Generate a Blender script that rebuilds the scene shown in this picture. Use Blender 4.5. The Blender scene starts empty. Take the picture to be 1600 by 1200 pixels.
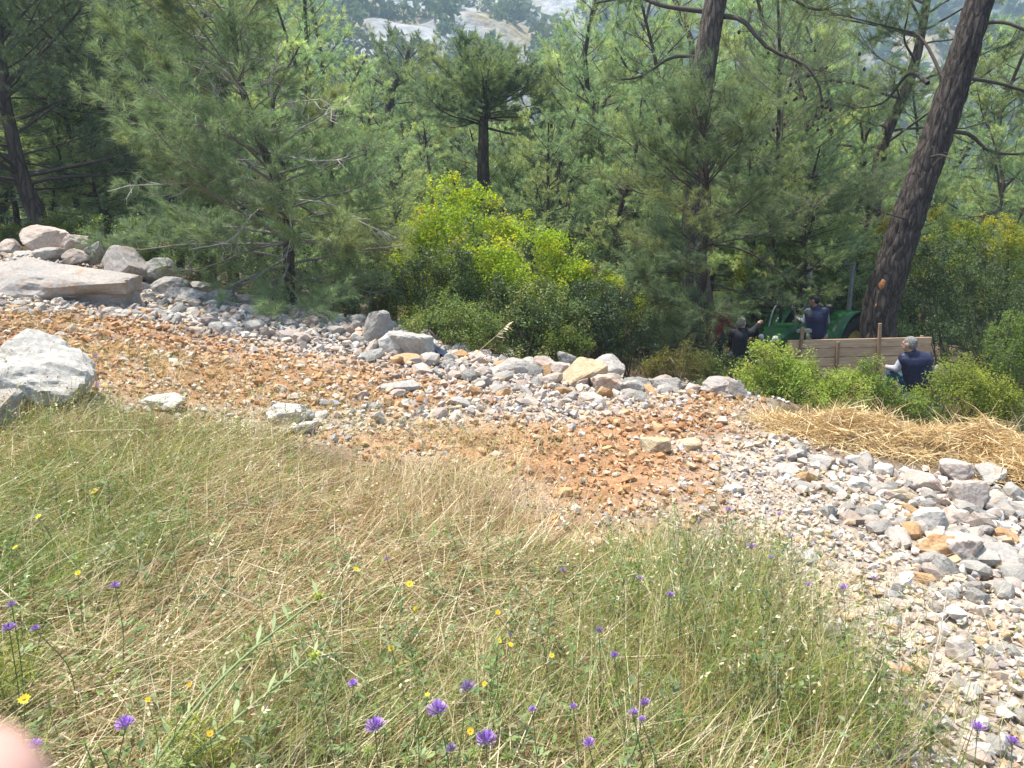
import bpy, bmesh, math, random
import numpy as np
from mathutils import Vector, Matrix
R = math.radians
rng = np.random.default_rng(11)
random.seed(11)
SC = bpy.context.scene
COL = SC.collection

# ------------------------------------------------------------------ camera
F_PX = 1164.0                      # focal length of the photograph in its own 1600-wide pixels
PITCH = R(12.0)
EYE = np.array([0.0, 0.0, 1.6])
cam_d = bpy.data.cameras.new('camera')
cam = bpy.data.objects.new('camera', cam_d)
COL.objects.link(cam)
cam.location = EYE
cam.rotation_euler = (R(90) - PITCH, 0, 0)
cam_d.sensor_width = 36.0
cam_d.lens = F_PX / 1600 * 36.0
cam_d.clip_start = 0.02
cam_d.clip_end = 6000
cam_d.dof.use_dof = True           # a phone lens: about 2.4 mm of aperture
cam_d.dof.focus_distance = 5.0
cam_d.dof.aperture_fstop = 14.0
SC.camera = cam

# ------------------------------------------------------------------ sky, sun, exposure
SUN_DIR = Vector((-0.28, 0.09, 0.955)).normalized()      # towards the sun
world = bpy.data.worlds.new('World'); SC.world = world
world.use_nodes = True
wn = world.node_tree.nodes; wl = world.node_tree.links
bg = wn['Background']
sky = wn.new('ShaderNodeTexSky'); sky.sky_type = 'NISHITA'; sky.sun_disc = False
sky.sun_elevation = math.asin(SUN_DIR.z); sky.sun_rotation = math.atan2(SUN_DIR.x, SUN_DIR.y) % (2 * math.pi)
sky.altitude = 300; sky.air_density = 1.0; sky.dust_density = 2.5; sky.ozone_density = 1.0
wl.new(sky.outputs[0], bg.inputs[0]); bg.inputs[1].default_value = 0.135
sun_d = bpy.data.lights.new('sun', 'SUN'); sun = bpy.data.objects.new('sun', sun_d); COL.objects.link(sun)
sun_d.energy = 5.0; sun_d.angle = R(0.6); sun_d.color = (1.0, 0.945, 0.85)
sun.rotation_euler = SUN_DIR.to_track_quat('Z', 'Y').to_euler()
sun.location = (-60, 70, 150)
SC.view_settings.view_transform = 'Standard'; SC.view_settings.look = 'None'
SC.view_settings.gamma = 1.0; SC.view_settings.exposure = 1.12
SC.render.engine = 'CYCLES'
cy = SC.cycles
cy.max_bounces = 7; cy.diffuse_bounces = 4; cy.glossy_bounces = 2; cy.transmission_bounces = 5; cy.volume_bounces = 1
cy.transparent_max_bounces = 4
cy.use_denoising = True
cy.use_adaptive_sampling = True; cy.adaptive_threshold = 0.015
cy.caustics_reflective = False; cy.caustics_refractive = False

# ------------------------------------------------------------------ photograph pixel -> place
def ray(px, py):
    u = (px - 800) / F_PX; v = (600 - py) / F_PX
    return np.array([u, math.cos(PITCH) + v * math.sin(PITCH), -math.sin(PITCH) + v * math.cos(PITCH)])
def at(px, py, Y):
    d = ray(px, py)
    return EYE + d * (Y / d[1])

# ------------------------------------------------------------------ terrain
CTRL = [(0,1200,1.9),(400,1200,1.95),(800,1200,2.0),(1200,1200,2.1),(1600,1200,2.4),
 (0,1000,2.6),(0,800,3.9),(0,700,5.0),(100,640,5.6),(0,560,7.0),(0,520,8.4),(0,480,9.8),(100,480,10.5),(100,440,12),(50,388,14.2),
 (300,600,7.3),(300,540,9),(300,480,11.5),(600,1000,2.8),(600,800,4.3),(600,700,5.7),(600,600,8.0),(600,545,10.0),(600,505,12.0),
 (420,490,11.6),(720,560,10.6),(870,580,10.4),(800,600,8.9),
 (1000,1000,2.9),(1000,800,4.7),(1000,700,6.3),(1000,620,9.2),(1150,612,9.6),(1350,1000,3.1),(1350,800,5.3),(1300,700,7.2),(1350,678,7.8),
 (1600,1000,3.4),(1600,850,4.9),(1600,770,6.2)]
_pts = [tuple(at(*c)) for c in CTRL]
_pts += [(x, y, z + 1.6) for x, y, z in [(1.7,12.6,-2.95),(4,12.2,-2.95),(6.5,12,-3.05),(5,15.5,-3.2),(2,16,-3.1),(-1.2,14.0,-2.5),(-4,15.5,-2.0),(-8,17.5,-1.0),(-11,15,-.4),
  (6.2,9.2,-3.0),(9,9,-3.4),(9,5,-3.2),(5.5,2,-2.6),(-12,6,-.7),(-6.5,2,-1.25),(0,-4,-1.35),(8,-4,-2.8),(-8,-4,-.9),(0,22,-3.6),(10,22,-4.2),(-10,22,-1.5),
  (0,35,-5),(18,35,-6),(-20,35,-1.8),(0,60,-7),(34,60,-9),(-38,60,-1.5),(22,10,-5),(-22,10,.6),(26,-5,-5),(-26,-5,.3)]]
_pts = np.array(_pts)
def _phi(r2):
    return 0.5 * r2 * np.log(r2 + 1e-9)
_n = len(_pts)
_K = _phi(((_pts[:, None, :2] - _pts[None, :, :2]) ** 2).sum(-1)) + np.eye(_n) * 0.35
_Pm = np.c_[np.ones(_n), _pts[:, :2]]
_A = np.block([[_K, _Pm], [_Pm.T, np.zeros((3, 3))]])
_sol = np.linalg.solve(_A, np.r_[_pts[:, 2], np.zeros(3)])
def base_h(x, y):
    x = np.clip(np.asarray(x, float), -40, 40); y = np.clip(np.asarray(y, float), -6, 62)
    sh = x.shape; q = np.c_[x.ravel(), y.ravel()]
    out = np.empty(len(q))
    for s in range(0, len(q), 20000):
        c = q[s:s + 20000]
        out[s:s + 20000] = _phi(((c[:, None] - _pts[None, :, :2]) ** 2).sum(-1)) @ _sol[:_n] + np.c_[np.ones(len(c)), c] @ _sol[_n:]
    return out.reshape(sh)

def _hash(ix, iy, iz, seed):
    h = (ix.astype(np.int64) * 374761393 + iy.astype(np.int64) * 668265263 + iz.astype(np.int64) * 2147483647 + seed * 1274126177) & 0xffffffff
    h = ((h ^ (h >> 13)) * 1274126177) & 0xffffffff
    h = ((h ^ (h >> 16)) * 2246822519) & 0xffffffff
    return ((h ^ (h >> 15)) & 0xffffff) / float(0xffffff) * 2 - 1
def vnoise(p, seed=0):
    p = np.asarray(p, float); f = np.floor(p); t = p - f; t = t * t * (3 - 2 * t); f = f.astype(np.int64)
    r = 0
    for dx in (0, 1):
        wx = t[:, 0] if dx else 1 - t[:, 0]
        for dy in (0, 1):
            wy = t[:, 1] if dy else 1 - t[:, 1]
            for dz in (0, 1):
                wz = t[:, 2] if dz else 1 - t[:, 2]
                r = r + wx * wy * wz * _hash(f[:, 0] + dx, f[:, 1] + dy, f[:, 2] + dz, seed)
    return r
def fbm(p, oct=4, seed=0, gain=0.5):
    p = np.asarray(p, float); a = 1; s = 0
    for o in range(oct):
        s = s + a * vnoise(p * 2 ** o + 17.3 * o, seed + o); a *= gain
    return s
def fbm2(x, y, scale, oct=3, seed=0):
    x = np.asarray(x, float); y = np.asarray(y, float)
    return fbm(np.c_[x.ravel() * scale, y.ravel() * scale, np.full(x.size, .37)], oct, seed).reshape(x.shape)
def hgt(x, y):
    x = np.asarray(x, float); y = np.asarray(y, float)
    return base_h(x, y) + 0.05 * fbm2(x, y, .8, 2, 5) + 0.018 * fbm2(x, y, 4.0, 2, 9)
def h1(x, y):
    return float(hgt(np.array([x]), np.array([y]))[0])
def ground_pt(px, py, above=0.0, ymin=1.2, ymax=60.0):
    """first point along the ray that is `above` metres over the terrain"""
    d = ray(px, py); Y = np.r_[np.arange(ymin, 16, .03), np.arange(16, ymax, .2)]
    P = EYE + d[None] * (Y / d[1])[:, None]
    k = np.nonzero(P[:, 2] - base_h(P[:, 0], P[:, 1]) < above)[0]
    i = k[0] if len(k) else len(Y) - 1
    p = P[i].copy(); return p
def poly_world(pix):
    return np.array([ground_pt(px, py)[:2] for px, py in pix])
def poly_sd(x, y, poly):
    """signed distance, positive inside"""
    x = np.asarray(x, float).ravel(); y = np.asarray(y, float).ravel()
    d2 = np.full(x.shape, 1e9); ins = np.zeros(x.shape, bool)
    n = len(poly)
    for i in range(n):
        ax, ay = poly[i]; bx, by = poly[(i + 1) % n]
        ex, ey = bx - ax, by - ay; L = ex * ex + ey * ey + 1e-12
        t = np.clip(((x - ax) * ex + (y - ay) * ey) / L, 0, 1)
        d2 = np.minimum(d2, (x - ax - t * ex) ** 2 + (y - ay - t * ey) ** 2)
        c = ((ay > y) != (by > y)) & (x < (bx - ax) * (y - ay) / (by - ay + 1e-12) + ax)
        ins ^= c
    return np.where(ins, 1, -1) * np.sqrt(d2)
def mask(x, y, poly, soft=.25, jit=.25, seed=3):
    x = np.asarray(x, float); sh = x.shape
    s = poly_sd(x, y, poly) + jit * fbm2(x, y, 1.6, 3, seed).ravel()
    return np.clip(s / soft * .5 + .5, 0, 1).reshape(sh)
GRASS_P = poly_world([(-260,1400),(-200,640),(130,652),(300,672),(440,692),(555,740),(640,722),(735,735),(700,790),(740,865),(880,892),(1000,882),(1085,850),(1170,865),(1225,925),(1255,1000),(1285,1080),(1325,1150),(1370,1210),(1400,1400)])
ORANGE_A = poly_world([(-60,478),(150,492),(400,538),(640,588),(770,612),(640,640),(450,655),(300,640),(150,600),(-60,560)])
ORANGE_B = poly_world([(545,690),(700,668),(900,655),(1010,640),(1120,614),(1185,640),(1075,700),(1130,765),(1080,800),(1000,860),(880,868),(835,830),(800,760),(640,725),(560,735)])
GRAVEL_P = np.vstack([poly_world([(-200,470),(-60,410),(130,398),(215,440),(330,462),(520,488),(640,497),(690,550),(800,558),(880,578),(960,588),(1165,606),(1200,650),(1260,690),(1400,735),(1640,790)]),
                      [(7.0,4),(6.0,1.0),(2.2,0.6),(1.3,1.5)], poly_world([(1300,1190),(1225,925),(1000,880),(745,765),(560,720),(300,660),(-200,640)])])

# ------------------------------------------------------------------ mesh building
class MB:
    """collects polygons of 3 or 4 corners with a colour per corner-vertex and a material slot"""
    def __init__(s):
        s.V = []; s.L = []; s.T = []; s.C = []; s.M = []; s.n = 0
    def add(s, V, F, C=None, mi=0):
        V = np.asarray(V, float).reshape(-1, 3); F = np.asarray(F)
        if len(F) == 0: return
        s.V.append(V); s.L.append((F + s.n).ravel()); s.T.append(np.full(len(F), F.shape[1]))
        if C is None: C = np.ones((len(V), 3))
        C = np.asarray(C, float)
        if C.ndim == 1: C = np.tile(C, (len(V), 1))
        s.C.append(C); s.M.append(np.full(len(F), mi)); s.n += len(V)
    def mesh(s, name, mats, smooth=False):
        me = bpy.data.meshes.new(name)
        V = np.vstack(s.V); L = np.concatenate(s.L); T = np.concatenate(s.T); C = np.vstack(s.C); M = np.concatenate(s.M)
        me.vertices.add(len(V)); me.vertices.foreach_set('co', V.astype(np.float32).ravel())
        me.loops.add(len(L)); me.loops.foreach_set('vertex_index', L.astype(np.int32))
        me.polygons.add(len(T)); st = np.r_[0, np.cumsum(T)[:-1]]
        me.polygons.foreach_set('loop_start', st.astype(np.int32))
        me.polygons.foreach_set('material_index', M.astype(np.int32))
        me.polygons.foreach_set('use_smooth', np.full(len(T), bool(smooth)))
        at_ = me.color_attributes.new('Col', 'FLOAT_COLOR', 'POINT')
        at_.data.foreach_set('color', np.c_[C, np.ones(len(C))].astype(np.float32).ravel())
        for m in (mats if isinstance(mats, (list, tuple)) else [mats]): me.materials.append(m)
        me.update(calc_edges=True)
        return me
    def obj(s, name, mats, parent=None, smooth=False, loc=(0, 0, 0)):
        o = bpy.data.objects.new(name, s.mesh(name, mats, smooth)); COL.objects.link(o)
        o.location = loc
        if parent is not None: o.parent = parent
        return o
def tag(o, label=None, cat=None, group=None, kind=None):
    if label: o['label'] = label
    if cat: o['category'] = cat
    if group: o['group'] = group
    if kind: o['kind'] = kind
    return o
def thing(name, loc, label, cat, group=None, rz=0.0):
    o = bpy.data.objects.new(name, None); COL.objects.link(o); o.location = loc; o.rotation_euler = (0, 0, rz)
    o.empty_display_size = .1
    return tag(o, label, cat, group)
def dup(root, loc, rot=None, scale=None, label=None, group=None):
    r = root.copy(); COL.objects.link(r); r.location = loc
    if rot is not None: r.rotation_euler = rot if hasattr(rot, '__len__') else (0, 0, rot)
    if scale is not None: r.scale = scale if hasattr(scale, '__len__') else (scale,) * 3
    if label: r['label'] = label
    if group: r['group'] = group
    for ch in list(root.children):
        c = ch.copy(); COL.objects.link(c); c.parent = r
        for g in list(ch.children):
            d = g.copy(); COL.objects.link(d); d.parent = c
    return r
def unit(v):
    v = np.asarray(v, float); return v / (np.linalg.norm(v, axis=-1, keepdims=True) + 1e-12)
def tube(pts, rad, n=6, cap=True):
    pts = np.asarray(pts, float); m = len(pts); rad = np.broadcast_to(np.asarray(rad, float), (m,))
    tg = unit(np.gradient(pts, axis=0)); ref = np.array([0, 0, 1.]) if abs(tg[0, 2]) < .9 else np.array([1., 0, 0])
    rings = []; a = unit(np.cross(tg[0], ref))
    ang = np.arange(n) * 2 * math.pi / n
    for i in range(m):
        a = unit(a - tg[i] * np.dot(a, tg[i])); b = np.cross(tg[i], a)
        rings.append(pts[i] + rad[i] * (np.cos(ang)[:, None] * a + np.sin(ang)[:, None] * b))
    V = np.vstack(rings); i, j = np.meshgrid(np.arange(m - 1), np.arange(n), indexing='ij'); k = (j + 1) % n
    F = np.stack([i * n + j, i * n + k, (i + 1) * n + k, (i + 1) * n + j], -1).reshape(-1, 4)
    return V, F
def add_tube(mb, pts, rad, n=6, C=None, mi=0, caps=True):
    V, F = tube(pts, rad, n); m = len(pts); b = mb.n
    mb.add(V, F, C, mi)
    if caps:
        for ring in (0, m - 1):
            idx = [ring * n + j for j in range(n)]
            c = V[idx].mean(0)
            VV = np.vstack([V[idx], c]); FF = [(j, (j + 1) % n, n) if ring else ((j + 1) % n, j, n) for j in range(n)]
            mb.add(VV, np.array(FF), C if (C is None or np.ndim(C) == 1) else None, mi)
def sticks(mb, A, B, ra, rb, C=None, mi=0):
    """many three-sided tapered sticks at once"""
    A = np.asarray(A); B = np.asarray(B); N = len(A)
    if N == 0: return
    ra = np.broadcast_to(ra, (N,)); rb = np.broadcast_to(rb, (N,))
    d = unit(B - A); ref = np.where(np.abs(d[:, 2:3]) < .9, np.array([[0, 0, 1.]]), np.array([[1., 0, 0]]))
    a = unit(np.cross(d, ref)); b = np.cross(d, a)
    V = np.empty((N, 6, 3))
    for k in range(3):
        t = k * 2 * math.pi / 3; o = math.cos(t) * a + math.sin(t) * b
        V[:, k] = A + o * ra[:, None]; V[:, 3 + k] = B + o * rb[:, None]
    f = np.array([[0, 1, 4, 3], [1, 2, 5, 4], [2, 0, 3, 5]])
    F = (np.arange(N)[:, None, None] * 6 + f[None]).reshape(-1, 4)
    if C is not None and np.ndim(C) == 2: C = np.repeat(C, 6, axis=0)
    mb.add(V.reshape(-1, 3), F, C, mi)
def catmull(P, n):
    P = np.asarray(P, float); m = len(P); Q = np.vstack([2 * P[0] - P[1], P, 2 * P[-1] - P[-2]])
    t = np.linspace(0, m - 1 - 1e-6, n); i = t.astype(int); u = (t - i)[:, None]
    p0, p1, p2, p3 = Q[i], Q[i + 1], Q[i + 2], Q[i + 3]
    return .5 * (2 * p1 + (p2 - p0) * u + (2 * p0 - 5 * p1 + 4 * p2 - p3) * u ** 2 + (3 * p1 - p0 - 3 * p2 + p3) * u ** 3)
def add_box(mb, c, s, C=None, mi=0, M=None, bev=0.0):
    bm = bmesh.new(); bmesh.ops.create_cube(bm, size=1)
    for v in bm.verts: v.co = Vector((v.co.x * s[0], v.co.y * s[1], v.co.z * s[2]))
    if bev > 0: bmesh.ops.bevel(bm, geom=bm.edges[:], offset=bev, segments=1, affect='EDGES')
    bm.verts.index_update()
    V = np.array([v.co[:] for v in bm.verts])
    if M is not None: V = V @ np.array(M.to_3x3()).T
    V = V + np.asarray(c)
    tri = [[v.index for v in f.verts] for f in bm.faces]; bm.free()
    b = mb
    q = np.array([f for f in tri if len(f) == 4]); t = np.array([f for f in tri if len(f) == 3])
    if len(t): mb.add(V, t, C, mi)
    if len(q): mb.add(V, q, C, mi)
def lathe(mb, prof, n=20, axis='Z', c=(0, 0, 0), C=None, mi=0):
    prof = np.asarray(prof, float); m = len(prof); ang = np.arange(n) * 2 * math.pi / n
    V = np.stack([prof[:, 0:1] * np.cos(ang), prof[:, 0:1] * np.sin(ang), np.repeat(prof[:, 1:2], n, 1)], -1).reshape(-1, 3)
    if axis == 'Y': V = V[:, [0, 2, 1]] * np.array([1, 1, -1])
    if axis == 'X': V = V[:, [2, 1, 0]]
    i, j = np.meshgrid(np.arange(m - 1), np.arange(n), indexing='ij'); k = (j + 1) % n
    F = np.stack([i * n + j, i * n + k, (i + 1) * n + k, (i + 1) * n + j], -1).reshape(-1, 4)
    mb.add(V + np.asarray(c), F, C, mi)
def slivers(mb, A, B, ra, C=None):
    """many very thin twigs, one long triangle each"""
    A = np.asarray(A); B = np.asarray(B); N = len(A)
    if N == 0: return
    w = unit(np.cross(B - A, rng.normal(size=(N, 3)))) * np.broadcast_to(ra, (N,))[:, None]
    if C is not None and np.ndim(C) == 2: C = np.repeat(C, 3, axis=0)
    mb.add(np.stack([A - w, A + w, B], 1).reshape(-1, 3), np.arange(N * 3).reshape(-1, 3), C)
def rot_rand(N, g=None):
    g = g or rng
    q = g.normal(size=(N, 4)); q /= np.linalg.norm(q, axis=1, keepdims=True)
    w, x, y, z = q.T
    return np.stack([1 - 2 * (y * y + z * z), 2 * (x * y - z * w), 2 * (x * z + y * w), 2 * (x * y + z * w), 1 - 2 * (x * x + z * z), 2 * (y * z - x * w),
                     2 * (x * z - y * w), 2 * (y * z + x * w), 1 - 2 * (x * x + y * y)], -1).reshape(N, 3, 3)

# ------------------------------------------------------------------ materials
def new_mat(name):
    m = bpy.data.materials.new(name); m.use_nodes = True
    return m, m.node_tree.nodes, m.node_tree.links, m.node_tree.nodes['Principled BSDF']
def plain(name, col, rough=.6, metal=0.0, noise=0.0, scale=20.0, bump=0.0, spec=.4):
    m, n, l, p = new_mat(name)
    p.inputs['Base Color'].default_value = (*col, 1); p.inputs['Roughness'].default_value = rough; p.inputs['Metallic'].default_value = metal
    p.inputs['Specular IOR Level'].default_value = spec
    if noise or bump:
        tc = n.new('ShaderNodeTexCoord'); t = n.new('ShaderNodeTexNoise'); t.inputs['Scale'].default_value = scale; t.inputs['Detail'].default_value = 6
        l.new(tc.outputs['Object'], t.inputs['Vector'])
        if noise:
            r = n.new('ShaderNodeMapRange'); r.inputs['From Min'].default_value = .3; r.inputs['From Max'].default_value = .7
            r.inputs['To Min'].default_value = 1 - noise; r.inputs['To Max'].default_value = 1 + noise
            l.new(t.outputs['Fac'], r.inputs['Value'])
            mx = n.new('ShaderNodeMix'); mx.data_type = 'RGBA'; mx.blend_type = 'MULTIPLY'; mx.inputs['Factor'].default_value = 1
            mx.inputs[6].default_value = (*col, 1); l.new(r.outputs[0], mx.inputs[7]); l.new(mx.outputs[2], p.inputs['Base Color'])
        if bump:
            b = n.new('ShaderNodeBump'); b.inputs['Strength'].default_value = bump; b.inputs['Distance'].default_value = .02
            l.new(t.outputs['Fac'], b.inputs['Height']); l.new(b.outputs[0], p.inputs['Normal'])
    return m
def leaf_mat(name, trans=.35, rough=.5, spec=.25, tint=(1.25, 1.2, .6), gain=1.0):
    """thin leaves: colour from the mesh's own Col attribute, varied per object"""
    m, n, l, p = new_mat(name)
    a = n.new('ShaderNodeAttribute'); a.attribute_name = 'Col'
    oi = n.new('ShaderNodeObjectInfo'); r = n.new('ShaderNodeMapRange'); r.inputs['To Min'].default_value = .85 * gain; r.inputs['To Max'].default_value = 1.15 * gain
    l.new(oi.outputs['Random'], r.inputs['Value'])
    sc = n.new('ShaderNodeVectorMath'); sc.operation = 'SCALE'; l.new(a.outputs['Color'], sc.inputs[0]); l.new(r.outputs[0], sc.inputs['Scale'])
    l.new(sc.outputs[0], p.inputs['Base Color']); p.inputs['Roughness'].default_value = rough; p.inputs['Specular IOR Level'].default_value = spec
    t = n.new('ShaderNodeBsdfTranslucent'); tv = n.new('ShaderNodeVectorMath'); tv.operation = 'MULTIPLY'; tv.inputs[1].default_value = tint
    l.new(sc.outputs[0], tv.inputs[0]); l.new(tv.outputs[0], t.inputs['Color'])
    mx = n.new('ShaderNodeMixShader'); mx.inputs[0].default_value = trans
    l.new(p.outputs[0], mx.inputs[1]); l.new(t.outputs[0], mx.inputs[2]); l.new(mx.outputs[0], n['Material Output'].inputs['Surface'])
    return m
def vcol_mat(name, rough=.85, nscale=30.0, namp=.25, bump=.3, bdist=.01, spec=.2, coord='Object', obj_var=0.0):
    """rough surface: colour from the Col attribute broken up by fine noise"""
    m, n, l, p = new_mat(name)
    a = n.new('ShaderNodeAttribute'); a.attribute_name = 'Col'
    tc = n.new('ShaderNodeTexCoord'); t = n.new('ShaderNodeTexNoise'); t.inputs['Scale'].default_value = nscale; t.inputs['Detail'].default_value = 8; t.inputs['Roughness'].default_value = .65
    l.new(tc.outputs[coord], t.inputs['Vector'])
    r = n.new('ShaderNodeMapRange'); r.inputs['From Min'].default_value = .25; r.inputs['From Max'].default_value = .75
    r.inputs['To Min'].default_value = 1 - namp; r.inputs['To Max'].default_value = 1 + namp; l.new(t.outputs['Fac'], r.inputs['Value'])
    sc = n.new('ShaderNodeVectorMath'); sc.operation = 'SCALE'; l.new(a.outputs['Color'], sc.inputs[0]); l.new(r.outputs[0], sc.inputs['Scale'])
    l.new(sc.outputs[0], p.inputs['Base Color']); p.inputs['Roughness'].default_value = rough; p.inputs['Specular IOR Level'].default_value = spec
    b = n.new('ShaderNodeBump'); b.inputs['Strength'].default_value = bump; b.inputs['Distance'].default_value = bdist
    l.new(t.outputs['Fac'], b.inputs['Height']); l.new(b.outputs[0], p.inputs['Normal'])
    return m
def rock_mat(name, ca, cb, cc, scale=6.0, lichen=0.0):
    """limestone: two stone colours in patches, stain in the hollows' noise, per-object shift"""
    m, n, l, p = new_mat(name)
    tc = n.new('ShaderNodeTexCoord'); oi = n.new('ShaderNodeObjectInfo')
    off = n.new('ShaderNodeVectorMath'); off.operation = 'ADD'
    mul = n.new('ShaderNodeMath'); mul.operation = 'MULTIPLY'; mul.inputs[1].default_value = 57.0; l.new(oi.outputs['Random'], mul.inputs[0])
    l.new(tc.outputs['Object'], off.inputs[0]); l.new(mul.outputs[0], off.inputs[1])
    def nz(s, d=6, ro=.6):
        t = n.new('ShaderNodeTexNoise'); t.inputs['Scale'].default_value = s; t.inputs['Detail'].default_value = d; t.inputs['Roughness'].default_value = ro
        l.new(off.outputs[0], t.inputs['Vector']); return t
    def ramp(src, lo, hi):
        r = n.new('ShaderNodeMapRange'); r.inputs['From Min'].default_value = lo; r.inputs['From Max'].default_value = hi; l.new(src, r.inputs['Value']); return r.outputs[0]
    def mix(f, a, b):
        x = n.new('ShaderNodeMix'); x.data_type = 'RGBA'; l.new(f, x.inputs[0])
        for s, v in ((6, a), (7, b)):
            if isinstance(v, tuple): x.inputs[s].default_value = (*v, 1)
            else: l.new(v, x.inputs[s])
        return x.outputs[2]
    c = mix(ramp(nz(scale * .45).outputs['Fac'], .38, .62), ca, cb)
    c = mix(ramp(nz(scale * .9, 8, .7).outputs['Fac'], .53, .66), c, cc)
    if lichen: c = mix(ramp(nz(scale * 2.2, 8, .75).outputs['Fac'], .55 - .1 * lichen, .6), c, (.17, .165, .15))
    fine = nz(scale * 6, 10, .75)
    r = n.new('ShaderNodeMapRange'); r.inputs['From Min'].default_value = .25; r.inputs['From Max'].default_value = .75; r.inputs['To Min'].default_value = .55; r.inputs['To Max'].default_value = 1.25
    l.new(fine.outputs['Fac'], r.inputs['Value'])
    ov = n.new('ShaderNodeMapRange'); ov.inputs['To Min'].default_value = .78; ov.inputs['To Max'].default_value = 1.15; l.new(oi.outputs['Random'], ov.inputs['Value'])
    mm = n.new('ShaderNodeMath'); mm.operation = 'MULTIPLY'; l.new(r.outputs[0], mm.inputs[0]); l.new(ov.outputs[0], mm.inputs[1])
    sc = n.new('ShaderNodeVectorMath'); sc.operation = 'SCALE'; l.new(c, sc.inputs[0]); l.new(mm.outputs[0], sc.inputs['Scale'])
    l.new(sc.outputs[0], p.inputs['Base Color']); p.inputs['Roughness'].default_value = .9; p.inputs['Specular IOR Level'].default_value = .2
    b = n.new('ShaderNodeBump'); b.inputs['Strength'].default_value = .6; b.inputs['Distance'].default_value = .03
    l.new(nz(scale * 2.5, 10, .7).outputs['Fac'], b.inputs['Height']); l.new(b.outputs[0], p.inputs['Normal'])
    return m
# ------------------------------------------------------------------ the ground near by
def ground_colours(x, y):
    n1 = fbm2(x, y, 1.1, 3, 21)[..., None]; n2 = fbm2(x, y, 5, 2, 23)[..., None]; n3 = fbm2(x, y, 14, 2, 29)[..., None]
    c = np.array([.085, .058, .036]) * (1 + .35 * n1 + .3 * n2)                       # needle litter under the trees
    g = np.array([.38, .315, .25]) * (1 + .2 * n1 + .25 * n3)                          # dust between the gravel
    o = np.array([.29, .158, .08]) * (1 + .22 * n1 + .25 * n2 + .2 * n3)              # orange soil
    s = np.array([.16, .115, .07]) * (1 + .3 * n1 + .3 * n2)                          # thatch under the grass
    mg = mask(x, y, GRAVEL_P)[..., None]; ms = mask(x, y, GRASS_P)[..., None]
    mo = np.maximum(mask(x, y, ORANGE_A, .5, .4, 31), mask(x, y, ORANGE_B, .4, .3, 33))[..., None]
    c = c * (1 - mg) + g * mg; c = c * (1 - ms) + s * ms; c = c * (1 - mo) + o * mo
    near = np.clip((2.2 - y) / 1.5, 0, 1)[..., None]
    c = c * (1 - near) + s * near
    return np.clip(c, .01, .8), mo[..., 0], mg[..., 0]
def build_ground():
    nx, ny = 250, 300
    u = np.linspace(-3.75, 3.75, nx); xs = 2.0 * np.sinh(u) * 40 / (2 * np.sinh(3.75))
    v = np.linspace(-1.2, 3.65, ny); ys = 3.2 * np.sinh(v) + 2.2
    X, Y = np.meshgrid(xs, ys, indexing='ij')
    Z = hgt(X, Y); C, mo, mg = ground_colours(X, Y)
    Z = Z + mo * .03 * fbm2(X, Y, 9, 3, 41) + mg * .015 * fbm2(X, Y, 14, 2, 43)
    i, j = np.meshgrid(np.arange(nx - 1), np.arange(ny - 1), indexing='ij')
    F = np.stack([i * ny + j, (i + 1) * ny + j, (i + 1) * ny + j + 1, i * ny + j + 1], -1).reshape(-1, 4)
    mb = MB(); mb.add(np.stack([X, Y, Z], -1).reshape(-1, 3), F, C.reshape(-1, 3))
    o = mb.obj('ground', vcol_mat('ground_soil', .95, 28, .4, .7, .03, .1), smooth=True)
    tag(o, kind='structure')
build_ground()

# ------------------------------------------------------------------ the hills across the valley
def hill_h(x, y):
    x = np.asarray(x, float); y = np.asarray(y, float); d = np.hypot(x, y); b = np.arctan2(x, np.maximum(y, 1))
    w = 1 / (1 + np.exp(-(b - .10) / .055))                     # 0 the rocky hill, 1 the far blue one
    s0 = 85 * (1 - w) + 220 * w
    slope = .56 * (1 - w) + .80 * w
    up = np.maximum(d - s0, 0) * slope
    up = 335 * (1 - np.exp(-up / 330))
    n = fbm2(x, y, .011, 4, 51); n2 = fbm2(x, y, .06, 3, 55)
    rough = np.clip((d - s0) / 60, 0, 1)
    rid = 1 - np.abs(fbm2(x, y, .022, 3, 57))
    return -9.5 + up + rough * (9 * n + 1.6 * n2 + 7 * (rid - .6)) + .6 * n2
def build_hills():
    nb, nd = 330, 150
    b = np.linspace(-1.05, 1.05, nb); d = 58 * np.exp(np.linspace(0, math.log(1150 / 58), nd))
    B, D = np.meshgrid(b, d, indexing='ij'); X = D * np.sin(B); Y = D * np.cos(B); Z = hill_h(X, Y)
    r = fbm2(X, Y, .045, 4, 61)[..., None]; g = fbm2(X, Y, .02, 3, 63)[..., None]; f = fbm2(X, Y, .3, 2, 67)[..., None]
    rock = np.array([.30, .30, .30]) * (1 + .3 * f); dry = np.array([.25, .20, .11]) * (1 + .2 * f); soil = np.array([.05, .06, .032])
    wr = np.clip(.75 + 1.6 * r, 0, 1); C = dry * (1 - wr) + rock * wr
    w = (1 / (1 + np.exp(-(B - .10) / .055)))[..., None]
    veg = np.clip(g * 2.2 + .1 + 1.1 * w, 0, 1) * np.clip((D[..., None] - 60) / 20 + .6, .6, 1)
    veg = np.where(D[..., None] < 105, 1, veg)
    C = C * (1 - veg) + soil * veg
    i, j = np.meshgrid(np.arange(nb - 1), np.arange(nd - 1), indexing='ij')
    F = np.stack([i * nd + j, (i + 1) * nd + j, (i + 1) * nd + j + 1, i * nd + j + 1], -1).reshape(-1, 4)
    mb = MB(); mb.add(np.stack([X, Y, Z], -1).reshape(-1, 3), F, np.clip(C, .01, .8).reshape(-1, 3))
    o = mb.obj('hills', vcol_mat('hill_rock', .95, .35, .5, 1.0, 1.5, .1), smooth=False)
    tag(o, kind='structure')
build_hills()

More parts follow.
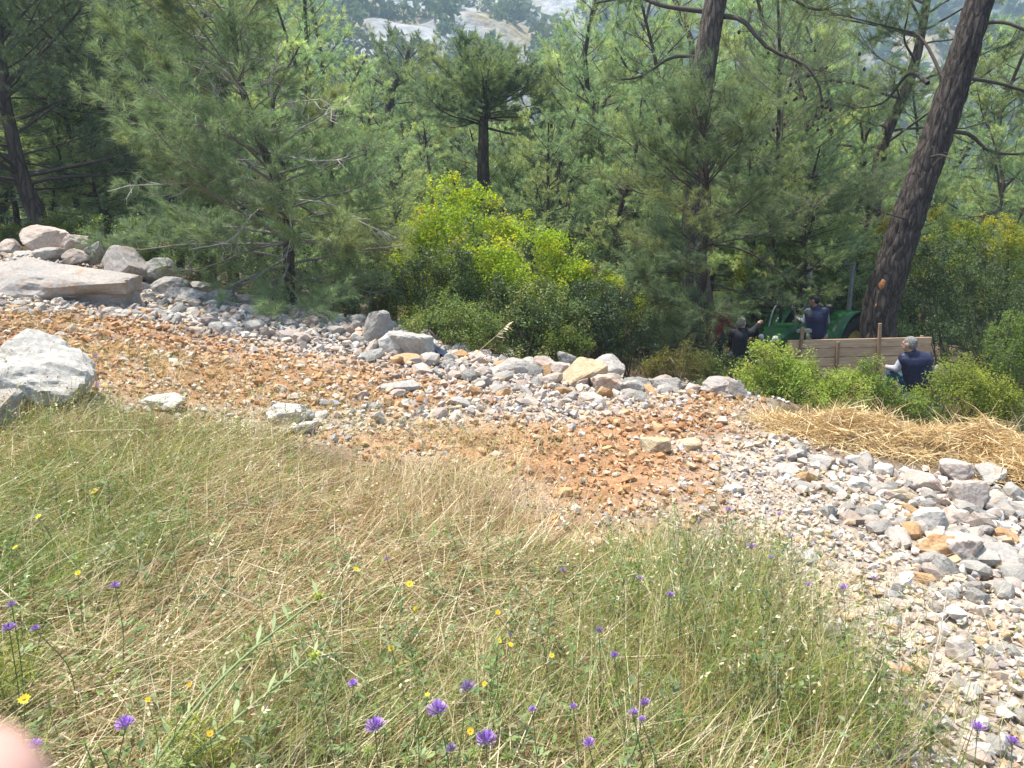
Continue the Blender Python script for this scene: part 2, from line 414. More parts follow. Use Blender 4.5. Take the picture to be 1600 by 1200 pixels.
# ------------------------------------------------------------------ stones
def hull_variant(npts, seed, flat=(.55, .8)):
    g = np.random.default_rng(seed); bm = bmesh.new()
    p = unit(g.normal(size=(npts, 3))) * g.uniform(.75, 1.05, (npts, 1)) * np.array([1, g.uniform(.65, .95), g.uniform(*flat)])
    for q in p: bm.verts.new(q)
    r = bmesh.ops.convex_hull(bm, input=bm.verts[:])
    loose = [v for v in bm.verts if not v.link_faces]
    for v in loose: bm.verts.remove(v)
    bmesh.ops.triangulate(bm, faces=bm.faces[:]); bmesh.ops.recalc_face_normals(bm, faces=bm.faces[:])
    bm.verts.index_update(); V = np.array([v.co[:] for v in bm.verts]); F = np.array([[v.index for v in f.verts] for f in bm.faces]); bm.free()
    return V, F
SMALL = [hull_variant(8, 100 + i) for i in range(12)]
TINY = [hull_variant(6, 150 + i) for i in range(10)]
MED = [hull_variant(16, 200 + i) for i in range(12)]
GREY = [(.40,.375,.345), (.46,.425,.38), (.53,.495,.445), (.33,.32,.31), (.44,.36,.295), (.46,.365,.28), (.39,.31,.255), (.50,.43,.355), (.31,.265,.24)]
TAN = [(.50,.40,.29), (.46,.33,.20), (.52,.44,.35), (.44,.38,.33), (.48,.34,.23)]
ORA = [(.40,.225,.11), (.44,.27,.14), (.35,.18,.08), (.48,.36,.24), (.43,.28,.16), (.46,.31,.18), (.38,.20,.095)]
def scatter_stones(mb, x, y, size, pal, variants, sink=.25, g=rng, lift=0.0):
    N = len(x)
    if not N: return
    z = hgt(x, y) + size * (.5 - sink) + lift
    P = np.stack([x, y, z], -1); Rm = rot_rand(N, g)
    tilt = g.normal(size=(N, 3)) * .35; cz = np.cos(g.uniform(0, 6.28, N))
    k = g.integers(0, len(variants), N); c = np.array(pal)[g.integers(0, len(pal), N)] * g.uniform(.8, 1.18, (N, 1))
    for q in range(len(variants)):
        s = np.nonzero(k == q)[0]
        if not len(s): continue
        V, Fv = variants[q]
        VV = np.einsum('nij,vj->nvi', Rm[s], V) * size[s, None, None] * .5
        VV[:, :, 2] *= .8
        VV = VV + P[s, None, :]
        FF = (np.arange(len(s))[:, None, None] * len(V) + Fv[None]).reshape(-1, 3)
        mb.add(VV.reshape(-1, 3), FF, np.repeat(c[s], len(V), axis=0))
def sample_in(poly, N, g, soft=.15, jit=.25, seed=3):
    lo = poly.min(0) - .3; hi = poly.max(0) + .3; lo = np.maximum(lo, [-9, 1.2]); hi = np.minimum(hi, [8.2, 16.5])
    out = []
    while sum(map(len, out)) < N:
        p = g.uniform(lo, hi, (N, 2)); m = mask(p[:, 0], p[:, 1], poly, soft, jit, seed)
        out.append(p[g.uniform(size=N) < m])
    return np.vstack(out)[:N]
GREY_MAT = vcol_mat('gravel_stone', .9, 22, .28, .5, .02, .2)
def build_gravel():
    g = np.random.default_rng(5)
    mb = MB(); p = sample_in(GRAVEL_P, 108000, g)
    x, y = p.T
    ms = mask(x, y, GRASS_P); mo = np.maximum(mask(x, y, ORANGE_A, .5, .4, 31), mask(x, y, ORANGE_B, .4, .3, 33))
    inframe = (x < .72 * y + 1.5) & (x > -.72 * y - .6)
    keep = (g.uniform(size=len(x)) > ms * .93) & inframe & (g.uniform(size=len(x)) > mo * np.where(y < 7, .22, .08))
    coarse = fbm2(x, y, .55, 2, 71)
    x, y, mo, coarse = x[keep], y[keep], mo[keep], coarse[keep]
    # coarser on the lower right and along the far bank
    right = np.clip((x - 1.9 - .12 * y) / 1.6, 0, 1) * np.clip((y - 2.6) / 2.2, 0, 1)
    far = np.clip((y - 8.2 - .12 * np.maximum(-x, 0)) / 2.0, 0, 1)
    cf = np.clip(.15 + right * .72 + far * .8 + .35 * coarse, 0, 1)
    size = np.exp(g.normal(size=len(x)) * .45) * (.023 + .011 * y / 4 + .050 * cf * (1 - .8 * mo) + .012 * mo)
    size = np.minimum(size, .17)
    # thin out where stones are large
    kp = g.uniform(size=len(x)) < np.clip((.036 / size) ** 1.2, .14, 1)
    x, y, mo, size, cf = x[kp], y[kp], mo[kp], size[kp], cf[kp]
    om = g.uniform(size=len(x)) < np.clip(mo * 1.05, 0, .93) * np.where(y > 6.6, .76, .93)
    tm = ~om & (g.uniform(size=len(x)) < np.where(cf > .55, .18, .5))
    print('gravel', len(x), om.sum())
    for sel, pal in ((om, ORA), (tm, TAN), (~om & ~tm, GREY)):
        big = size > .075
        a = sel & ~big; b = sel & big; far_ = (size / y < .0085) & a; a = a & ~far_
        scatter_stones(mb, x[far_], y[far_], size[far_] * 1.1, pal, TINY, g=g)
        scatter_stones(mb, x[a], y[a], size[a], pal, SMALL, g=g); scatter_stones(mb, x[b], y[b], size[b], pal, MED, g=g)
    o = mb.obj('gravel', GREY_MAT); tag(o, kind='stuff')
    o['label'] = 'loose pale and orange gravel spread across the slope'
build_gravel()

def rock_mesh(name, seed, size, mat, sub=3, cuts=14, rough=.08, strata=0.0, carve=(), lo=.62):
    g = np.random.default_rng(seed); bm = bmesh.new(); bmesh.ops.create_icosphere(bm, subdivisions=sub, radius=1)
    V = np.array([v.co[:] for v in bm.verts]); F = np.array([[v.index for v in f.verts] for f in bm.faces]); bm.free()
    n = unit(g.normal(size=(cuts, 3))); off = g.uniform(lo, 1.0, cuts)
    n = np.vstack([n, np.eye(3), -np.eye(3)]); off = np.r_[off, np.full(6, 1.0)]
    dn = V @ n.T; r = np.where(dn > .05, off / np.maximum(dn, .05), 9).min(1)
    r = np.minimum(r, 1.35)
    V = V * r[:, None]
    S = np.asarray(size) / 2
    fr = fbm(V * 1.7 + seed, 3, seed % 97) * rough + fbm(V * 6 + seed, 3, seed % 89) * rough * .35
    for cd, cr, dep in carve:
        dd = np.arccos(np.clip(unit(V) @ unit(np.array(cd)), -1, 1)); V = V * (1 - dep * np.clip(1 - (dd / cr) ** 2, 0, 1) ** .5)[:, None]
    V = V * (1 + fr)[:, None] * S
    V = V * (2 * S / (V.max(0) - V.min(0)))
    if strata: V[:, 2] += strata * S[2] * vnoise(np.c_[V[:, 0] * .6, V[:, 1] * .6, V[:, 2] * 9], seed)
    mb = MB(); mb.add(V, F); return mb.mesh(name, mat, smooth=False)
M_ROCK = rock_mat('limestone_grey', (.36,.33,.295), (.45,.415,.365), (.38,.28,.20), 5)
M_ROCKL = rock_mat('limestone_lichen', (.29,.275,.25), (.37,.35,.315), (.30,.25,.20), 5, lichen=.7)
M_ROCKP = rock_mat('limestone_pink', (.41,.325,.265), (.46,.40,.35), (.37,.24,.16), 4)
M_ROCKS = rock_mat('limestone_slab', (.37,.32,.28), (.28,.262,.245), (.32,.22,.145), 4.5)
M_ROCKT = rock_mat('limestone_tan', (.54,.45,.30), (.50,.38,.24), (.42,.26,.13), 5)
M_ROCKO = rock_mat('limestone_orange', (.45,.26,.12), (.50,.34,.19), (.36,.18,.08), 5)
M_ROCKW = rock_mat('limestone_white', (.41,.385,.345), (.49,.46,.41), (.47,.42,.36), 5)
def boulder(px, py, size, mat, label, Y=None, rz=None, tilt=(0, 0), sub=3, sink=.2, cuts=14, rough=.08, strata=0.0, cat='boulder', name='boulder', carve=(), lo=.62):
    """px,py: where its foot meets the ground in the photograph"""
    p = ground_pt(px, py) if Y is None else at(px, py, Y)
    s = int(px * 7 + py * 13)
    g = random.Random(s)
    o = bpy.data.objects.new(name, rock_mesh(name, s, size, mat, sub, cuts, rough, strata, carve, lo)); COL.objects.link(o)
    yb = p[1] + size[1] * .4
    zb = h1(p[0], yb) if Y is None else p[2]
    o.location = (p[0], yb, zb + size[2] * (.5 - sink)); o.rotation_euler = (tilt[0], tilt[1], g.uniform(-.5, .5) if rz is None else rz)
    LANDMARKS.append((px, py, p[1], label)); return tag(o, label, cat)
LANDMARKS = []
B = boulder
B(4, 648, (1.0, .75, .68), M_ROCKW, 'large pale boulder at the left edge beside the green grass', sub=5, rough=.14, rz=.1, tilt=(.2, .40), sink=.28, cuts=16, lo=.8, carve=[((-.10, -.95, -.22), .42, .45)])
B(-30, 668, (.5, .4, .3), M_ROCK, 'grey stone low in front of the large pale boulder at the left edge', sub=4)
B(38, 468, (2.9, 1.6, .86), M_ROCKS, 'long flat pinkish rock slab with a shaded front edge, upper left', sub=5, rz=-.06, tilt=(.10, .07), sink=.44, cuts=9, rough=.10, strata=.16)
B(58, 402, (.82, .6, .58), M_ROCKP, 'rounded brown and white boulder perched highest at the upper left', Y=13.4, sub=4, rz=.1, tilt=(0, .2), sink=.05)
B(108, 396, (.5, .42, .36), M_ROCKP, 'smaller brown boulder leaning against the perched rounded boulder', Y=13.3, sub=4, sink=.05)
B(72, 411, (.55, .4, .3), M_ROCK, 'whitish lumpy stone under the perched rounded boulder', Y=13.0, sub=4, sink=.1)
B(116, 411, (.5, .4, .28), M_ROCKP, 'pinkish flat stone on the back of the rock slab', Y=12.9, sub=4, sink=.1)
B(145, 410, (.3, .28, .42), M_ROCKL, 'upright grey stone at the back right corner of the rock slab', Y=13.0, sub=4, sink=.12)
B(182, 442, (.85, .65, .66), M_ROCKS, 'tilted reddish grey boulder behind the right end of the rock slab', Y=12.7, sub=4, tilt=(0, .45), sink=.1, cuts=9)
B(8, 408, (.5, .5, .42), M_ROCKP, 'brown boulder at the far left edge behind the rock slab', Y=13.4, sub=4, sink=.1)
B(35, 410, (.4, .4, .22), M_ROCK, 'flat grey stone left of the whitish lumpy stone', Y=13.1, sub=3, sink=.1)
for q, (px, py, Y, s, lab) in enumerate([(245, 446, 12.9, (.75, .6, .5), 'lichen grey boulder half under the pine needles right of the tilted boulder'),
    (262, 468, 12.3, (.65, .5, .42), 'lichen grey boulder in front of the half hidden one under the pine'), (232, 486, 11.6, (.42, .35, .26), 'small grey boulder at the right foot of the rock slab'),
    (285, 482, 11.8, (.8, .55, .36), 'flat lichened boulder with a brown underside beneath the pine'), (338, 484, 12.0, (.6, .5, .36), 'grey lichened boulder under the low pine branches'),
    (388, 482, 12.3, (.6, .4, .26), 'brown topped boulder in the shade under the pine branches'), (305, 462, 12.8, (.5, .4, .3), 'pale boulder tucked under the lowest pine branch')]):
    B(px, py, s, M_ROCKL if q != 5 else M_ROCKP, lab, Y=Y, sub=4, sink=.12)
B(588, 540, (.4, .35, .58), M_ROCK, 'upright grey wedge stone on the crest of the far rubble', sub=4, tilt=(0, .3), sink=.15, cuts=8)
B(640, 562, (.62, .45, .42), M_ROCKW, 'pale chunky boulder beside the dark plastic scrap', sub=4, sink=.15, cuts=9)
B(605, 556, (.42, .36, .34), M_ROCKW, 'white boulder left of the pale chunky boulder', sub=4, sink=.15)
B(640, 574, (.4, .3, .16), M_ROCKO, 'orange flat stone just below the pale chunky boulder', sub=3, sink=.2)
B(720, 562, (.26, .22, .2), M_ROCKO, 'round orange stone on the rubble crest under the dry grass stalk', sub=3)
B(797, 563, (.4, .34, .34), M_ROCK, 'grey boulder on the crest in front of the mastic bush', sub=4, sink=.12)
B(800, 586, (.6, .4, .26), M_ROCK, 'wide pale grey stone below the grey crest boulder', sub=4, sink=.2)
B(848, 585, (.36, .3, .28), M_ROCKP, 'pinkish stone on the crest left of the tan wedge boulder', sub=4)
B(875, 592, (.32, .3, .3), M_ROCKP, 'brownish grey stone touching the left side of the tan wedge boulder', sub=4)
B(908, 605, (.62, .5, .36), M_ROCKT, 'tan wedge boulder tilted over a dark hollow on the crest', sub=4, tilt=(0, -.42), sink=.08, cuts=7, rough=.05)
B(950, 596, (.5, .4, .4), M_ROCK, 'grey white boulder just behind the tan wedge boulder', sub=4, sink=.1, Y=10.6)
B(885, 571, (.3, .3, .22), M_ROCKL, 'dark grey stone behind the tan wedge boulder', sub=3, Y=10.9, sink=.1)
B(952, 616, (.36, .3, .26), M_ROCKP, 'pink and white stone below the grey white boulder', sub=4)
B(992, 617, (.36, .3, .22), M_ROCKW, 'pale stone with a shaded foot on the crest by the yellow-green shrub', sub=4)
B(1045, 614, (.42, .32, .24), M_ROCK, 'pale low boulder on the crest right of the yellow-green shrub', sub=4)
B(1085, 616, (.24, .2, .16), M_ROCKP, 'small pink stone between two low crest boulders', sub=3)
B(1130, 620, (.56, .4, .26), M_ROCKS, 'blocky rubble mound at the right end of the crest', sub=4, cuts=18, sink=.2, rough=.16)
B(1153, 630, (.22, .2, .28), M_ROCK, 'square grey block at the right end of the crest by the green bush', sub=3, cuts=5, sink=.12)
B(622, 618, (.42, .26, .14), M_ROCKW, 'flat pale stone lying in the middle of the gravel', sub=4)
B(445, 665, (.42, .32, .2), M_ROCKW, 'white flat rock at the upper edge of the grass', sub=4, rough=.14)
B(252, 645, (.36, .26, .15), M_ROCKW, 'broken white rock showing through the grass', sub=4, rough=.14)
B(470, 680, (.26, .2, .12), M_ROCK, 'small grey rock beside the white flat rock at the grass edge', sub=3)
B(1025, 712, (.28, .22, .17), M_ROCKT, 'pale tan rock on the orange soil', sub=4)
B(1078, 702, (.24, .2, .14), M_ROCKT, 'creamy tan stone right of the pale tan rock', sub=3)
B(878, 775, (.15, .1, .08), M_ROCKO, 'flat rusty stone at the left edge of the orange patch', sub=3)
B(984, 897, (.11, .1, .09), M_ROCKT, 'orange and white stone at the edge of the near grass', sub=3)
for px, py, s, mt, lab in [(1412, 782, (.31, .2, .15), M_ROCKT, 'oblong orange-tan stone among the large grey stones'),
    (1448, 768, (.3, .22, .2), M_ROCKP, 'brown angular stone under the edge of the straw'), (1505, 755, (.3, .22, .22), M_ROCKP, 'brown grey stone half buried in the straw'),
    (1523, 798, (.27, .22, .26), M_ROCKP, 'pinkish blocky stone right of the oblong orange-tan stone'), (1557, 760, (.28, .24, .2), M_ROCK, 'grey block below the right end of the straw'),
    (1562, 802, (.22, .2, .2), M_ROCK, 'grey cube-like stone right of the pinkish blocky stone'), (1592, 790, (.2, .2, .2), M_ROCKW, 'white stone at the right edge below the straw'),
    (1455, 835, (.24, .2, .2), M_ROCKW, 'large white grey stone in the middle of the coarse rubble'), (1508, 822, (.22, .2, .14), M_ROCKP, 'rounded pale stone above the red brown slab'),
    (1465, 872, (.26, .14, .2), M_ROCKO, 'red brown slab standing in the coarse rubble'), (1512, 880, (.26, .22, .2), M_ROCKP, 'pink and grey stone right of the red brown slab'),
    (1572, 888, (.22, .2, .16), M_ROCK, 'pale stone near the right edge of the rubble'), (1290, 730, (.24, .18, .13), M_ROCK, 'grey stone at the upper edge of the coarse rubble below the straw'),
    (1345, 765, (.2, .18, .14), M_ROCKW, 'white stone below the left part of the straw'), (1402, 940, (.13, .1, .08), M_ROCKL, 'dark grey stone alone on the fine gravel'),
    (1508, 1035, (.12, .1, .12), M_ROCKP, 'pinkish stone standing on the fine gravel at the lower right'), (1150, 780, (.16, .12, .08), M_ROCKW, 'white stone right of the orange patch'),
    (1555, 870, (.2, .12, .07), M_ROCKL, 'long bluish grey stone lying flat in the rubble')]:
    B(px, py, s, mt, lab, sub=3 if s[0] < .22 else 4, sink=.22, cuts=9, cat='stone', name='stone')

NAMES = {'large pale boulder at': 'the large left edge boulder', 'long flat pinkish': 'the long rock slab', 'upright grey wedge': 'the upright grey wedge', 'pale chunky': 'the pale chunky boulder', 'grey boulder on the crest': 'the grey crest boulder', 'tan wedge boulder tilted': 'the tan wedge boulder',
         'pale stone with a shaded': 'the crest stone by the yellow-green shrub', 'blocky rubble': 'the blocky rubble mound', 'flat pale stone lying': 'the flat pale mid-gravel stone', 'white flat rock': 'the white flat rock', 'pale tan rock': 'the pale tan rock', 'oblong orange-tan': 'the oblong orange-tan stone',
         'grey block below': 'the grey block below the straw', 'large white grey': 'the large white grey stone', 'red brown slab': 'the red brown slab', 'pale stone near the right': 'the pale right edge stone', 'grey stone at the upper edge': 'the grey stone under the straw', 'dark grey stone alone': 'the lone dark grey stone',
         'pinkish stone standing': 'the standing pinkish stone', 'white stone right of': 'the white stone by the orange patch', 'lichen grey boulder in front': 'the lichened boulders under the pine', 'small grey boulder at the right foot': 'the small boulder at the slab foot', 'long bluish': 'the long bluish stone', 'brown topped': 'the brown topped boulder'}
def project(x, y, z):
    d = np.array([x, y, z]) - EYE; f = d[1] * math.cos(PITCH) - d[2] * math.sin(PITCH); u = d[1] * math.sin(PITCH) + d[2] * math.cos(PITCH); return 800 + F_PX * d[0] / f, 600 - F_PX * u / f
def stone_label(x, y, s, mi, z):
    px, py = project(x, y, h1(x, y)); best = None
    for lx, ly, Y, lab in LANDMARKS:
        nm = next((v for k, v in NAMES.items() if lab.startswith(k)), None)
        if nm and (best is None or (px - lx) ** 2 + 4 * (py - ly) ** 2 < best[0]): best = ((px - lx) ** 2 + 4 * (py - ly) ** 2, lx, ly, nm)
    dx, dy = px - best[1], py - best[2]
    rel = ('just ' if best[0] < 3600 else '') + ('right of' if abs(dx) > 1.6 * abs(dy) and dx > 0 else 'left of' if abs(dx) > 1.6 * abs(dy) else 'in front of' if dy > 0 else 'behind')
    sz = s * F_PX / y; szw = 'large' if sz > 30 else 'middling' if sz > 19 else 'small'
    return f"{szw} {('grey', 'pinkish', 'whitish', 'orange', 'lichened')[mi]} stone {rel} {best[3]}"
def build_rubble():
    """the countable larger stones: one object each, sharing a few meshes"""
    g = np.random.default_rng(77)
    meshes = []
    for mt in (M_ROCK, M_ROCKP, M_ROCKW, M_ROCKO, M_ROCKL):
        meshes.append([rock_mesh('stone', 900 + k * 7 + len(meshes) * 31, (1, .82, .66), mt, 2, 9, .05) for k in range(5)])
    spots = []
    bank = poly_world([(215, 470), (330, 474), (520, 492), (640, 504), (690, 556), (800, 563), (880, 583), (960, 594), (1150, 612), (1000, 640), (800, 622), (640, 580), (400, 530), (200, 490)])
    a = sample_in(bank, 1500, g, .1, .05)
    for q in a: spots.append((q[0], q[1], float(np.clip(np.exp(g.normal() * .35) * .165, .09, .30)), 'bank'))
    rgt = poly_world([(1240, 700), (1400, 738), (1640, 790), (1640, 960), (1500, 940), (1400, 860), (1280, 790), (1200, 740)])
    for q in sample_in(rgt, 700, g, .1, .05): spots.append((q[0], q[1], float(np.clip(np.exp(g.normal() * .35) * .105, .055, .19)), 'right'))
    low = poly_world([(1150, 760), (1280, 800), (1400, 870), (1500, 950), (1640, 980), (1640, 1230), (1560, 1200), (1400, 1060), (1300, 900), (1180, 850)])
    for q in sample_in(low, 250, g, .1, .05): spots.append((q[0], q[1], float(np.clip(np.exp(g.normal() * .3) * .054, .034, .10)), 'low'))
    mid = poly_world([(640, 600), (780, 600), (1000, 640), (900, 650), (700, 660), (480, 680), (420, 650)])
    for q in sample_in(mid, 150, g, .1, .05): spots.append((q[0], q[1], float(np.clip(np.exp(g.normal() * .3) * .11, .07, .2)), 'mid'))
    left = poly_world([(0, 478), (220, 486), (420, 520), (200, 505), (0, 490)])
    for q in sample_in(left, 120, g, .1, .05): spots.append((q[0], q[1], float(np.clip(np.exp(g.normal() * .3) * .13, .08, .2)), 'left'))
    sor = [ground_pt(px, py)[:2] for px, py in ((500, 590), (300, 560), (700, 600), (960, 730), (1000, 700), (930, 800))]
    # keep stones apart, largest first
    spots.sort(key=lambda s: -s[2]); kept = []
    for s in spots:
        if all((s[0] - k[0]) ** 2 + (s[1] - k[1]) ** 2 > (.31 * (s[2] + k[2])) ** 2 for k in kept): kept.append(s)
    kept.sort(key=lambda s: -s[2] / s[1])
    lab = {'bank': ('grey limestone block in the heaped rubble along the far crest', 'rubble stones along the far crest'),
           'right': ('pale angular stone in the coarse rubble below the straw heap', 'coarse stones below the straw'),
           'low': ('small pale stone on the fine gravel at the lower right', 'stones on the fine gravel'),
           'mid': ('grey stone on the gravel between the two orange soil patches', 'stones on the middle gravel'),
           'left': ('pale stone on the gravel strip in front of the rock slab', 'stones before the rock slab')}
    lim = {'bank': 130, 'right': 75, 'low': 24, 'mid': 16, 'left': 14}; cnt = {k: 0 for k in lim}
    rest = []
    for x, y, s, z in kept:
        if cnt[z] >= lim[z]: rest.append((x, y, s)); continue
        cnt[z] += 1
        mi = g.choice(5, p=[.36, .31, .12, .08, .13])
        o = bpy.data.objects.new('stone', meshes[mi][g.integers(0, 5)]); COL.objects.link(o)
        o.location = (x, y, h1(x, y) + s * .18); o.scale = (s * g.uniform(.85, 1.25), s * g.uniform(.8, 1.1), s * g.uniform(.7, 1.15))
        o.rotation_euler = (g.normal() * .35, g.normal() * .35, g.uniform(0, 6.28))
        tag(o, stone_label(x, y, s, mi, z), 'stone', lab[z][1])
    rest = np.array(rest); mb = MB()
    scatter_stones(mb, rest[:, 0], rest[:, 1], rest[:, 2], GREY, MED, g=g)
    o = mb.obj('rubble', GREY_MAT); tag(o, 'smaller loose rubble between the larger stones', kind='stuff')
    print('rubble', cnt, len(rest))
build_rubble()
# ------------------------------------------------------------------ pines
def bark_mat(name, dark, light, sc=5.0, bump=1.0):
    m, n, l, p = new_mat(name)
    tc = n.new('ShaderNodeTexCoord'); mp = n.new('ShaderNodeMapping'); mp.inputs['Scale'].default_value = (sc, sc, sc * .20)
    l.new(tc.outputs['Object'], mp.inputs['Vector'])
    nz = n.new('ShaderNodeTexNoise'); nz.inputs['Scale'].default_value = 2.2; nz.inputs['Detail'].default_value = 4; l.new(mp.outputs[0], nz.inputs['Vector'])
    av = n.new('ShaderNodeMix'); av.data_type = 'VECTOR'; av.inputs[0].default_value = .42; l.new(mp.outputs[0], av.inputs[4]); l.new(nz.outputs['Color'], av.inputs[5])
    v = n.new('ShaderNodeTexVoronoi'); v.feature = 'DISTANCE_TO_EDGE'; v.inputs['Scale'].default_value = 2.4; l.new(av.outputs[1], v.inputs['Vector'])
    r = n.new('ShaderNodeMapRange'); r.inputs['From Max'].default_value = .26; l.new(v.outputs['Distance'], r.inputs['Value'])
    f = n.new('ShaderNodeTexNoise'); f.inputs['Scale'].default_value = 9; f.inputs['Detail'].default_value = 8; f.inputs['Roughness'].default_value = .7; l.new(mp.outputs[0], f.inputs['Vector'])
    mu = n.new('ShaderNodeMath'); mu.operation = 'MULTIPLY'; l.new(r.outputs[0], mu.inputs[0]); l.new(f.outputs['Fac'], mu.inputs[1])
    mx = n.new('ShaderNodeMix'); mx.data_type = 'RGBA'; mx.inputs[6].default_value = (*dark, 1); mx.inputs[7].default_value = (*light, 1)
    r2 = n.new('ShaderNodeMapRange'); r2.inputs['From Max'].default_value = .62; l.new(mu.outputs[0], r2.inputs['Value']); l.new(r2.outputs[0], mx.inputs[0])
    l.new(mx.outputs[2], p.inputs['Base Color']); p.inputs['Roughness'].default_value = .95; p.inputs['Specular IOR Level'].default_value = .15
    b = n.new('ShaderNodeBump'); b.inputs['Strength'].default_value = bump; b.inputs['Distance'].default_value = .05; l.new(mu.outputs[0], b.inputs['Height']); l.new(b.outputs[0], p.inputs['Normal'])
    return m
M_BARK = bark_mat('pine_bark', (.045, .032, .025), (.17, .125, .10), 5.0)
M_BARKB = bark_mat('pine_bark_plates', (.038, .030, .026), (.155, .126, .108), 8.0, 1.0)
M_TWIG = plain('pale_twig_bark', (.20, .175, .145), .9, noise=.3, scale=30)
M_TWIGD = plain('dark_twig_bark', (.075, .06, .048), .9, noise=.3, scale=30)
M_NEEDLE = leaf_mat('pine_needles', .42, .5, .2, (1.2, 1.18, .8))
M_NEEDLE_SHADE = leaf_mat('pine_needles_shade_tone', .28, .5, .2, (1.1, 1.2, .7), .92)  # darker copy of the needles, with the left pines' shade in its colour

def needles(mb, P, D, L, N, nl, nw, cols, g, spread=(.45, 1.1)):
    """brush of N thin needles round each shoot (P start, D direction, L length)"""
    S = len(P)
    if S == 0: return
    t = g.uniform(.05, 1.0, (S, N)) ** .8
    ref = np.where(np.abs(D[:, 2:3]) < .9, np.array([[0, 0, 1.]]), np.array([[1., 0, 0]]))
    a = unit(np.cross(D, ref)); b = np.cross(D, a)
    phi = g.uniform(0, 2 * math.pi, (S, N)); th = g.uniform(*spread, (S, N)) * (1.15 - .55 * t)
    side = np.cos(phi)[..., None] * a[:, None] + np.sin(phi)[..., None] * b[:, None]
    d = np.cos(th)[..., None] * D[:, None] + np.sin(th)[..., None] * side
    base = P[:, None] + D[:, None] * (L[:, None] * t)[..., None]
    ln = nl * g.uniform(.7, 1.15, (S, N))
    tip = base + d * ln[..., None]; tip[..., 2] -= .10 * ln
    w = unit(np.cross(d, g.normal(size=(S, N, 3)))) * (nw * .5)
    V = np.stack([base - w, base + w, tip], 2).reshape(-1, 3)
    F = np.arange(S * N * 3).reshape(-1, 3)
    c = cols[:, None, :] * g.uniform(.78, 1.22, (S, N, 1))
    mb.add(V, F, np.repeat(c.reshape(-1, 3), 3, axis=0))
NEED_C = np.array([(.190,.252,.125), (.218,.272,.125), (.168,.234,.121), (.245,.280,.121), (.180,.245,.140)])
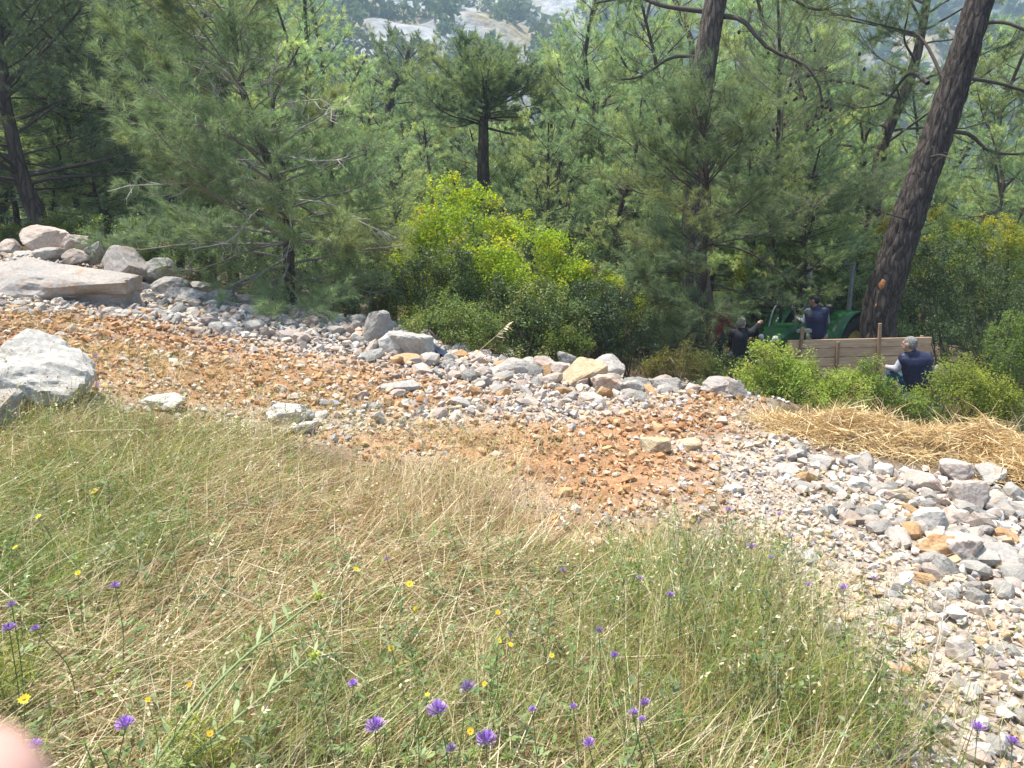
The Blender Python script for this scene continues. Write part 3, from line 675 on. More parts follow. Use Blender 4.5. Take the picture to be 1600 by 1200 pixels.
def grow_pine(seed, trunk, r0, r1=.03, n_br=45, h0=.15, L=lambda t: 2.5 * (1 - t) + .5, elev=lambda t: .25 + .9 * t, density=7.0, shoots=5.0, tuft=26,
              nl=.11, nw=.005, cones=0, bare=.25, az=None, azl=None, tside=10, tseg=28, twig_r=1.0, pal=NEED_C, droop=.0, upturn=.35, fill=(.22, 1.0), flat=.35):
    """returns three mesh builders: trunk, limbs, needles (local coordinates: foot of the trunk at the origin)"""
    g = np.random.default_rng(seed)
    T = catmull(np.asarray(trunk, float), tseg); s = np.linspace(0, 1, tseg)
    rad = r1 + (r0 - r1) * (1 - s) ** .85; rad[0] *= 1.22; rad[1] *= 1.07
    mt = MB(); ml = MB(); mn = MB(); ends = []
    Vt, Ft = tube(T, rad, tside)
    Vt = Vt + fbm(Vt * 2.3, 2, seed % 50)[:, None] * .03 * r0 * 3 * np.array([1, 1, 0])
    mt.add(Vt, Ft)
    nwh = max(3, n_br // 4); hs = np.sort(np.concatenate([h0 + (0.99 - h0) * (np.maximum(np.arange(nwh) + g.uniform(-.25, .25, nwh), 0) / nwh) ** .9, g.uniform(h0, .97, n_br - nwh)]))
    ph = g.uniform(0, 6.28)
    SP, SD, SL, SC_ = [], [], [], []
    for i, h in enumerate(hs):
        h = float(np.clip(h, 0.02, .985)); k = h * (tseg - 1); k0 = int(k); o = T[k0] + (T[min(k0 + 1, tseg - 1)] - T[k0]) * (k - k0)
        tr = rad[k0]; ph += 2.4 + g.normal() * .4
        A = ph if az is None else az(h, g)
        tt_ = float(np.clip((h - h0) / (1 - h0), 0, 1)); ln = max(.25, L(tt_) * g.uniform(.6, 1.2)) * (1.0 if azl is None else azl(A, tt_)); e = elev(tt_) + g.normal() * .16
        m = 8; pts = [o]; e_ = e; A_ = A
        for q in range(m):
            d = np.array([math.cos(A_) * math.cos(e_), math.sin(A_) * math.cos(e_), math.sin(e_)])
            pts.append(pts[-1] + d * ln / m); e_ += (-droop + upturn * (q / m) - (.12 if q < 3 else 0)) / m * 2 + g.normal() * .07; A_ += g.normal() * .10
        pts = np.array(pts); br = min(tr * .36, .006 + .0085 * ln) * twig_r
        V, Fq = tube(pts, np.linspace(br, br * .22 + .002, m + 1), 5); ml.add(V, Fq)
        tint = pal[g.integers(0, len(pal))] * g.uniform(.88, 1.12)
        # side branches
        ns = max(3, int(ln * density)); ss = g.uniform(bare, 1.0, ns); kk = ss * m; ki = np.minimum(kk.astype(int), m - 1); fr = (kk - ki)[:, None]
        b0 = pts[ki] + (pts[ki + 1] - pts[ki]) * fr; tg = unit(pts[ki + 1] - pts[ki])
        sd = np.where(g.uniform(size=ns) < .5, 1, -1) * g.uniform(.5, 1.15, ns)
        up = np.array([0, 0, 1.]); lat = unit(np.cross(tg, up))
        d2 = unit(np.cos(sd)[:, None] * tg + np.sin(sd)[:, None] * lat + g.normal(size=(ns, 3)) * flat * .7 + up * .18)
        l2 = np.minimum(ln * g.uniform(.16, .42, ns) * (1.15 - .6 * ss), 1.1) + .1
        e2 = b0 + d2 * l2[:, None]; e2[:, 2] += .12 * l2
        mid = .5 * (b0 + e2); mid[:, 2] -= .04 * l2
        w2 = (.003 + .004 * l2) * twig_r
        sticks(ml, b0, mid, w2, w2 * .75); sticks(ml, mid, e2, w2 * .75, w2 * .4)
        # shoots on the side branches, and their tips
        for j in range(ns):
            nk = max(2, int(l2[j] * shoots * 2)); q = g.uniform(*fill, nk)[:, None]
            pb = b0[j] + (e2[j] - b0[j]) * q; dd = unit(d2[j] + g.normal(size=(nk, 3)) * .62 + up * .22)
            ll = g.uniform(.10, .24, nk) * (nl / .11) ** .5
            SP.append(pb); SD.append(dd); SL.append(ll); SC_.append(np.tile(tint, (nk, 1)) * g.uniform(.75, 1.28, (nk, 1)))
        SP.append(e2 - d2 * .08); SD.append(unit(d2 + up * .3)); SL.append(np.full(ns, .18)); SC_.append(np.tile(tint, (ns, 1)) * g.uniform(.9, 1.3, (ns, 1)))
        SP.append(pts[-2:-1]); SD.append(unit(pts[-1:] - pts[-2:-1])); SL.append(np.array([.25])); SC_.append(tint[None] * 1.15)
        ends.append(pts)
    P = np.vstack(SP); D = np.vstack(SD); Ls = np.concatenate(SL); Cs = np.vstack(SC_)
    slivers(ml, P, P + D * Ls[:, None] * .9, .004 * twig_r)
    needles(mn, P, D, Ls, tuft, nl, nw, Cs, g)
    return mt, ml, mn, ends, T, rad
def pine_thing(loc, label, group, parts, rz=0, twig=None, bark=None, needle=None, name='pine_tree'):
    root = thing(name, loc, label, 'tree', group, rz)
    mt, ml, mn = parts[:3]
    mt.obj('trunk', bark or M_BARK, root, smooth=True)
    ml.obj('limbs', twig or M_TWIG, root, smooth=True)
    mn.obj('crown', needle or M_NEEDLE, root)
    return root
def gpt(px, Y):
    """ground point under pixel column px at distance Y"""
    x = (px - 800) / F_PX * Y / (math.cos(PITCH) + .0)
    return np.array([x, Y, h1(x, Y)])
def local(points, base):
    return [np.array(p) - base for p in points]

def limb(ml, mn, pts, r0, g, density=5, tuft=40, nl=.15, nw=.0075, bare=.4, pal=NEED_C, shoots=4.0, dead=False, l2max=.8):
    P = catmull(np.asarray(pts), 14); V, F = tube(P, np.linspace(r0, r0 * .25 + .003, 14), 7); ml.add(V, F)
    ln = np.linalg.norm(np.diff(P, axis=0), axis=1).sum(); ns = max(3, int(ln * density)); ss = g.uniform(bare, 1, ns); k = ss * 13; ki = np.minimum(k.astype(int), 12)
    b0 = P[ki] + (P[ki + 1] - P[ki]) * (k - ki)[:, None]; tg = unit(P[ki + 1] - P[ki]); up = np.array([0, 0, 1.])
    d2 = unit(tg * .7 + g.normal(size=(ns, 3)) * .65 + up * (.25 if not dead else -.25)); l2 = g.uniform(.25, l2max, ns)
    e2 = b0 + d2 * l2[:, None]; mid = .5 * (b0 + e2) + g.normal(size=(ns, 3)) * .04
    sticks(ml, b0, mid, .009, .006); sticks(ml, mid, e2, .006, .003)
    SP, SD = [], []
    for j in range(ns):
        nk = max(2, int(l2[j] * shoots * 2)); q = g.uniform(.2, 1, nk)[:, None]
        SP.append(b0[j] + (e2[j] - b0[j]) * q); SD.append(unit(d2[j] + g.normal(size=(nk, 3)) * .7 + up * .2))
    SP = np.vstack(SP); SD = np.vstack(SD); L = g.uniform(.1, .26, len(SP))
    slivers(ml, SP, SP + SD * L[:, None], .005)
    if not dead: needles(mn, SP, SD, L, tuft, nl, nw, pal[g.integers(0, len(pal), len(SP))] * g.uniform(.8, 1.15, (len(SP), 1)), g)
    return e2
# --- the young pale pine in front, left of the yellow-green bush
Yp = 12.9
bs = gpt(458, Yp); bs[2] -= .1
tr = local([bs, at(452, 395, Yp), at(445, 320, Yp), at(405, 215, Yp - .1), at(376, 130, Yp - .1), at(362, 20, Yp), at(352, -120, Yp)], bs)
pp = grow_pine(301, tr, .105, .02, n_br=72, h0=.08, L=lambda t: 2.85 * (1 - t) ** .8 + .55, azl=lambda A, t: 1.05 if math.cos(A) < .1 else .66, elev=lambda t: .06 + .75 * t, density=6.0, shoots=5.6, tuft=34, nl=.150, nw=.0072, bare=.32, droop=.12, upturn=.5)
def yp_(*a): return local([at(px, py, Yp + dy) for px, py, dy in a], bs)
gy_ = np.random.default_rng(78)
for a_ in [((452, 400, 0), (420, 420, -.3), (380, 445, -.5), (330, 462, -.6)), ((455, 420, 0), (500, 440, -.4), (550, 450, -.6), (600, 462, -.7)), ((452, 410, 0), (440, 440, -.8), (425, 462, -1.0)), ((450, 380, 0), (395, 390, -.2), (330, 415, -.3), (270, 425, -.3)),
           ((455, 430, 0), (480, 455, -.9), (500, 470, -1.2)), ((450, 370, 0), (520, 385, .1), (580, 400, .1), (625, 420, 0)), ((455, 440, 0), (400, 455, .3), (340, 450, .6)), ((455, 440, 0), (530, 430, .5), (590, 440, .8))]:
    limb(pp[1], pp[2], yp_(*a_), .02, gy_, 9, 30, .15, .0072, .2, l2max=.55)
young = pine_thing(bs, 'young pale green pine with whitish bare twigs, left of the yellow-green bush', None, pp)
mbb = MB(); dum = MB(); gb_ = np.random.default_rng(79)
for a_ in [((372, 120, -.1), (390, 80, -.5), (378, 30, -.6)), ((378, 140, -.1), (420, 125, -.7), (435, 65, -.9)), ((385, 150, -.1), (350, 110, -.6), (310, 90, -.8)), ((368, 75, 0), (330, 62, -.5), (305, 58, -.7)), ((395, 200, -.1), (440, 165, -.8), (500, 155, -1)),
           ((402, 215, -.1), (470, 200, -.6), (550, 155, -.8)), ((412, 235, 0), (480, 250, -.8), (535, 250, -1)), ((400, 220, 0), (350, 190, -.6), (340, 140, -.8)), ((445, 300, 0), (370, 275, -.8), (300, 285, -1.1), (200, 290, -1.2)), ((446, 312, 0), (400, 330, -.7), (360, 375, -1), (295, 390, -1.1)),
           ((450, 310, 0), (520, 320, -.6), (560, 345, -.9), (620, 372, -1)), ((452, 330, 0), (455, 365, -.5), (448, 400, -.6)), ((430, 265, 0), (390, 250, -.6), (320, 255, -.9)), ((362, 40, 0), (320, 20, -.4), (290, 0, -.5))]:
    limb(mbb, dum, yp_(*a_), .016, gb_, 6, bare=.35, dead=True, l2max=.4)
mbb.obj('bare_branches', plain('bare_pale_branch', (.40, .365, .315), .85, noise=.3, scale=25), young, smooth=True)

# --- the young dense pine in front of the straight trunk
Yq = 13.2
bq = gpt(1120, Yq); bq[2] -= .1
tq = local([bq, at(1108, 480, Yq), at(1098, 400, Yq), at(1106, 320, Yq), at(1100, 240, Yq), at(1094, 165, Yq)], bq)
pq = grow_pine(302, tq, .10, .02, n_br=74, h0=.10, L=lambda t: 2.25 * (1 - t) ** .7 + .5, azl=lambda A, t: .58 if t < .42 else .95, elev=lambda t: .1 + .8 * t, az=lambda h, g: g.uniform(1.75, 4.4) if h < .42 else g.uniform(0, 6.28), density=6.0, shoots=5.6, tuft=34, nl=.150, nw=.0072, bare=.28, droop=.05, upturn=.5)
def qp(*a): return local([at(px, py, Yq + dy) for px, py, dy in a], bq)
gq_ = np.random.default_rng(77)
limb_later = [((1108, 440, 0), (1150, 455, .2), (1200, 472, .5), (1262, 488, .8)), ((1105, 500, 0), (1085, 515, -.3), (1060, 535, -.5), (1030, 545, -.7)), ((1108, 380, 0), (1160, 390, -.2), (1210, 420, -.3), (1240, 450, -.3))]
for i_, a_ in enumerate(limb_later): limb(pq[1], pq[2], qp(*a_), .022, gq_, 7 if i_ else 6, 30, .14, .0068, .35, l2max=.45 if i_ != 1 else .6)
pine_thing(bq, 'young feathery pine in front of the tall straight trunk, beside the red-jacketed person', None, pq, twig=M_TWIGD)
# --- its smaller neighbour to the right
Yr = 17.9
br_ = gpt(1215, Yr)
trr = local([br_, at(1212, 440, Yr), at(1205, 350, Yr), at(1215, 240, Yr), at(1218, 90, Yr), at(1214, -40, Yr)], br_)
pr = grow_pine(303, trr, .085, .02, n_br=64, h0=.36, L=lambda t: 2.5 * (1 - t) ** .6 + .4, elev=lambda t: .2 + .8 * t, density=6, shoots=4.4, tuft=28, nl=.12, nw=.005)
pine_thing(br_, 'slim pine rising behind the green tractor', None, pr)

# --- the big leaning trunk on the right
Yl = 14.7
bl = gpt(1378, Yl); bl[2] -= .1
tl = local([bl, at(1372, 500, Yl), at(1400, 400, Yl), at(1440, 280, Yl), at(1482, 160, Yl), at(1525, 20, Yl), at(1590, -200, Yl), at(1640, -420, Yl)], bl)
g0 = np.random.default_rng(1)
def big_trunk(T, rfun, seg, side, seed, amp=.03):
    T = catmull(T, seg); s = np.linspace(0, 1, seg); V, F = tube(T, rfun(s), side)
    ax = np.repeat(T, side, axis=0); out = unit(V - ax)
    ang = np.tile(np.arange(side) / side * 2 * math.pi, seg); hh = np.repeat(np.r_[0, np.cumsum(np.linalg.norm(np.diff(T, axis=0), axis=1))], side)
    q = np.c_[np.cos(ang) * 2.3, np.sin(ang) * 2.3, hh * 1.5]
    pl = np.abs(vnoise(q * 1.7, seed)) ; cr = np.clip(pl * 3.0, 0, 1)
    V = V + out * ((cr - .6) * amp + fbm(q * 3.3, 2, seed) * amp * .5)[:, None]
    mb = MB(); mb.add(V, F); return mb, T
mtl, TL = big_trunk(tl, lambda s: (.43 * (1 - s) ** .6 * .62 + .215) * .68 + .10 * np.exp(-s * 22), 190, 72, 7, .034)
leaning = thing('pine_tree', bl, 'large leaning pine with thick plated bark and an orange wound, right of the tractor', 'tree')
mtl.obj('trunk', M_BARKB, leaning, smooth=True)
# crown and limbs of the leaning pine: dead stubs low, needled limbs reaching right
gl = np.random.default_rng(9)
mll = MB(); mnl = MB()
def lp(*a): return local([at(px, py, Yl + dy) for px, py, dy in a], bl)
limb(mll, mnl, lp((1470, 205, 0), (1515, 210, .2), (1545, 235, .3), (1600, 240, .4), (1680, 225, .5)), .045, gl, 8)
limb(mll, mnl, lp((1500, 120, 0), (1560, 130, .8), (1640, 150, 1.4), (1740, 140, 2)), .04, gl, 8)
limb(mll, mnl, lp((1520, 40, 0), (1570, 35, -.4), (1640, 60, -.8), (1720, 50, -1)), .04, gl, 8)
limb(mll, mnl, lp((1475, 125, 0), (1440, 60, .5), (1400, 45, .8), (1300, 20, 1.4)), .034, gl, 7)
limb(mll, mnl, lp((1450, 130, .3), (1420, 115, .9), (1380, 160, 1.2), (1330, 170, 1.6)), .045, gl, 7)
limb(mll, mnl, lp((1430, 345, 0), (1400, 338, -.4), (1375, 330, -.6)), .025, gl, 5, dead=True)
limb(mll, mnl, lp((1455, 245, -.3), (1470, 242, -.5), (1485, 247, -.7)), .02, gl, 3, dead=True, l2max=.3)
limb(mll, mnl, lp((1555, 250, .3), (1562, 300, .3), (1560, 330, .2), (1500, 342, .1)), .022, gl, 7, dead=True, l2max=.5)
limb(mll, mnl, lp((1545, 0, 0), (1600, -60, -.5), (1700, -80, -1), (1800, -60, -1)), .04, gl, 8)
limb(mll, mnl, lp((1560, -100, 0), (1450, -140, .5), (1350, -90, 1), (1250, -60, 1.5)), .04, gl, 8)
limb(mll, mnl, lp((1590, -200, 0), (1650, -260, 1), (1700, -330, 1.5)), .04, gl, 8)
limb(mll, mnl, lp((1600, -240, 0), (1540, -330, -.5), (1480, -380, -1)), .04, gl, 8)
mll.obj('limbs', M_TWIGD, leaning, smooth=True); mnl.obj('crown', M_NEEDLE, leaning)
wd = MB()   # fresh resin wound on the left edge of the trunk
def wound(px, py, wx, hy, seed):
    c0 = at(px, py, Yl) - bl; ax = TL[np.argmin(np.abs(TL[:, 2] - c0[2]))]; out = unit(np.array([-.66, -.75, 0.05])); VV = np.vstack(mtl.V); nr = VV[np.abs(VV[:, 2] - c0[2]) < .06] - ax
    along = nr @ out; rr = np.max(np.where(np.linalg.norm(nr - along[:, None] * out, axis=1) < .12, along, 0)); c = ax + out * (rr + .004)
    side = unit(np.cross(out, [0.3, 0, 1])); upv = np.cross(side, out)
    gq = np.random.default_rng(seed); n = 9; ang = np.linspace(0, 2 * math.pi, n, endpoint=False)
    ring = [c + side * math.cos(a) * wx * gq.uniform(.6, 1.3) + upv * math.sin(a) * hy * gq.uniform(.6, 1.3) for a in ang]
    V = np.vstack([np.array(ring) - out * .06, np.array(ring) * .6 + c * .4 + out * .004, c + out * .006])
    F4 = np.array([[k, (k + 1) % n, n + (k + 1) % n, n + k] for k in range(n)]); F3 = np.array([[n + k, n + (k + 1) % n, 2 * n] for k in range(n)])
    return V, F4, F3
WOUNDS = [(1360, 446, .075, .15, 1), (1353, 478, .03, .07, 2)]

# --- the tall straight trunk behind the feathery pine
Ys = 16.5
bt = gpt(1078, Ys)
tt = local([bt, at(1082, 420, Ys), at(1086, 300, Ys), at(1092, 180, Ys), at(1108, 60, Ys), at(1128, -60, Ys), at(1150, -260, Ys), at(1165, -420, Ys)], bt)
mts, TS = big_trunk(tt, lambda s: .165 + .10 * (1 - s) ** .8 + .06 * np.exp(-s * 20), 120, 40, 17, .03)
straight = thing('pine_tree', bt, 'tall pine with a straight grey brown trunk and a long drooping dead branch', 'tree')
mts.obj('trunk', bark_mat('pine_bark_grey', (.06, .046, .038), (.235, .19, .16), 8.0), straight, smooth=True)
mls = MB(); mns = MB(); gs = np.random.default_rng(19)
def sp(*a): return local([at(px, py, Ys + dy) for px, py, dy in a], bt)
DEAD_ENDS = []
DEAD_ENDS.append(limb(mls, mns, sp((1125, 25, 0), (1160, 32, -.4), (1200, 75, -.7), (1255, 100, -.9), (1278, 130, -1), (1285, 160, -1)), .055, gs, 9, dead=True, bare=.25, l2max=.8))
DEAD_ENDS.append(limb(mls, mns, sp((1100, 140, 0), (1140, 150, -.3), (1175, 180, -.5), (1200, 225, -.6)), .04, gs, 8, dead=True, l2max=.7))
limb(mls, mns, sp((1120, 20, 0), (1040, 10, .3), (990, -5, .6), (930, 5, .8)), .06, gs, 7)
limb(mls, mns, sp((1110, 90, 0), (1050, 90, .5), (1000, 120, .7), (950, 125, .9)), .045, gs, 7)
limb(mls, mns, sp((1130, -20, 0), (1190, -30, -1), (1260, 10, -1.4), (1300, 15, -1.6)), .06, gs, 7)
limb(mls, mns, sp((1135, -60, 0), (1200, -120, .5), (1300, -120, .8), (1380, -90, 1)), .06, gs, 8)
limb(mls, mns, sp((1140, -150, 0), (1060, -220, .5), (980, -220, .8), (900, -180, 1)), .06, gs, 8)
limb(mls, mns, sp((1150, -260, 0), (1230, -330, -.5), (1300, -350, -.8)), .06, gs, 8)
limb(mls, mns, sp((1150, -250, 0), (1060, -350, -.5), (1000, -380, -.8)), .06, gs, 8)
def cones(ends, root, g, n):
    mb = MB()
    for k in range(n):
        e = ends[g.integers(0, len(ends))] + g.normal(size=3) * np.array([.12, .12, .08]); r = g.uniform(.022, .034)
        lathe(mb, [(.001, r * 1.5), (r * .7, r * .8), (r, 0), (r * .8, -r * .9), (.001, -r * 1.4)], 6, c=e, C=np.array([.06, .042, .03]))
    tag(mb.obj('cones', M_CONE, root, smooth=True), kind='stuff')
M_CONE = vcol_mat('pine_cone', .9, 60, .3, .4, .004)
cones(np.vstack(DEAD_ENDS), straight, gs, 70)
mls.obj('limbs', M_TWIGD, straight, smooth=True); mns.obj('crown', M_NEEDLE, straight)

# --- the shaded pines on the left, part of their shade put into darker needle colours
Yd = 17.5
bd = gpt(72, Yd)
td = local([bd, at(60, 345, Yd), at(42, 300, Yd), at(25, 250, Yd), at(8, 150, Yd), at(-5, 30, Yd), at(-25, -150, Yd)], bd)
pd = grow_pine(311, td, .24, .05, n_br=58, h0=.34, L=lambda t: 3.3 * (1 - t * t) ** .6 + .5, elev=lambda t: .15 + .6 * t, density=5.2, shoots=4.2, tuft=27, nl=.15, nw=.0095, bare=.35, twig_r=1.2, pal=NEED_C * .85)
pine_thing(bd, 'dark shaded pine with a black trunk leaning left, at the left edge', None, pd, twig=M_TWIGD, needle=M_NEEDLE_SHADE)
Ye = 20.5
be = gpt(212, Ye)
te = local([be, at(228, 280, Ye), at(232, 210, Ye), at(195, 185, Ye), at(172, 150, Ye), at(165, 90, Ye), at(180, 0, Ye), at(190, -80, Ye)], be)
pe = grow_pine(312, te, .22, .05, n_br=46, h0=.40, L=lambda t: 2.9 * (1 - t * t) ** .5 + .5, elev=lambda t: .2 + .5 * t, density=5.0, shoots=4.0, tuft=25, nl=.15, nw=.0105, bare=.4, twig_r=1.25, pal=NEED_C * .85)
pine_thing(be, 'dark pine with a crooked black trunk behind the young pale pine', None, pe, twig=M_TWIGD, needle=M_NEEDLE_SHADE)
# --- the umbrella pine with the short black trunk and the open pine left of it
Yu = 25.0
bu = gpt(757, Yu)
tu = local([bu, at(756, 300, Yu), at(755, 255, Yu), at(756, 215, Yu), at(757, 185, Yu), at(764, 160, Yu), at(772, 135, Yu)], bu)
pu = grow_pine(313, tu, .24, .07, n_br=46, h0=.58, L=lambda t: 3.2 * (1 - .45 * t), elev=lambda t: .12 + .6 * t, density=6.0, shoots=4.6, tuft=30, nl=.17, nw=.0125, bare=.15, twig_r=1.3, flat=.3, pal=NEED_C * 1.12)
pine_thing(bu, 'spreading pine with a short black trunk above the yellow-green bush', None, pu, twig=M_TWIGD)
Yo = 31.0
bo = gpt(612, Yo)
to = local([bo, at(612, 300, Yo), at(611, 230, Yo), at(609, 170, Yo), at(613, 140, Yo), at(632, 110, Yo), at(640, 75, Yo)], bo)
po = grow_pine(314, to, .27, .06, n_br=26, h0=.5, L=lambda t: 2.1 * (1 - .5 * t), elev=lambda t: .25 + .5 * t, density=4.5, shoots=3.6, tuft=25, nl=.17, nw=.0135, bare=.45, twig_r=1.6)
pine_thing(bo, 'open pine with a bare lower trunk before the rocky hillside', None, po, twig=M_TWIGD)
# --- the pine behind the leaning trunk with the split stub
Yv = 21.0
bv = gpt(1372, Yv)
tv = local([bv, at(1366, 330, Yv), at(1372, 270, Yv), at(1382, 215, Yv), at(1420, 130, Yv), at(1440, 50, Yv), at(1452, -40, Yv), at(1460, -160, Yv)], bv)
pv = grow_pine(315, tv, .22, .05, n_br=44, h0=.36, L=lambda t: 3.0 * (1 - t * t) ** .6 + .4, elev=lambda t: .15 + .6 * t, density=5.0, shoots=4.0, tuft=25, nl=.15, nw=.0105, bare=.35, twig_r=1.3, pal=NEED_C * 1.1)
pine_thing(bv, 'mid-distance pine with a forked dark trunk, left of the big leaning trunk', None, pv, twig=M_TWIGD)
for lx, Y, pts, lab, sd in [(884, 23.0, [(884, 360), (890, 310), (893, 280), (897, 200)], 'thin dark trunk leaning right in the shade behind the green bushes', 321),
                            (922, 25.0, [(922, 370), (921, 320), (918, 270), (915, 180)], 'thin dark upright trunk just right of the leaning thin one', 322),
                            (866, 27.0, [(866, 380), (865, 320), (864, 270), (860, 170)], 'short stout trunk in the shade left of the leaning thin one', 323)]:
    b_ = gpt(lx, Y); t_ = local([b_] + [at(px, py, Y) for px, py in pts], b_)
    q_ = grow_pine(sd, t_, .17, .04, n_br=22, h0=.55, L=lambda t: 1.9 * (1 - t * .6), elev=lambda t: .3 + .5 * t, density=4.5, shoots=3.6, tuft=22, nl=.15, nw=.0115, twig_r=1.25)
    pine_thing(b_, lab, None, q_, twig=M_TWIGD)

# --- the forest behind: five grown pines, copied with their own turn, lean and size
protos = []
for k in range(4):
    g = np.random.default_rng(400 + k); H = 10.0
    tk = [(0, 0, 0), (g.normal() * .12, g.normal() * .12, 2.5), (g.normal() * .25, g.normal() * .25, 5), (g.normal() * .45, g.normal() * .45, 7.5), (g.normal() * .5, g.normal() * .5, H)]
    wide = (1.0, .8, 1.15, .9, 1.05)[k]
    protos.append(grow_pine(410 + k, tk, .16, .03, n_br=56, h0=(.20, .10, .30, .08)[k], L=lambda t, w=wide: w * (2.6 * (1 - t) ** .75 + .45), elev=lambda t: .12 + .65 * t, density=4.4, shoots=4.4, tuft=19,
                            nl=.17, nw=.0155, bare=.35, twig_r=1.3, tseg=14, pal=NEED_C * (1.9 if k % 2 else 1.6)))
forest = []
COLS = [(5, 'the left edge of the picture'), (72, 'the black trunk leaning left'), (190, 'the crooked black trunk'), (362, 'the tip of the young pale pine'), (500, 'the right side of the young pale pine'), (612, 'the open bare-trunked pine'), (757, 'the spreading pine'), (884, 'the thin leaning dark trunk'), (985, 'the feathery pine'),
        (1110, 'the tall straight trunk'), (1215, 'the slim pine'), (1330, 'the drooping dead branch'), (1405, 'the forked dark trunk'), (1500, 'the big leaning trunk'), (1590, 'the right edge of the picture')]
def zone_label(px, Y):
    c, nm = min(COLS, key=lambda q: abs(q[0] - px))
    rel = ('behind', 'left of', 'right of')[0 if abs(px - c) < 22 else 1 if px < c else 2]
    grp = 'forest pines at the left' if px < 330 else 'forest pines behind the young pale pine' if px < 640 else 'forest pines above the bushes' if px < 960 else 'forest pines behind the straight trunk' if px < 1340 else 'forest pines at the right'
    return (f'green pine {rel} {nm}' if 'edge' not in nm else f'green pine near {nm}', grp)
proto_roots = {}
def plant(px, Y, top_py, k, rz, lean=(0, 0)):
    b = gpt(px, Y); H = max(3.0, at(px, top_py, Y)[2] - b[2]); s = H / 10.0
    lab, grp = zone_label(px, Y); lab = lab.replace('green pine', ('near pine', 'green pine', 'far pine')[int(Y > 21) + int(Y > 31)], 1) + (', top in view' if top_py > 0 else ', top out of frame')
    if k not in proto_roots:
        r = pine_thing(b, lab, grp, protos[k], rz, twig=M_TWIGD); proto_roots[k] = r
        r.scale = (s * 1.05,) * 3; r.rotation_euler = (lean[0], lean[1], rz)
    else:
        w = 1.0 + .18 * math.sin(px * .7 + Y)
        dup(proto_roots[k], b, (lean[0], lean[1], rz), (s * w, s * w, s), lab, grp)
gF = np.random.default_rng(23)
# hand placed: pixel column, distance, height of the top in the photograph
HAND = [(30, 24, -160), (120, 23, -60), (260, 26, -150), (330, 22, -90), (150, 32, -40), (470, 21, -120), (535, 24, -40), (510, 30, -40), (420, 28, -100), (-60, 20, -150), (-80, 26, -100),
        (640, 36, 130), (700, 33, 165), (690, 42, 150), (860, 34, 110), (790, 40, 165), (840, 44, 150), (925, 28, 40), (960, 24, -70), (930, 38, 0), (730, 28, 200), (690, 22, 225), (640, 19, 245), (560, 18, 235),
        (830, 21, 215), (960, 19, 150), (930, 31, 110), (1010, 21, -40), (1020, 30, -90), (1060, 26, -120), (1150, 22, 70), (1180, 27, 20), (1240, 24, 110), (1210, 34, -20), (1290, 21, 190), (1290, 30, 115), (1130, 36, -90),
        (1340, 27, 205), (1420, 30, 30), (1420, 24, 210), (1520, 22, 190), (1575, 26, 40), (1640, 24, 30), (1660, 30, -20), (1290, 42, 60), (1250, 17.5, 230), (1180, 18.5, 200),
        (1010, 17, 200), (740, 18.5, 330), (800, 24, 270), (585, 27, 120), (470, 36, -30), (380, 34, -60), (230, 38, -60), (60, 36, -60), (1080, 44, -60), (960, 42, -60), (-140, 32, -80), (1720, 34, -20), (1760, 26, -20),
        (540, 19.5, 150), (300, 18.5, 120), (200, 19, 200), (110, 19.5, 180), (1330, 19.0, 270), (1450, 19, 290), (1195, 19.5, 60), (1260, 20.5, 30), (1140, 20, 130), (1310, 23, 100), (1380, 25, 120), (1460, 22, 200), (1580, 20, 200), (860, 19.5, 180), (900, 22, 170), (990, 22, 60), (960, 27, 60), (1040, 24, 60), (780, 31, 190), (740, 36, 175), (690, 28, 190), (640, 27, 200), (600, 21, 180), (660, 23.5, 240), (720, 24.5, 250), (830, 27, 190), (440, 19.5, 60), (380, 24, -40), (340, 27, -60), (290, 22, 40), (240, 24, 0), (190, 27, -20), (90, 28, -80), (60, 21, 60), (-20, 22, 0), (150, 22, 90), (500, 24, 20), (460, 30, 0), (560, 30, 90), (600, 33, 110), (540, 40, 60), (1100, 30, 0), (1220, 38, 0), (1100, 19, 120), (1540, 18.5, 300), (1620, 19, 270)]
for i, (px, Y, tp) in enumerate(HAND):
    if i % 6 == 5 and Y < 32 and 400 < px < 1500: continue
    plant(px, Y, tp, int(gF.integers(0, 4)), gF.uniform(0, 6.28), (gF.normal() * .05, gF.normal() * .05))

# --- woods and shrubs on the far slopes
def far_tree(mb, c, h, g, n=70, pal=NEED_C * np.array([.62, .66, .6])):
    """a small tree as scattered leaf clumps"""
    p = unit(g.normal(size=(n, 3))) * (g.uniform(.25, 1, (n, 1)) ** .5) * np.array([h * .42, h * .42, h * .46]) * g.uniform(.75, 1.2, (n, 1))
    p[:, :2] *= np.clip(1.1 - .6 * (p[:, 2:3] / (h * .46)), .3, 1.4)
    p[:, 2] += h * .5
    sz = h * g.uniform(.09, .19, (n, 1, 1)) * (50 / n) ** .45; Rm = rot_rand(n, g)
    q = np.array([[-1.2, -.7, 0], [1.2, -.6, .15], [0, 1.1, -.1]])
    V = np.einsum('nij,vj->nvi', Rm, q) * sz + p[:, None] + c
    F = np.arange(n * 3).reshape(-1, 3)
    col = pal[g.integers(0, len(pal))] * g.uniform(.75, 1.2) * g.uniform(.8, 1.2, (n, 1))
    mb.add(V.reshape(-1, 3), F, np.repeat(col, 3, axis=0))
M_FAR = leaf_mat('far_foliage', .25, .7, .1, (1.1, 1.15, .7))
gW = np.random.default_rng(61); mbw = MB(); shrubs = []
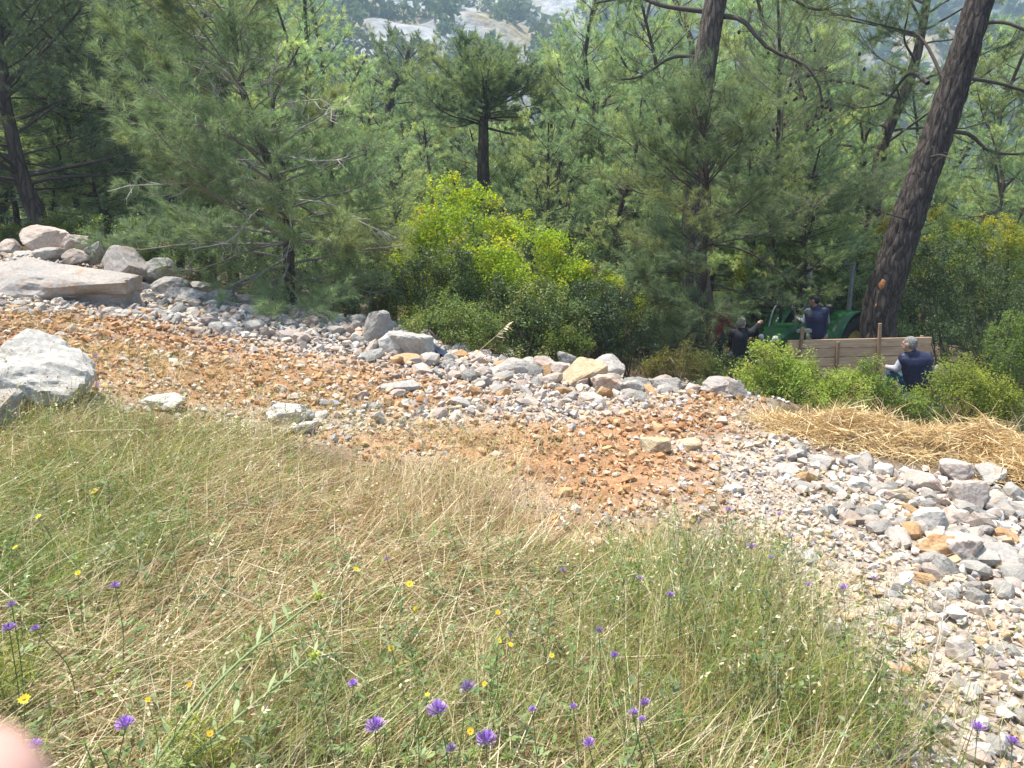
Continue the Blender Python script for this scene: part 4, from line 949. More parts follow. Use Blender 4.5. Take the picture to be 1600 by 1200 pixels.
def wood():
    n = 0
    for _ in range(24000):
        b = gW.uniform(-.8, .82); d = 64 * math.exp(gW.uniform(0, math.log(1000 / 64)) ** 1.0)
        x, y = d * math.sin(b), d * math.cos(b)
        w = 1 / (1 + math.exp(-(b - .10) / .055))
        cl = float(fbm2(np.array([x]), np.array([y]), .02, 3, 63)[0])
        p = .95 if d < 105 else np.clip(.55 + 1.3 * cl, .10, 1) * (1 - w) + w * .97
        if gW.uniform() > p: continue
        z = float(hill_h(np.array([x]), np.array([y]))[0])
        hh = gW.uniform(5, 9) if (w > .5 or d < 120) else gW.uniform(4.5, 9.5)
        far_tree(mbw, np.array([x, y, z - .3]), hh * (1.25 if d > 400 else 1), gW, n=110 if (d < 260 and b < .12) else (50 if d < 250 else 28 if d < 420 else 13))
        n += 1
        if n > 5600: break
    print('far trees', n)
    o = mbw.obj('far_wood', M_FAR); tag(o, 'hazy blue green woods and scrub covering the far slopes', kind='stuff')
wood()
# ------------------------------------------------------------------ bushes
def grow_bush(seed, lobes, n_clump, leaves, leaf=(0.041, 0.020), pal=((.10,.15,.035),), stems=14, spread=.11, sprig=.15, base=(0, 0, 0), new=None, newfrac=.2, shell=.55):
    """lobes: (x, y, z, rx, ry, rz) in metres from the foot; leaves sit on short sprigs filling and edging the lobes"""
    g = np.random.default_rng(seed); ml = MB(); ms = MB(); lob = np.array(lobes, float); pal = np.array(pal)
    vol = lob[:, 3] * lob[:, 4] * lob[:, 5]; pk = vol ** .67 / (vol ** .67).sum()
    # leafy tufts on the lobes, then sprigs on the tufts
    nc = max(10, n_clump // 9); li = g.choice(len(lob), nc, p=pk); d = unit(g.normal(size=(nc, 3)) + np.array([0, 0, .3])); rr = shell + (1.02 - shell) * g.uniform(size=(nc, 1)) ** .45
    K = lob[li, :3] + d * lob[li, 3:6] * rr; kr = lob[li, 3] * g.uniform(.22, .42, nc); kt = pal[g.integers(0, len(pal), nc)] * g.uniform(.82, 1.2, (nc, 1))
    if new is not None:
        nf = g.uniform(size=nc) < newfrac; kt[nf] = np.array(new) * g.uniform(.88, 1.12, (nf.sum(), 1))
    ci = g.integers(0, nc, n_clump); d2 = unit(g.normal(size=(n_clump, 3)) + d[ci] * .5 + np.array([0, 0, .55]))
    C = K[ci] + d2 * (kr[ci] * g.uniform(.55, 1.05, n_clump))[:, None]
    C[:, 2] = np.maximum(C[:, 2], .04)
    out = unit(d2 + g.normal(size=d2.shape) * .3)
    tint = kt[ci] * g.uniform(.88, 1.14, (n_clump, 1))
    ln = sprig * g.uniform(.6, 1.5, n_clump)
    A = C - out * ln[:, None] * .6; Bp = C + out * ln[:, None] * .5
    slivers(ms, A, Bp, .003)
    t = g.uniform(0, 1, (n_clump, leaves)); pos = A[:, None] + (Bp - A)[:, None] * t[..., None] + g.normal(size=(n_clump, leaves, 3)) * spread * .5 * (1.1 - .6 * t[..., None])
    nm = unit(g.normal(size=pos.shape) * .55 + out[:, None] * .55 + np.array([0, 0, .55])); ax = unit(np.cross(nm, g.normal(size=pos.shape))); bx = np.cross(nm, ax)
    L = leaf[0] * g.uniform(.65, 1.25, t.shape)[..., None]; W = leaf[1] * g.uniform(.75, 1.2, t.shape)[..., None]
    V = np.stack([pos - ax * L * .5, pos + bx * W * .5 + ax * L * .05, pos + ax * L * .5 - nm * L * .08, pos - bx * W * .5 + ax * L * .05], 2).reshape(-1, 3)
    cc = (tint[:, None] * g.uniform(.8, 1.2, (n_clump, leaves, 1))).reshape(-1, 3)
    ml.add(V, np.arange(len(V)).reshape(-1, 4), np.repeat(cc, 4, axis=0))
    foot = np.c_[g.normal(size=(stems, 2)) * .15, np.full(stems, -.05)]
    for i in range(stems):
        c = C[g.integers(0, n_clump)]; m = .5 * (foot[i] + c) + g.normal(size=3) * .12
        V, F = tube(catmull([foot[i], m, c], 6), np.linspace(.018, .005, 6), 4); ms.add(V, F)
    return ml, ms
M_LEAF = leaf_mat('shrub_leaves', .35, .42, .35)
M_LEAF_B = leaf_mat('bright_shrub_leaves', .5, .5, .2, (1.35, 1.3, .5))
M_STEM = plain('shrub_stems', (.13, .10, .075), .9, noise=.3)
def bush(px, Y, lobes_px, seed, label, n_clump, leaves, mat=None, pal=((.07,.11,.03),), cat='bush', name='bush', dz=-.05, group=None, **kw):
    """lobes_px: (px, py, radius_px, distance offset) of each rounded mass as seen in the photograph"""
    b = gpt(px, Y); b[2] += dz; lob = []
    for lx, ly, r, dy in lobes_px:
        c = at(lx, ly, Y + dy) - b; m = r * (Y + dy) / F_PX; lob.append((c[0], c[1], c[2], m, m, m * .95))
    root = thing(name, b, label, cat, group)
    ml, ms = grow_bush(seed, lob, n_clump, leaves, pal=pal, **kw)
    ml.obj('foliage', mat or M_LEAF, root); ms.obj('stems', M_STEM, root, smooth=True)
    return root
YG = ((.33,.45,.03), (.37,.46,.034), (.28,.41,.03), (.40,.44,.04))
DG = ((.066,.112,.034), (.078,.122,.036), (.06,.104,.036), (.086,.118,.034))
MG = ((.15,.225,.048), (.18,.24,.052), (.13,.205,.05))
LG = ((.27,.37,.075), (.31,.385,.08), (.235,.34,.07))
bush(720, 13.9, [(715, 318, 44, 0), (690, 350, 44, .2), (752, 342, 38, -.1), (655, 362, 36, .2), (725, 385, 66, 0), (680, 400, 55, .2), (780, 385, 40, 0), (640, 375, 25, .4), (715, 295, 20, 0), (700, 440, 80, .3), (650, 420, 50, .3)], 501,
     'tall yellow-green bush with the highest pale top, centre of the picture', 1230, 12, M_LEAF_B, YG, leaf=(0.061, 0.034), new=(.40, .38, .09), newfrac=.13, spread=.13)
bush(830, 13.3, [(815, 398, 52, 0), (870, 405, 40, .1), (770, 420, 45, 0), (840, 440, 50, -.2), (790, 455, 55, 0), (885, 430, 30, 0), (850, 375, 22, .2), (900, 455, 34, 0)], 502,
     'rounded bright green bush right of the tallest yellow-green bush', 1066, 12, M_LEAF_B, YG, leaf=(0.055, 0.029), spread=.12)
bush(915, 13.5, [(910, 415, 34, 0), (895, 440, 36, 0), (930, 450, 40, 0), (905, 480, 45, .1)], 503, 'olive green bush at the right shoulder of the bright rounded bush', 426, 12, M_LEAF, MG, leaf=(0.051, 0.029), new=(.15,.14,.045), newfrac=.2)
bush(960, 13.2, [(962, 435, 22, 0), (945, 450, 20, 0), (975, 458, 20, .1), (960, 490, 40, .1)], 504, 'small yellowish bush top before the feathery pine', 245, 12, M_LEAF_B, YG, leaf=(0.051, 0.029), new=(.36,.34,.07), newfrac=.4)
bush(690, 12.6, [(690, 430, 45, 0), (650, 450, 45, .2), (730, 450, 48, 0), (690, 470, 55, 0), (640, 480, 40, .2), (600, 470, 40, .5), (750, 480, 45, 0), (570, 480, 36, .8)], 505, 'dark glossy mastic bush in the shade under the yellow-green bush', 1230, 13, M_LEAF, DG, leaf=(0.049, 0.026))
bush(700, 11.7, [(690, 510, 46, 0), (660, 520, 34, .1), (730, 520, 44, 0), (700, 540, 50, .1), (760, 535, 36, 0), (650, 545, 24, .1)], 506, 'low fine-leaved olive green bush rising over the rubble crest', 1066, 13, M_LEAF, MG, leaf=(0.037, 0.017), new=(.22,.26,.06), newfrac=.25)
bush(820, 12.2, [(800, 490, 40, .2), (840, 480, 44, .2), (870, 500, 50, 0), (810, 530, 55, 0), (860, 540, 50, -.1), (900, 520, 44, 0), (780, 520, 40, .2)], 507, 'olive green bush with pale young tips in the middle of the thicket', 1230, 13, M_LEAF, ((.105,.16,.045), (.12,.17,.05), (.09,.145,.045)), leaf=(0.044, 0.024), new=(.22,.25,.07), newfrac=.2)
bush(940, 12.7, [(930, 470, 40, 0), (960, 500, 50, 0), (920, 510, 50, .1), (975, 530, 46, 0), (935, 550, 45, 0), (1000, 510, 36, .3)], 508, 'blue-green dark bush at the right end of the thicket', 1066, 13, M_LEAF, ((.05,.088,.042), (.058,.095,.046), (.06,.09,.036)), leaf=(0.044, 0.024))
bush(890, 11.6, [(880, 540, 26, 0), (905, 550, 22, 0), (880, 560, 30, .1)], 509, 'small bright green shrub low at the foot of the thicket', 344, 12, M_LEAF_B, ((.10,.15,.03), (.13,.16,.035)), leaf=(0.037, 0.020))
bush(1045, 11.4, [(1030, 575, 24, 0), (1070, 570, 30, 0), (1095, 580, 24, .1), (1050, 590, 34, .1), (1010, 585, 18, .1)], 510, 'low yellow-green shrub just behind the crest, left of the tall light green bush', 426, 11, M_LEAF_B, ((.15,.15,.04), (.11,.13,.035), (.17,.16,.045)), leaf=(0.037, 0.017), shell=.3)
bush(1125, 11.8, [(1120, 570, 30, 0), (1145, 585, 26, 0), (1110, 590, 26, 0)], 511, 'dull olive shrub between the yellow-green shrub and the light green bush', 311, 11, M_LEAF, MG, leaf=(0.037, 0.017))
bush(1205, 9.7, [(1198, 572, 38, 0), (1190, 552, 14, 0), (1212, 546, 12, 0), (1215, 565, 22, 0), (1180, 600, 34, 0), (1230, 610, 44, 0), (1195, 625, 44, 0), (1200, 550, 10, 0), (1240, 580, 20, .1), (1255, 635, 40, -.1)], 512, 'light green bush standing before the left end of the plank wall', 1230, 12, M_LEAF_B, LG, leaf=(0.039, 0.018), new=(.36,.39,.11), newfrac=.25, shell=.3, sprig=.2)
bush(1285, 10.0, [(1275, 600, 34, 0), (1300, 615, 40, 0), (1265, 570, 16, .1), (1320, 630, 40, -.1), (1280, 640, 40, -.1), (1250, 590, 20, 0)], 513, 'light green bush before the middle of the plank wall', 738, 12, M_LEAF_B, LG, leaf=(0.037, 0.017), new=(.36,.39,.11), newfrac=.2, shell=.3, sprig=.18)
bush(1370, 10.3, [(1358, 572, 13, 0), (1352, 594, 22, 0), (1372, 618, 28, 0), (1345, 628, 34, 0), (1400, 642, 30, 0), (1325, 600, 18, .2), (1430, 640, 30, 0)], 514, 'leafy green bush reaching up before the seated man', 820, 12, M_LEAF_B, ((.21,.30,.065), (.18,.27,.06), (.24,.32,.07)), leaf=(0.037, 0.018), new=(.30,.36,.10), newfrac=.2, shell=.3, sprig=.18)
bush(1500, 10.2, [(1490, 600, 40, 0), (1480, 630, 40, 0), (1525, 625, 46, 0), (1500, 580, 24, .2), (1560, 645, 40, 0), (1460, 650, 26, 0), (1540, 670, 40, -.2)], 515, 'yellow-green bush right of the seated man', 1066, 12, M_LEAF_B, ((.23,.28,.05), (.20,.26,.05), (.26,.29,.055)), leaf=(0.037, 0.018), shell=.3, sprig=.18)
bush(1590, 10.6, [(1590, 530, 34, .1), (1570, 560, 38, 0), (1610, 580, 44, 0), (1590, 620, 50, 0), (1640, 540, 40, .2)], 516, 'green bush at the right edge below the broom', 902, 12, M_LEAF_B, ((.125,.19,.045), (.11,.175,.042)), leaf=(0.037, 0.018), sprig=.16)
bush(1590, 8.2, [(1590, 680, 30, 0), (1620, 700, 40, 0), (1560, 690, 22, .2), (1640, 660, 40, .2)], 517, 'grey-green shrub at the right edge behind the straw', 410, 12, M_LEAF, ((.09,.125,.06), (.10,.135,.065)), leaf=(0.032, 0.016), sprig=.14)
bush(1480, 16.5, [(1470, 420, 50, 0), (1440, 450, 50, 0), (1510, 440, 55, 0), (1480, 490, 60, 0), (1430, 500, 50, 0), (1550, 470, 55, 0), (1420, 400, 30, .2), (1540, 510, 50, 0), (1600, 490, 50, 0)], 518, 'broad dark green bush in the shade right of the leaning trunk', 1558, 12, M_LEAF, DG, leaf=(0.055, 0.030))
bush(1550, 18.0, [(1550, 370, 34, 0), (1520, 395, 36, 0), (1575, 385, 34, 0), (1600, 400, 40, 0), (1500, 370, 24, .3), (1460, 350, 24, .6), (1545, 425, 50, 0), (1450, 400, 30, .5)], 519, 'yellow flowering broom at the right under the far slope', 983, 11, M_LEAF_B, ((.30,.32,.03), (.25,.30,.035), (.18,.25,.04)), leaf=(0.061, 0.029), new=(.38,.37,.035), newfrac=.25)
bush(1385, 19.0, [(1390, 340, 18, 0), (1378, 370, 22, 0), (1370, 395, 24, 0)], 520, 'small yellow broom showing left of the leaning trunk', 245, 11, M_LEAF_B, ((.42,.36,.03), (.32,.32,.035)), leaf=(0.061, 0.029))
bush(1180, 18.0, [(1170, 420, 26, 0), (1200, 410, 30, 0), (1160, 455, 30, 0), (1240, 405, 30, .3), (1215, 440, 34, 0), (1150, 490, 30, 0), (1290, 400, 28, .5), (1270, 430, 34, .5)], 521, 'sunlit yellow-green scrub glowing behind the tractor', 738, 11, M_LEAF_B, ((.22,.27,.04), (.17,.23,.04), (.26,.28,.045)), leaf=(0.055, 0.029), shell=.3)
bush(1330, 18.5, [(1320, 430, 40, 0), (1300, 470, 40, 0), (1345, 480, 40, 0), (1280, 490, 40, .4), (1240, 480, 45, .8)], 522, 'dark bush behind the tractor and left of the leaning trunk', 738, 11, M_LEAF, DG, leaf=(0.055, 0.029))
bush(1020, 15.6, [(1020, 500, 44, 0), (1060, 520, 40, 0), (1000, 540, 40, 0), (1050, 480, 36, .3)], 523, 'dark bush under the feathery pine left of the red-jacketed person', 574, 11, M_LEAF, DG, leaf=(0.051, 0.026))
bush(20, 15.5, [(10, 385, 26, 0), (40, 370, 22, .3), (-20, 380, 30, 0), (90, 365, 26, .3), (130, 380, 30, .2)], 524, 'bright green low bush behind the perched boulders at the left edge', 574, 11, M_LEAF_B, ((.11,.15,.03), (.09,.13,.03)), leaf=(0.055, 0.026))
bush(190, 15.2, [(170, 375, 32, 0), (210, 395, 34, 0), (140, 380, 24, .2), (250, 390, 36, .2), (230, 370, 30, .5)], 525, 'mid green bush behind the tilted reddish boulder', 656, 11, M_LEAF, MG, leaf=(0.051, 0.024))
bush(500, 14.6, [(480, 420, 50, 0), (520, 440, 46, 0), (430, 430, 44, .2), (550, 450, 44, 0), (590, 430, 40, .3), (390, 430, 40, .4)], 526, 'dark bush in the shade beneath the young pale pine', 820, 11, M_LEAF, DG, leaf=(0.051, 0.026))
bush(330, 15.6, [(330, 410, 44, 0), (290, 415, 40, 0), (370, 400, 44, .2)], 527, 'dark bush at the left foot of the young pale pine', 491, 11, M_LEAF, DG, leaf=(0.051, 0.026))
bush(790, 19.5, [(790, 350, 40, 0), (830, 360, 36, 0), (900, 380, 40, 0), (950, 390, 44, -.5), (1000, 400, 40, -1), (860, 400, 40, 0)], 528, 'dim undergrowth bush among the thin dark trunks', 738, 10, M_LEAF, ((.06,.085,.036), (.07,.095,.04)), leaf=(0.061, 0.032))
# ------------------------------------------------------------------ grass, straw and flowers
def blades(mb, P, az, tilt, curve, L, W, C, g, seg=3, lift=0.0):
    """N bent tapering blades as narrow strips of seg-1 quads and a tip triangle"""
    N = len(P)
    if not N: return None
    s = np.linspace(0, 1, seg + 1); pos = np.empty((N, seg + 1, 3)); pos[:, 0] = P; hd = np.stack([np.cos(az), np.sin(az), np.zeros(N)], -1)
    for k in range(seg):
        th = np.clip(tilt + curve * (s[k] + s[k + 1]) * .5, -2.2, 2.2)
        pos[:, k + 1] = pos[:, k] + (np.sin(th)[:, None] * hd + np.cos(th)[:, None] * np.array([0, 0, 1.])) * (L / seg)[:, None]
    tw = g.uniform(0, math.pi, N); lat = np.stack([-np.sin(az), np.cos(az), np.zeros(N)], -1)
    wv = unit(lat * np.cos(tw)[:, None] + np.array([0, 0, 1.]) * np.sin(tw)[:, None] * .8 + hd * np.sin(tw)[:, None] * .3) * (W * .5)[:, None]
    V = []; 
    for k in range(seg):
        f = (1.0, .95, .7, .5)[k]
        V += [pos[:, k] - wv * f, pos[:, k] + wv * f]
    V.append(pos[:, seg]); V = np.stack(V, 1); nv = V.shape[1]
    i = np.arange(N)[:, None] * nv
    for k in range(seg - 1):
        mbF = i + np.array([[2 * k, 2 * k + 1, 2 * k + 3, 2 * k + 2]])
        V_ = V if k == 0 else None
        if k == 0: n0 = mb.n; mb.add(V.reshape(-1, 3), mbF, np.repeat(C, nv, axis=0))
        else: mb.L.append((mbF + n0).ravel()); mb.T.append(np.full(N, 4)); mb.M.append(np.zeros(N, int))
    tri = i + np.array([[2 * seg - 2, 2 * seg - 1, 2 * seg]])
    if seg == 1: n0 = mb.n; mb.add(V.reshape(-1, 3), tri, np.repeat(C, nv, axis=0))
    else: mb.L.append((tri + n0).ravel()); mb.T.append(np.full(N, 3)); mb.M.append(np.zeros(N, int))
    return pos
def seedheads(mb, tip, dirv, C, g, n=7, L=.10, sl=.016, sw=.004, droop=.4):
    N = len(tip); t = g.uniform(0, 1, (N, n)); b = tip[:, None] - dirv[:, None] * (t * L)[..., None]
    d = unit(dirv[:, None] + g.normal(size=(N, n, 3)) * .45 - np.array([0, 0, droop])); w = unit(np.cross(d, g.normal(size=d.shape))) * sw
    l = sl * g.uniform(.6, 1.3, (N, n, 1))
    V = np.stack([b, b + d * l * .45 + w, b + d * l, b + d * l * .45 - w], 2).reshape(-1, 3)
    mb.add(V, np.arange(len(V)).reshape(-1, 4), np.repeat((C[:, None] * g.uniform(.85, 1.2, (N, n, 1))).reshape(-1, 3), 4, axis=0))
def blob(x, y, px, py, r, ymax=None):
    c = ground_pt(px, py); return np.exp(-((x - c[0]) ** 2 + (y - c[1]) ** 2) / (2 * r * r))
STRAW = np.array([(.64,.55,.34), (.56,.46,.26), (.78,.70,.49), (.50,.39,.22), (.60,.52,.35), (.34,.24,.14), (.24,.165,.10), (.72,.64,.44)])
RUST = np.array([(.36,.22,.11), (.30,.18,.09), (.42,.28,.15)])
GREEN = np.array([(.155,.235,.05), (.20,.28,.06), (.12,.19,.045), (.24,.30,.075), (.18,.235,.09)])
YGR = np.array([(.25,.275,.055), (.22,.26,.055), (.30,.29,.075), (.18,.215,.05)])
M_GRASS = leaf_mat('grass_blades', .35, .55, .25, (1.15, 1.12, .75))
def pick(pal, n, g, v=.2): return pal[g.integers(0, len(pal), n)] * g.uniform(1 - v, 1 + v, (n, 1))
def grass_points(n, g, extra=0.0, ymin=1.15):
    lo = np.array([-5.6, ymin]); hi = np.array([3.4, 7.6]); out = []
    tot = 0
    while tot < n:
        p = g.uniform(lo, hi, (n, 2)); x, y = p.T
        near = np.clip(1.25 - .10 * y, .45, 1)
        thin = np.clip(1.0 + .9 * fbm2(x, y, 1.7, 3, 96), .15, 1) * (1 - .85 * blob(x, y, 735, 985, .12)) * (1 - .6 * blob(x, y, 560, 715, .25)) * (1 - .5 * blob(x, y, 230, 1010, .2))
        ok = (x < .74 * y + .5) & (x > -.74 * y - .8) & (g.uniform(size=n) < mask(x, y, GRASS_P, .3, .35) * near * thin)
        out.append(p[ok]); tot += ok.sum()
    return np.vstack(out)[:n].T
def build_grass():
    g = np.random.default_rng(900); MAIN = math.atan2(.55, .9)
    def gfrac(x, y):
        f = .17 + .30 * fbm2(x, y, .9, 3, 91) + .2 * fbm2(x, y, 3.0, 2, 93)
        f += .5 * blob(x, y, 150, 720, .8) + .35 * blob(x, y, 60, 900, .7) + .5 * blob(x, y, 1150, 1000, .5) + .25 * blob(x, y, 420, 1130, .5) + .3 * blob(x, y, 1000, 930, .4)
        f -= .35 * blob(x, y, 640, 770, .8) + .3 * blob(x, y, 380, 760, .6) + .2 * blob(x, y, 300, 980, .3) + .25 * blob(x, y, 760, 960, .3)
        return np.clip(f, .04, .95)
    # 1. flattened thatch
    mb = MB(); N = 54000; x, y = grass_points(N, g); z = hgt(x, y) + g.uniform(0, .035, N)
    az = np.where(g.uniform(size=N) < .48, MAIN + 1.1 * fbm2(x, y, 1.3, 2, 99) + g.normal(size=N) * .5, g.uniform(0, 6.28, N)); az += np.where(g.uniform(size=N) < .35, math.pi, 0)
    gf = gfrac(x, y); isg = g.uniform(size=N) < gf * .5; isr = ~isg & (g.uniform(size=N) < .18 + .3 * blob(x, y, 640, 760, 1.0))
    C = np.where(isg[:, None], pick(GREEN, N, g), np.where(isr[:, None], pick(RUST, N, g), pick(STRAW, N, g)))
    blades(mb, np.stack([x, y, z], -1), az, g.uniform(1.05, 1.62, N), g.uniform(-.1, .35, N), np.exp(g.normal(size=N) * .5) * .15, g.uniform(.0022, .0056, N), C, g, 2)
    o = mb.obj('dry_grass', M_GRASS); tag(o, 'flattened dry straw coloured grass matted over the slope', kind='stuff')
    # 2. leaning long stems and green blades
    mb = MB(); N = 30000; x, y = grass_points(N, g); z = hgt(x, y); gf = gfrac(x, y)
    kp = g.uniform(size=N) < np.clip(.12 + .75 * gf + .5 * fbm2(x, y, 2.2, 2, 95), .02, 1); x, y, z, gf = x[kp], y[kp], z[kp], gf[kp]; N = len(x)
    az = MAIN + 1.1 * fbm2(x, y, 1.3, 2, 99) + g.normal(size=N) * .55; fl = g.uniform(size=N) < .25; az = np.where(fl, g.uniform(0, 6.28, N), az)
    isg = g.uniform(size=N) < gf * 1.25; isy = isg & (g.uniform(size=N) < .4)
    C = np.where(isy[:, None], pick(YGR, N, g), np.where(isg[:, None], pick(GREEN, N, g), pick(STRAW, N, g)))
    blades(mb, np.stack([x, y, z], -1), az, g.uniform(.7, 1.35, N), g.uniform(.0, .6, N), g.uniform(.14, .48, N), g.uniform(.0018, .0046, N), C, g, 3)
    # 3. upright blades in tufts
    nt = 560; tx, ty = grass_points(nt, g); gt = gfrac(tx, ty); k = g.uniform(size=nt) < .25 + gt; tx, ty, gt = tx[k], ty[k], gt[k]; nt = len(tx)
    per = 26; x = np.repeat(tx, per) + g.normal(size=nt * per) * .035; y = np.repeat(ty, per) + g.normal(size=nt * per) * .035; N = len(x)
    hh = np.repeat(g.uniform(.09, .24, nt) * (.6 + .7 * gt), per) * g.uniform(.5, 1.2, N)
    isg = np.repeat(g.uniform(size=nt) < .25 + gt, per); C = np.where(isg[:, None], np.where((g.uniform(size=N) < .35)[:, None], pick(YGR, N, g), pick(GREEN, N, g)), pick(STRAW, N, g))
    blades(mb, np.stack([x, y, hgt(x, y)], -1), g.uniform(0, 6.28, N), g.uniform(.2, 1.0, N), g.uniform(.2, 1.2, N), hh * 1.25, g.uniform(.002, .0048, N), C, g, 3)
    # the tall dense clump at the lower right, and the long grass beside the boulder
    for (pa, n, hr, wd, az0, pal, rad) in [((1110, 1090), 1150, (.22, .52), .0030, 1.4, YGR, (.34, .30)), ((1200, 1120), 600, (.2, .44), .0030, 1.1, YGR, (.30, .28)), ((1060, 980), 700, (.16, .38), .003, 1.5, GREEN, (.26, .3)),
                                           ((1300, 1160), 180, (.2, .40), .0028, .9, GREEN, (.22, .2)), ((1150, 905), 900, (.18, .36), .003, 1.2, np.array([(.19,.25,.15), (.22,.28,.17)]), (.22, .22)),
                                           ((110, 735), 1900, (.15, .4), .0036, .7, YGR, (.75, .5)), ((300, 720), 900, (.12, .3), .0034, .8, GREEN, (.7, .45)), ((60, 670), 1500, (.15, .36), .0034, .9, GREEN, (.5, .35)),
                                           ((520, 790), 500, (.12, .3), .003, .8, STRAW, (.6, .4)), ((640, 830), 600, (.15, .36), .003, .8, RUST * 1.15, (.4, .3)), ((740, 790), 900, (.2, .4), .003, .9, STRAW, (.35, .35)),
                                           ((60, 900), 900, (.2, .4), .003, .7, GREEN, (.4, .35)), ((450, 1150), 700, (.15, .32), .003, .7, GREEN, (.3, .2)), ((700, 1150), 600, (.15, .3), .003, .9, GREEN, (.35, .2)), ((930, 1130), 700, (.15, .34), .003, 1.2, GREEN, (.3, .2))]:
        c = ground_pt(*pa); x = c[0] + g.normal(size=n) * rad[0]; y = np.maximum(c[1] + g.normal(size=n) * rad[1], 1.35); az = az0 + g.normal(size=n) * 1.5
        C = np.where((g.uniform(size=n) < .68)[:, None], pick(pal, n, g), np.where((g.uniform(size=n) < .5)[:, None], pick(STRAW, n, g), pick(RUST, n, g)))
        L = g.uniform(*hr, n); blades(mb, np.stack([x, y, hgt(x, y)], -1), az, g.uniform(.1, .9, n), g.uniform(.1, .9, n), L, g.uniform(.6, 1.3, n) * wd, C, g, 3)
    o = mb.obj('grass', M_GRASS); tag(o, 'green and yellowing grass leaning across the near slope', kind='stuff')
    # 4. long thin stalks with seed heads
    mb = MB(); N = 1200; x, y = grass_points(N, g); az = MAIN + g.normal(size=N) * .5; C = np.where((g.uniform(size=N) < .55)[:, None], pick(STRAW, N, g) * 1.08, pick(YGR, N, g))
    pos = blades(mb, np.stack([x, y, hgt(x, y)], -1), az, g.uniform(.5, 1.35, N), g.uniform(.0, .5, N), g.uniform(.25, .66, N), g.uniform(.0014, .0026, N), C, g, 3)
    seedheads(mb, pos[:, 3], unit(pos[:, 3] - pos[:, 2]), C * 1.05, g)
    for pa, n, rad in [((1120, 1040), 200, (.34, .4)), ((1230, 1100), 100, (.26, .3)), ((120, 720), 260, (.8, .5)), ((560, 770), 220, (.7, .5))]:
        c = ground_pt(*pa); x = c[0] + g.normal(size=n) * rad[0]; y = np.maximum(c[1] + g.normal(size=n) * rad[1], 1.4); C = np.where((g.uniform(size=n) < .6)[:, None], pick(STRAW, n, g) * 1.1, pick(YGR, n, g))
        pos = blades(mb, np.stack([x, y, hgt(x, y)], -1), 1.0 + g.normal(size=n) * .8, g.uniform(.05, .45, n), g.uniform(.1, .7, n), g.uniform(.35, .66, n), g.uniform(.0012, .0022, n), C, g, 3)
        seedheads(mb, pos[:, 3], unit(pos[:, 3] - pos[:, 2]), C * 1.1, g, n=9, L=.12, sl=.02, sw=.0032)
    o = mb.obj('seeding_grass', M_GRASS); tag(o, 'long thin grass stalks with pale drooping seed heads', kind='stuff')
    # 5. small leafy herbs between the grass
    mb = MB(); nt = 1100; tx, ty = grass_points(nt, g); gt = gfrac(tx, ty); k = g.uniform(size=nt) < .35 + gt; tx, ty = tx[k], ty[k]; nt = len(tx)
    nl = 12; hh = g.uniform(.05, .26, (nt, 1)); t = g.uniform(.2, 1, (nt, nl)); lean = g.normal(size=(nt, 1, 2)) * .35
    b = np.stack([tx[:, None] + (lean[..., 0] * t * hh) + g.normal(size=(nt, nl)) * .012, ty[:, None] + (lean[..., 1] * t * hh) + g.normal(size=(nt, nl)) * .012, hgt(tx, ty)[:, None] + t * hh], -1)
    a = g.uniform(0, 6.28, (nt, nl)); d = unit(np.stack([np.cos(a), np.sin(a), g.uniform(-.2, .8, (nt, nl))], -1)); w = unit(np.cross(d, np.array([0, 0, 1.]) + g.normal(size=d.shape) * .3))
    l = g.uniform(.014, .042, (nt, nl, 1)); ww = l * g.uniform(.12, .28, (nt, nl, 1))
    V = np.stack([b, b + d * l * .5 + w * ww, b + d * l - np.array([0, 0, .15]) * l, b + d * l * .5 - w * ww], 2).reshape(-1, 3)
    HERB = np.array([(.15,.22,.07), (.18,.25,.085), (.13,.19,.075), (.20,.24,.12)]); C = np.repeat(pick(HERB, nt, g)[:, None], nl, 1) * g.uniform(.85, 1.2, (nt, nl, 1))
    mb.add(V, np.arange(len(V)).reshape(-1, 4), np.repeat(C.reshape(-1, 3), 4, axis=0))
    top = np.stack([tx + lean[:, 0, 0] * hh[:, 0], ty + lean[:, 0, 1] * hh[:, 0], hgt(tx, ty) + hh[:, 0]], -1)
    sticks(mb, np.stack([tx, ty, hgt(tx, ty)], -1), top, .0013, .0008, pick(HERB, nt, g))
    o = mb.obj('herbs', M_GRASS); tag(o, 'small leafy green herbs growing between the grass', kind='stuff')
    mb = MB(); cc = [((1100, 1050), 40, .34), ((1000, 1080), 22, .3), ((1190, 1090), 26, .28), ((900, 1010), 12, .3), ((560, 1140), 14, .3), ((220, 1020), 12, .4), ((80, 840), 22, .5), ((720, 1130), 12, .3), ((1290, 1110), 16, .25), ((1140, 920), 26, .22)]
    for pa, n, rad in cc:
        c = ground_pt(*pa); x = c[0] + g.normal(size=n) * rad; y = np.maximum(c[1] + g.normal(size=n) * rad, 1.45); h_ = g.uniform(.16, .42, n); b0 = np.stack([x, y, hgt(x, y)], -1); tp = b0 + np.stack([g.normal(size=n) * .25 * h_, g.normal(size=n) * .25 * h_, h_], -1)
        C = pick(HERB * .9, n, g); sticks(mb, b0, tp, .0018, .0009, C); k = 22; t = g.uniform(.25, 1.02, (n, k)); p_ = b0[:, None] + (tp - b0)[:, None] * t[..., None]
        a = g.uniform(0, 6.28, (n, k)); d = unit(np.stack([np.cos(a), np.sin(a), g.uniform(-.1, .9, (n, k))], -1)); w = unit(np.cross(d, np.array([0, 0, 1.]) + g.normal(size=d.shape) * .3)); p_ = p_ + d * .008; l = g.uniform(.018, .048, (n, k, 1)); ww = l * g.uniform(.10, .2, (n, k, 1))
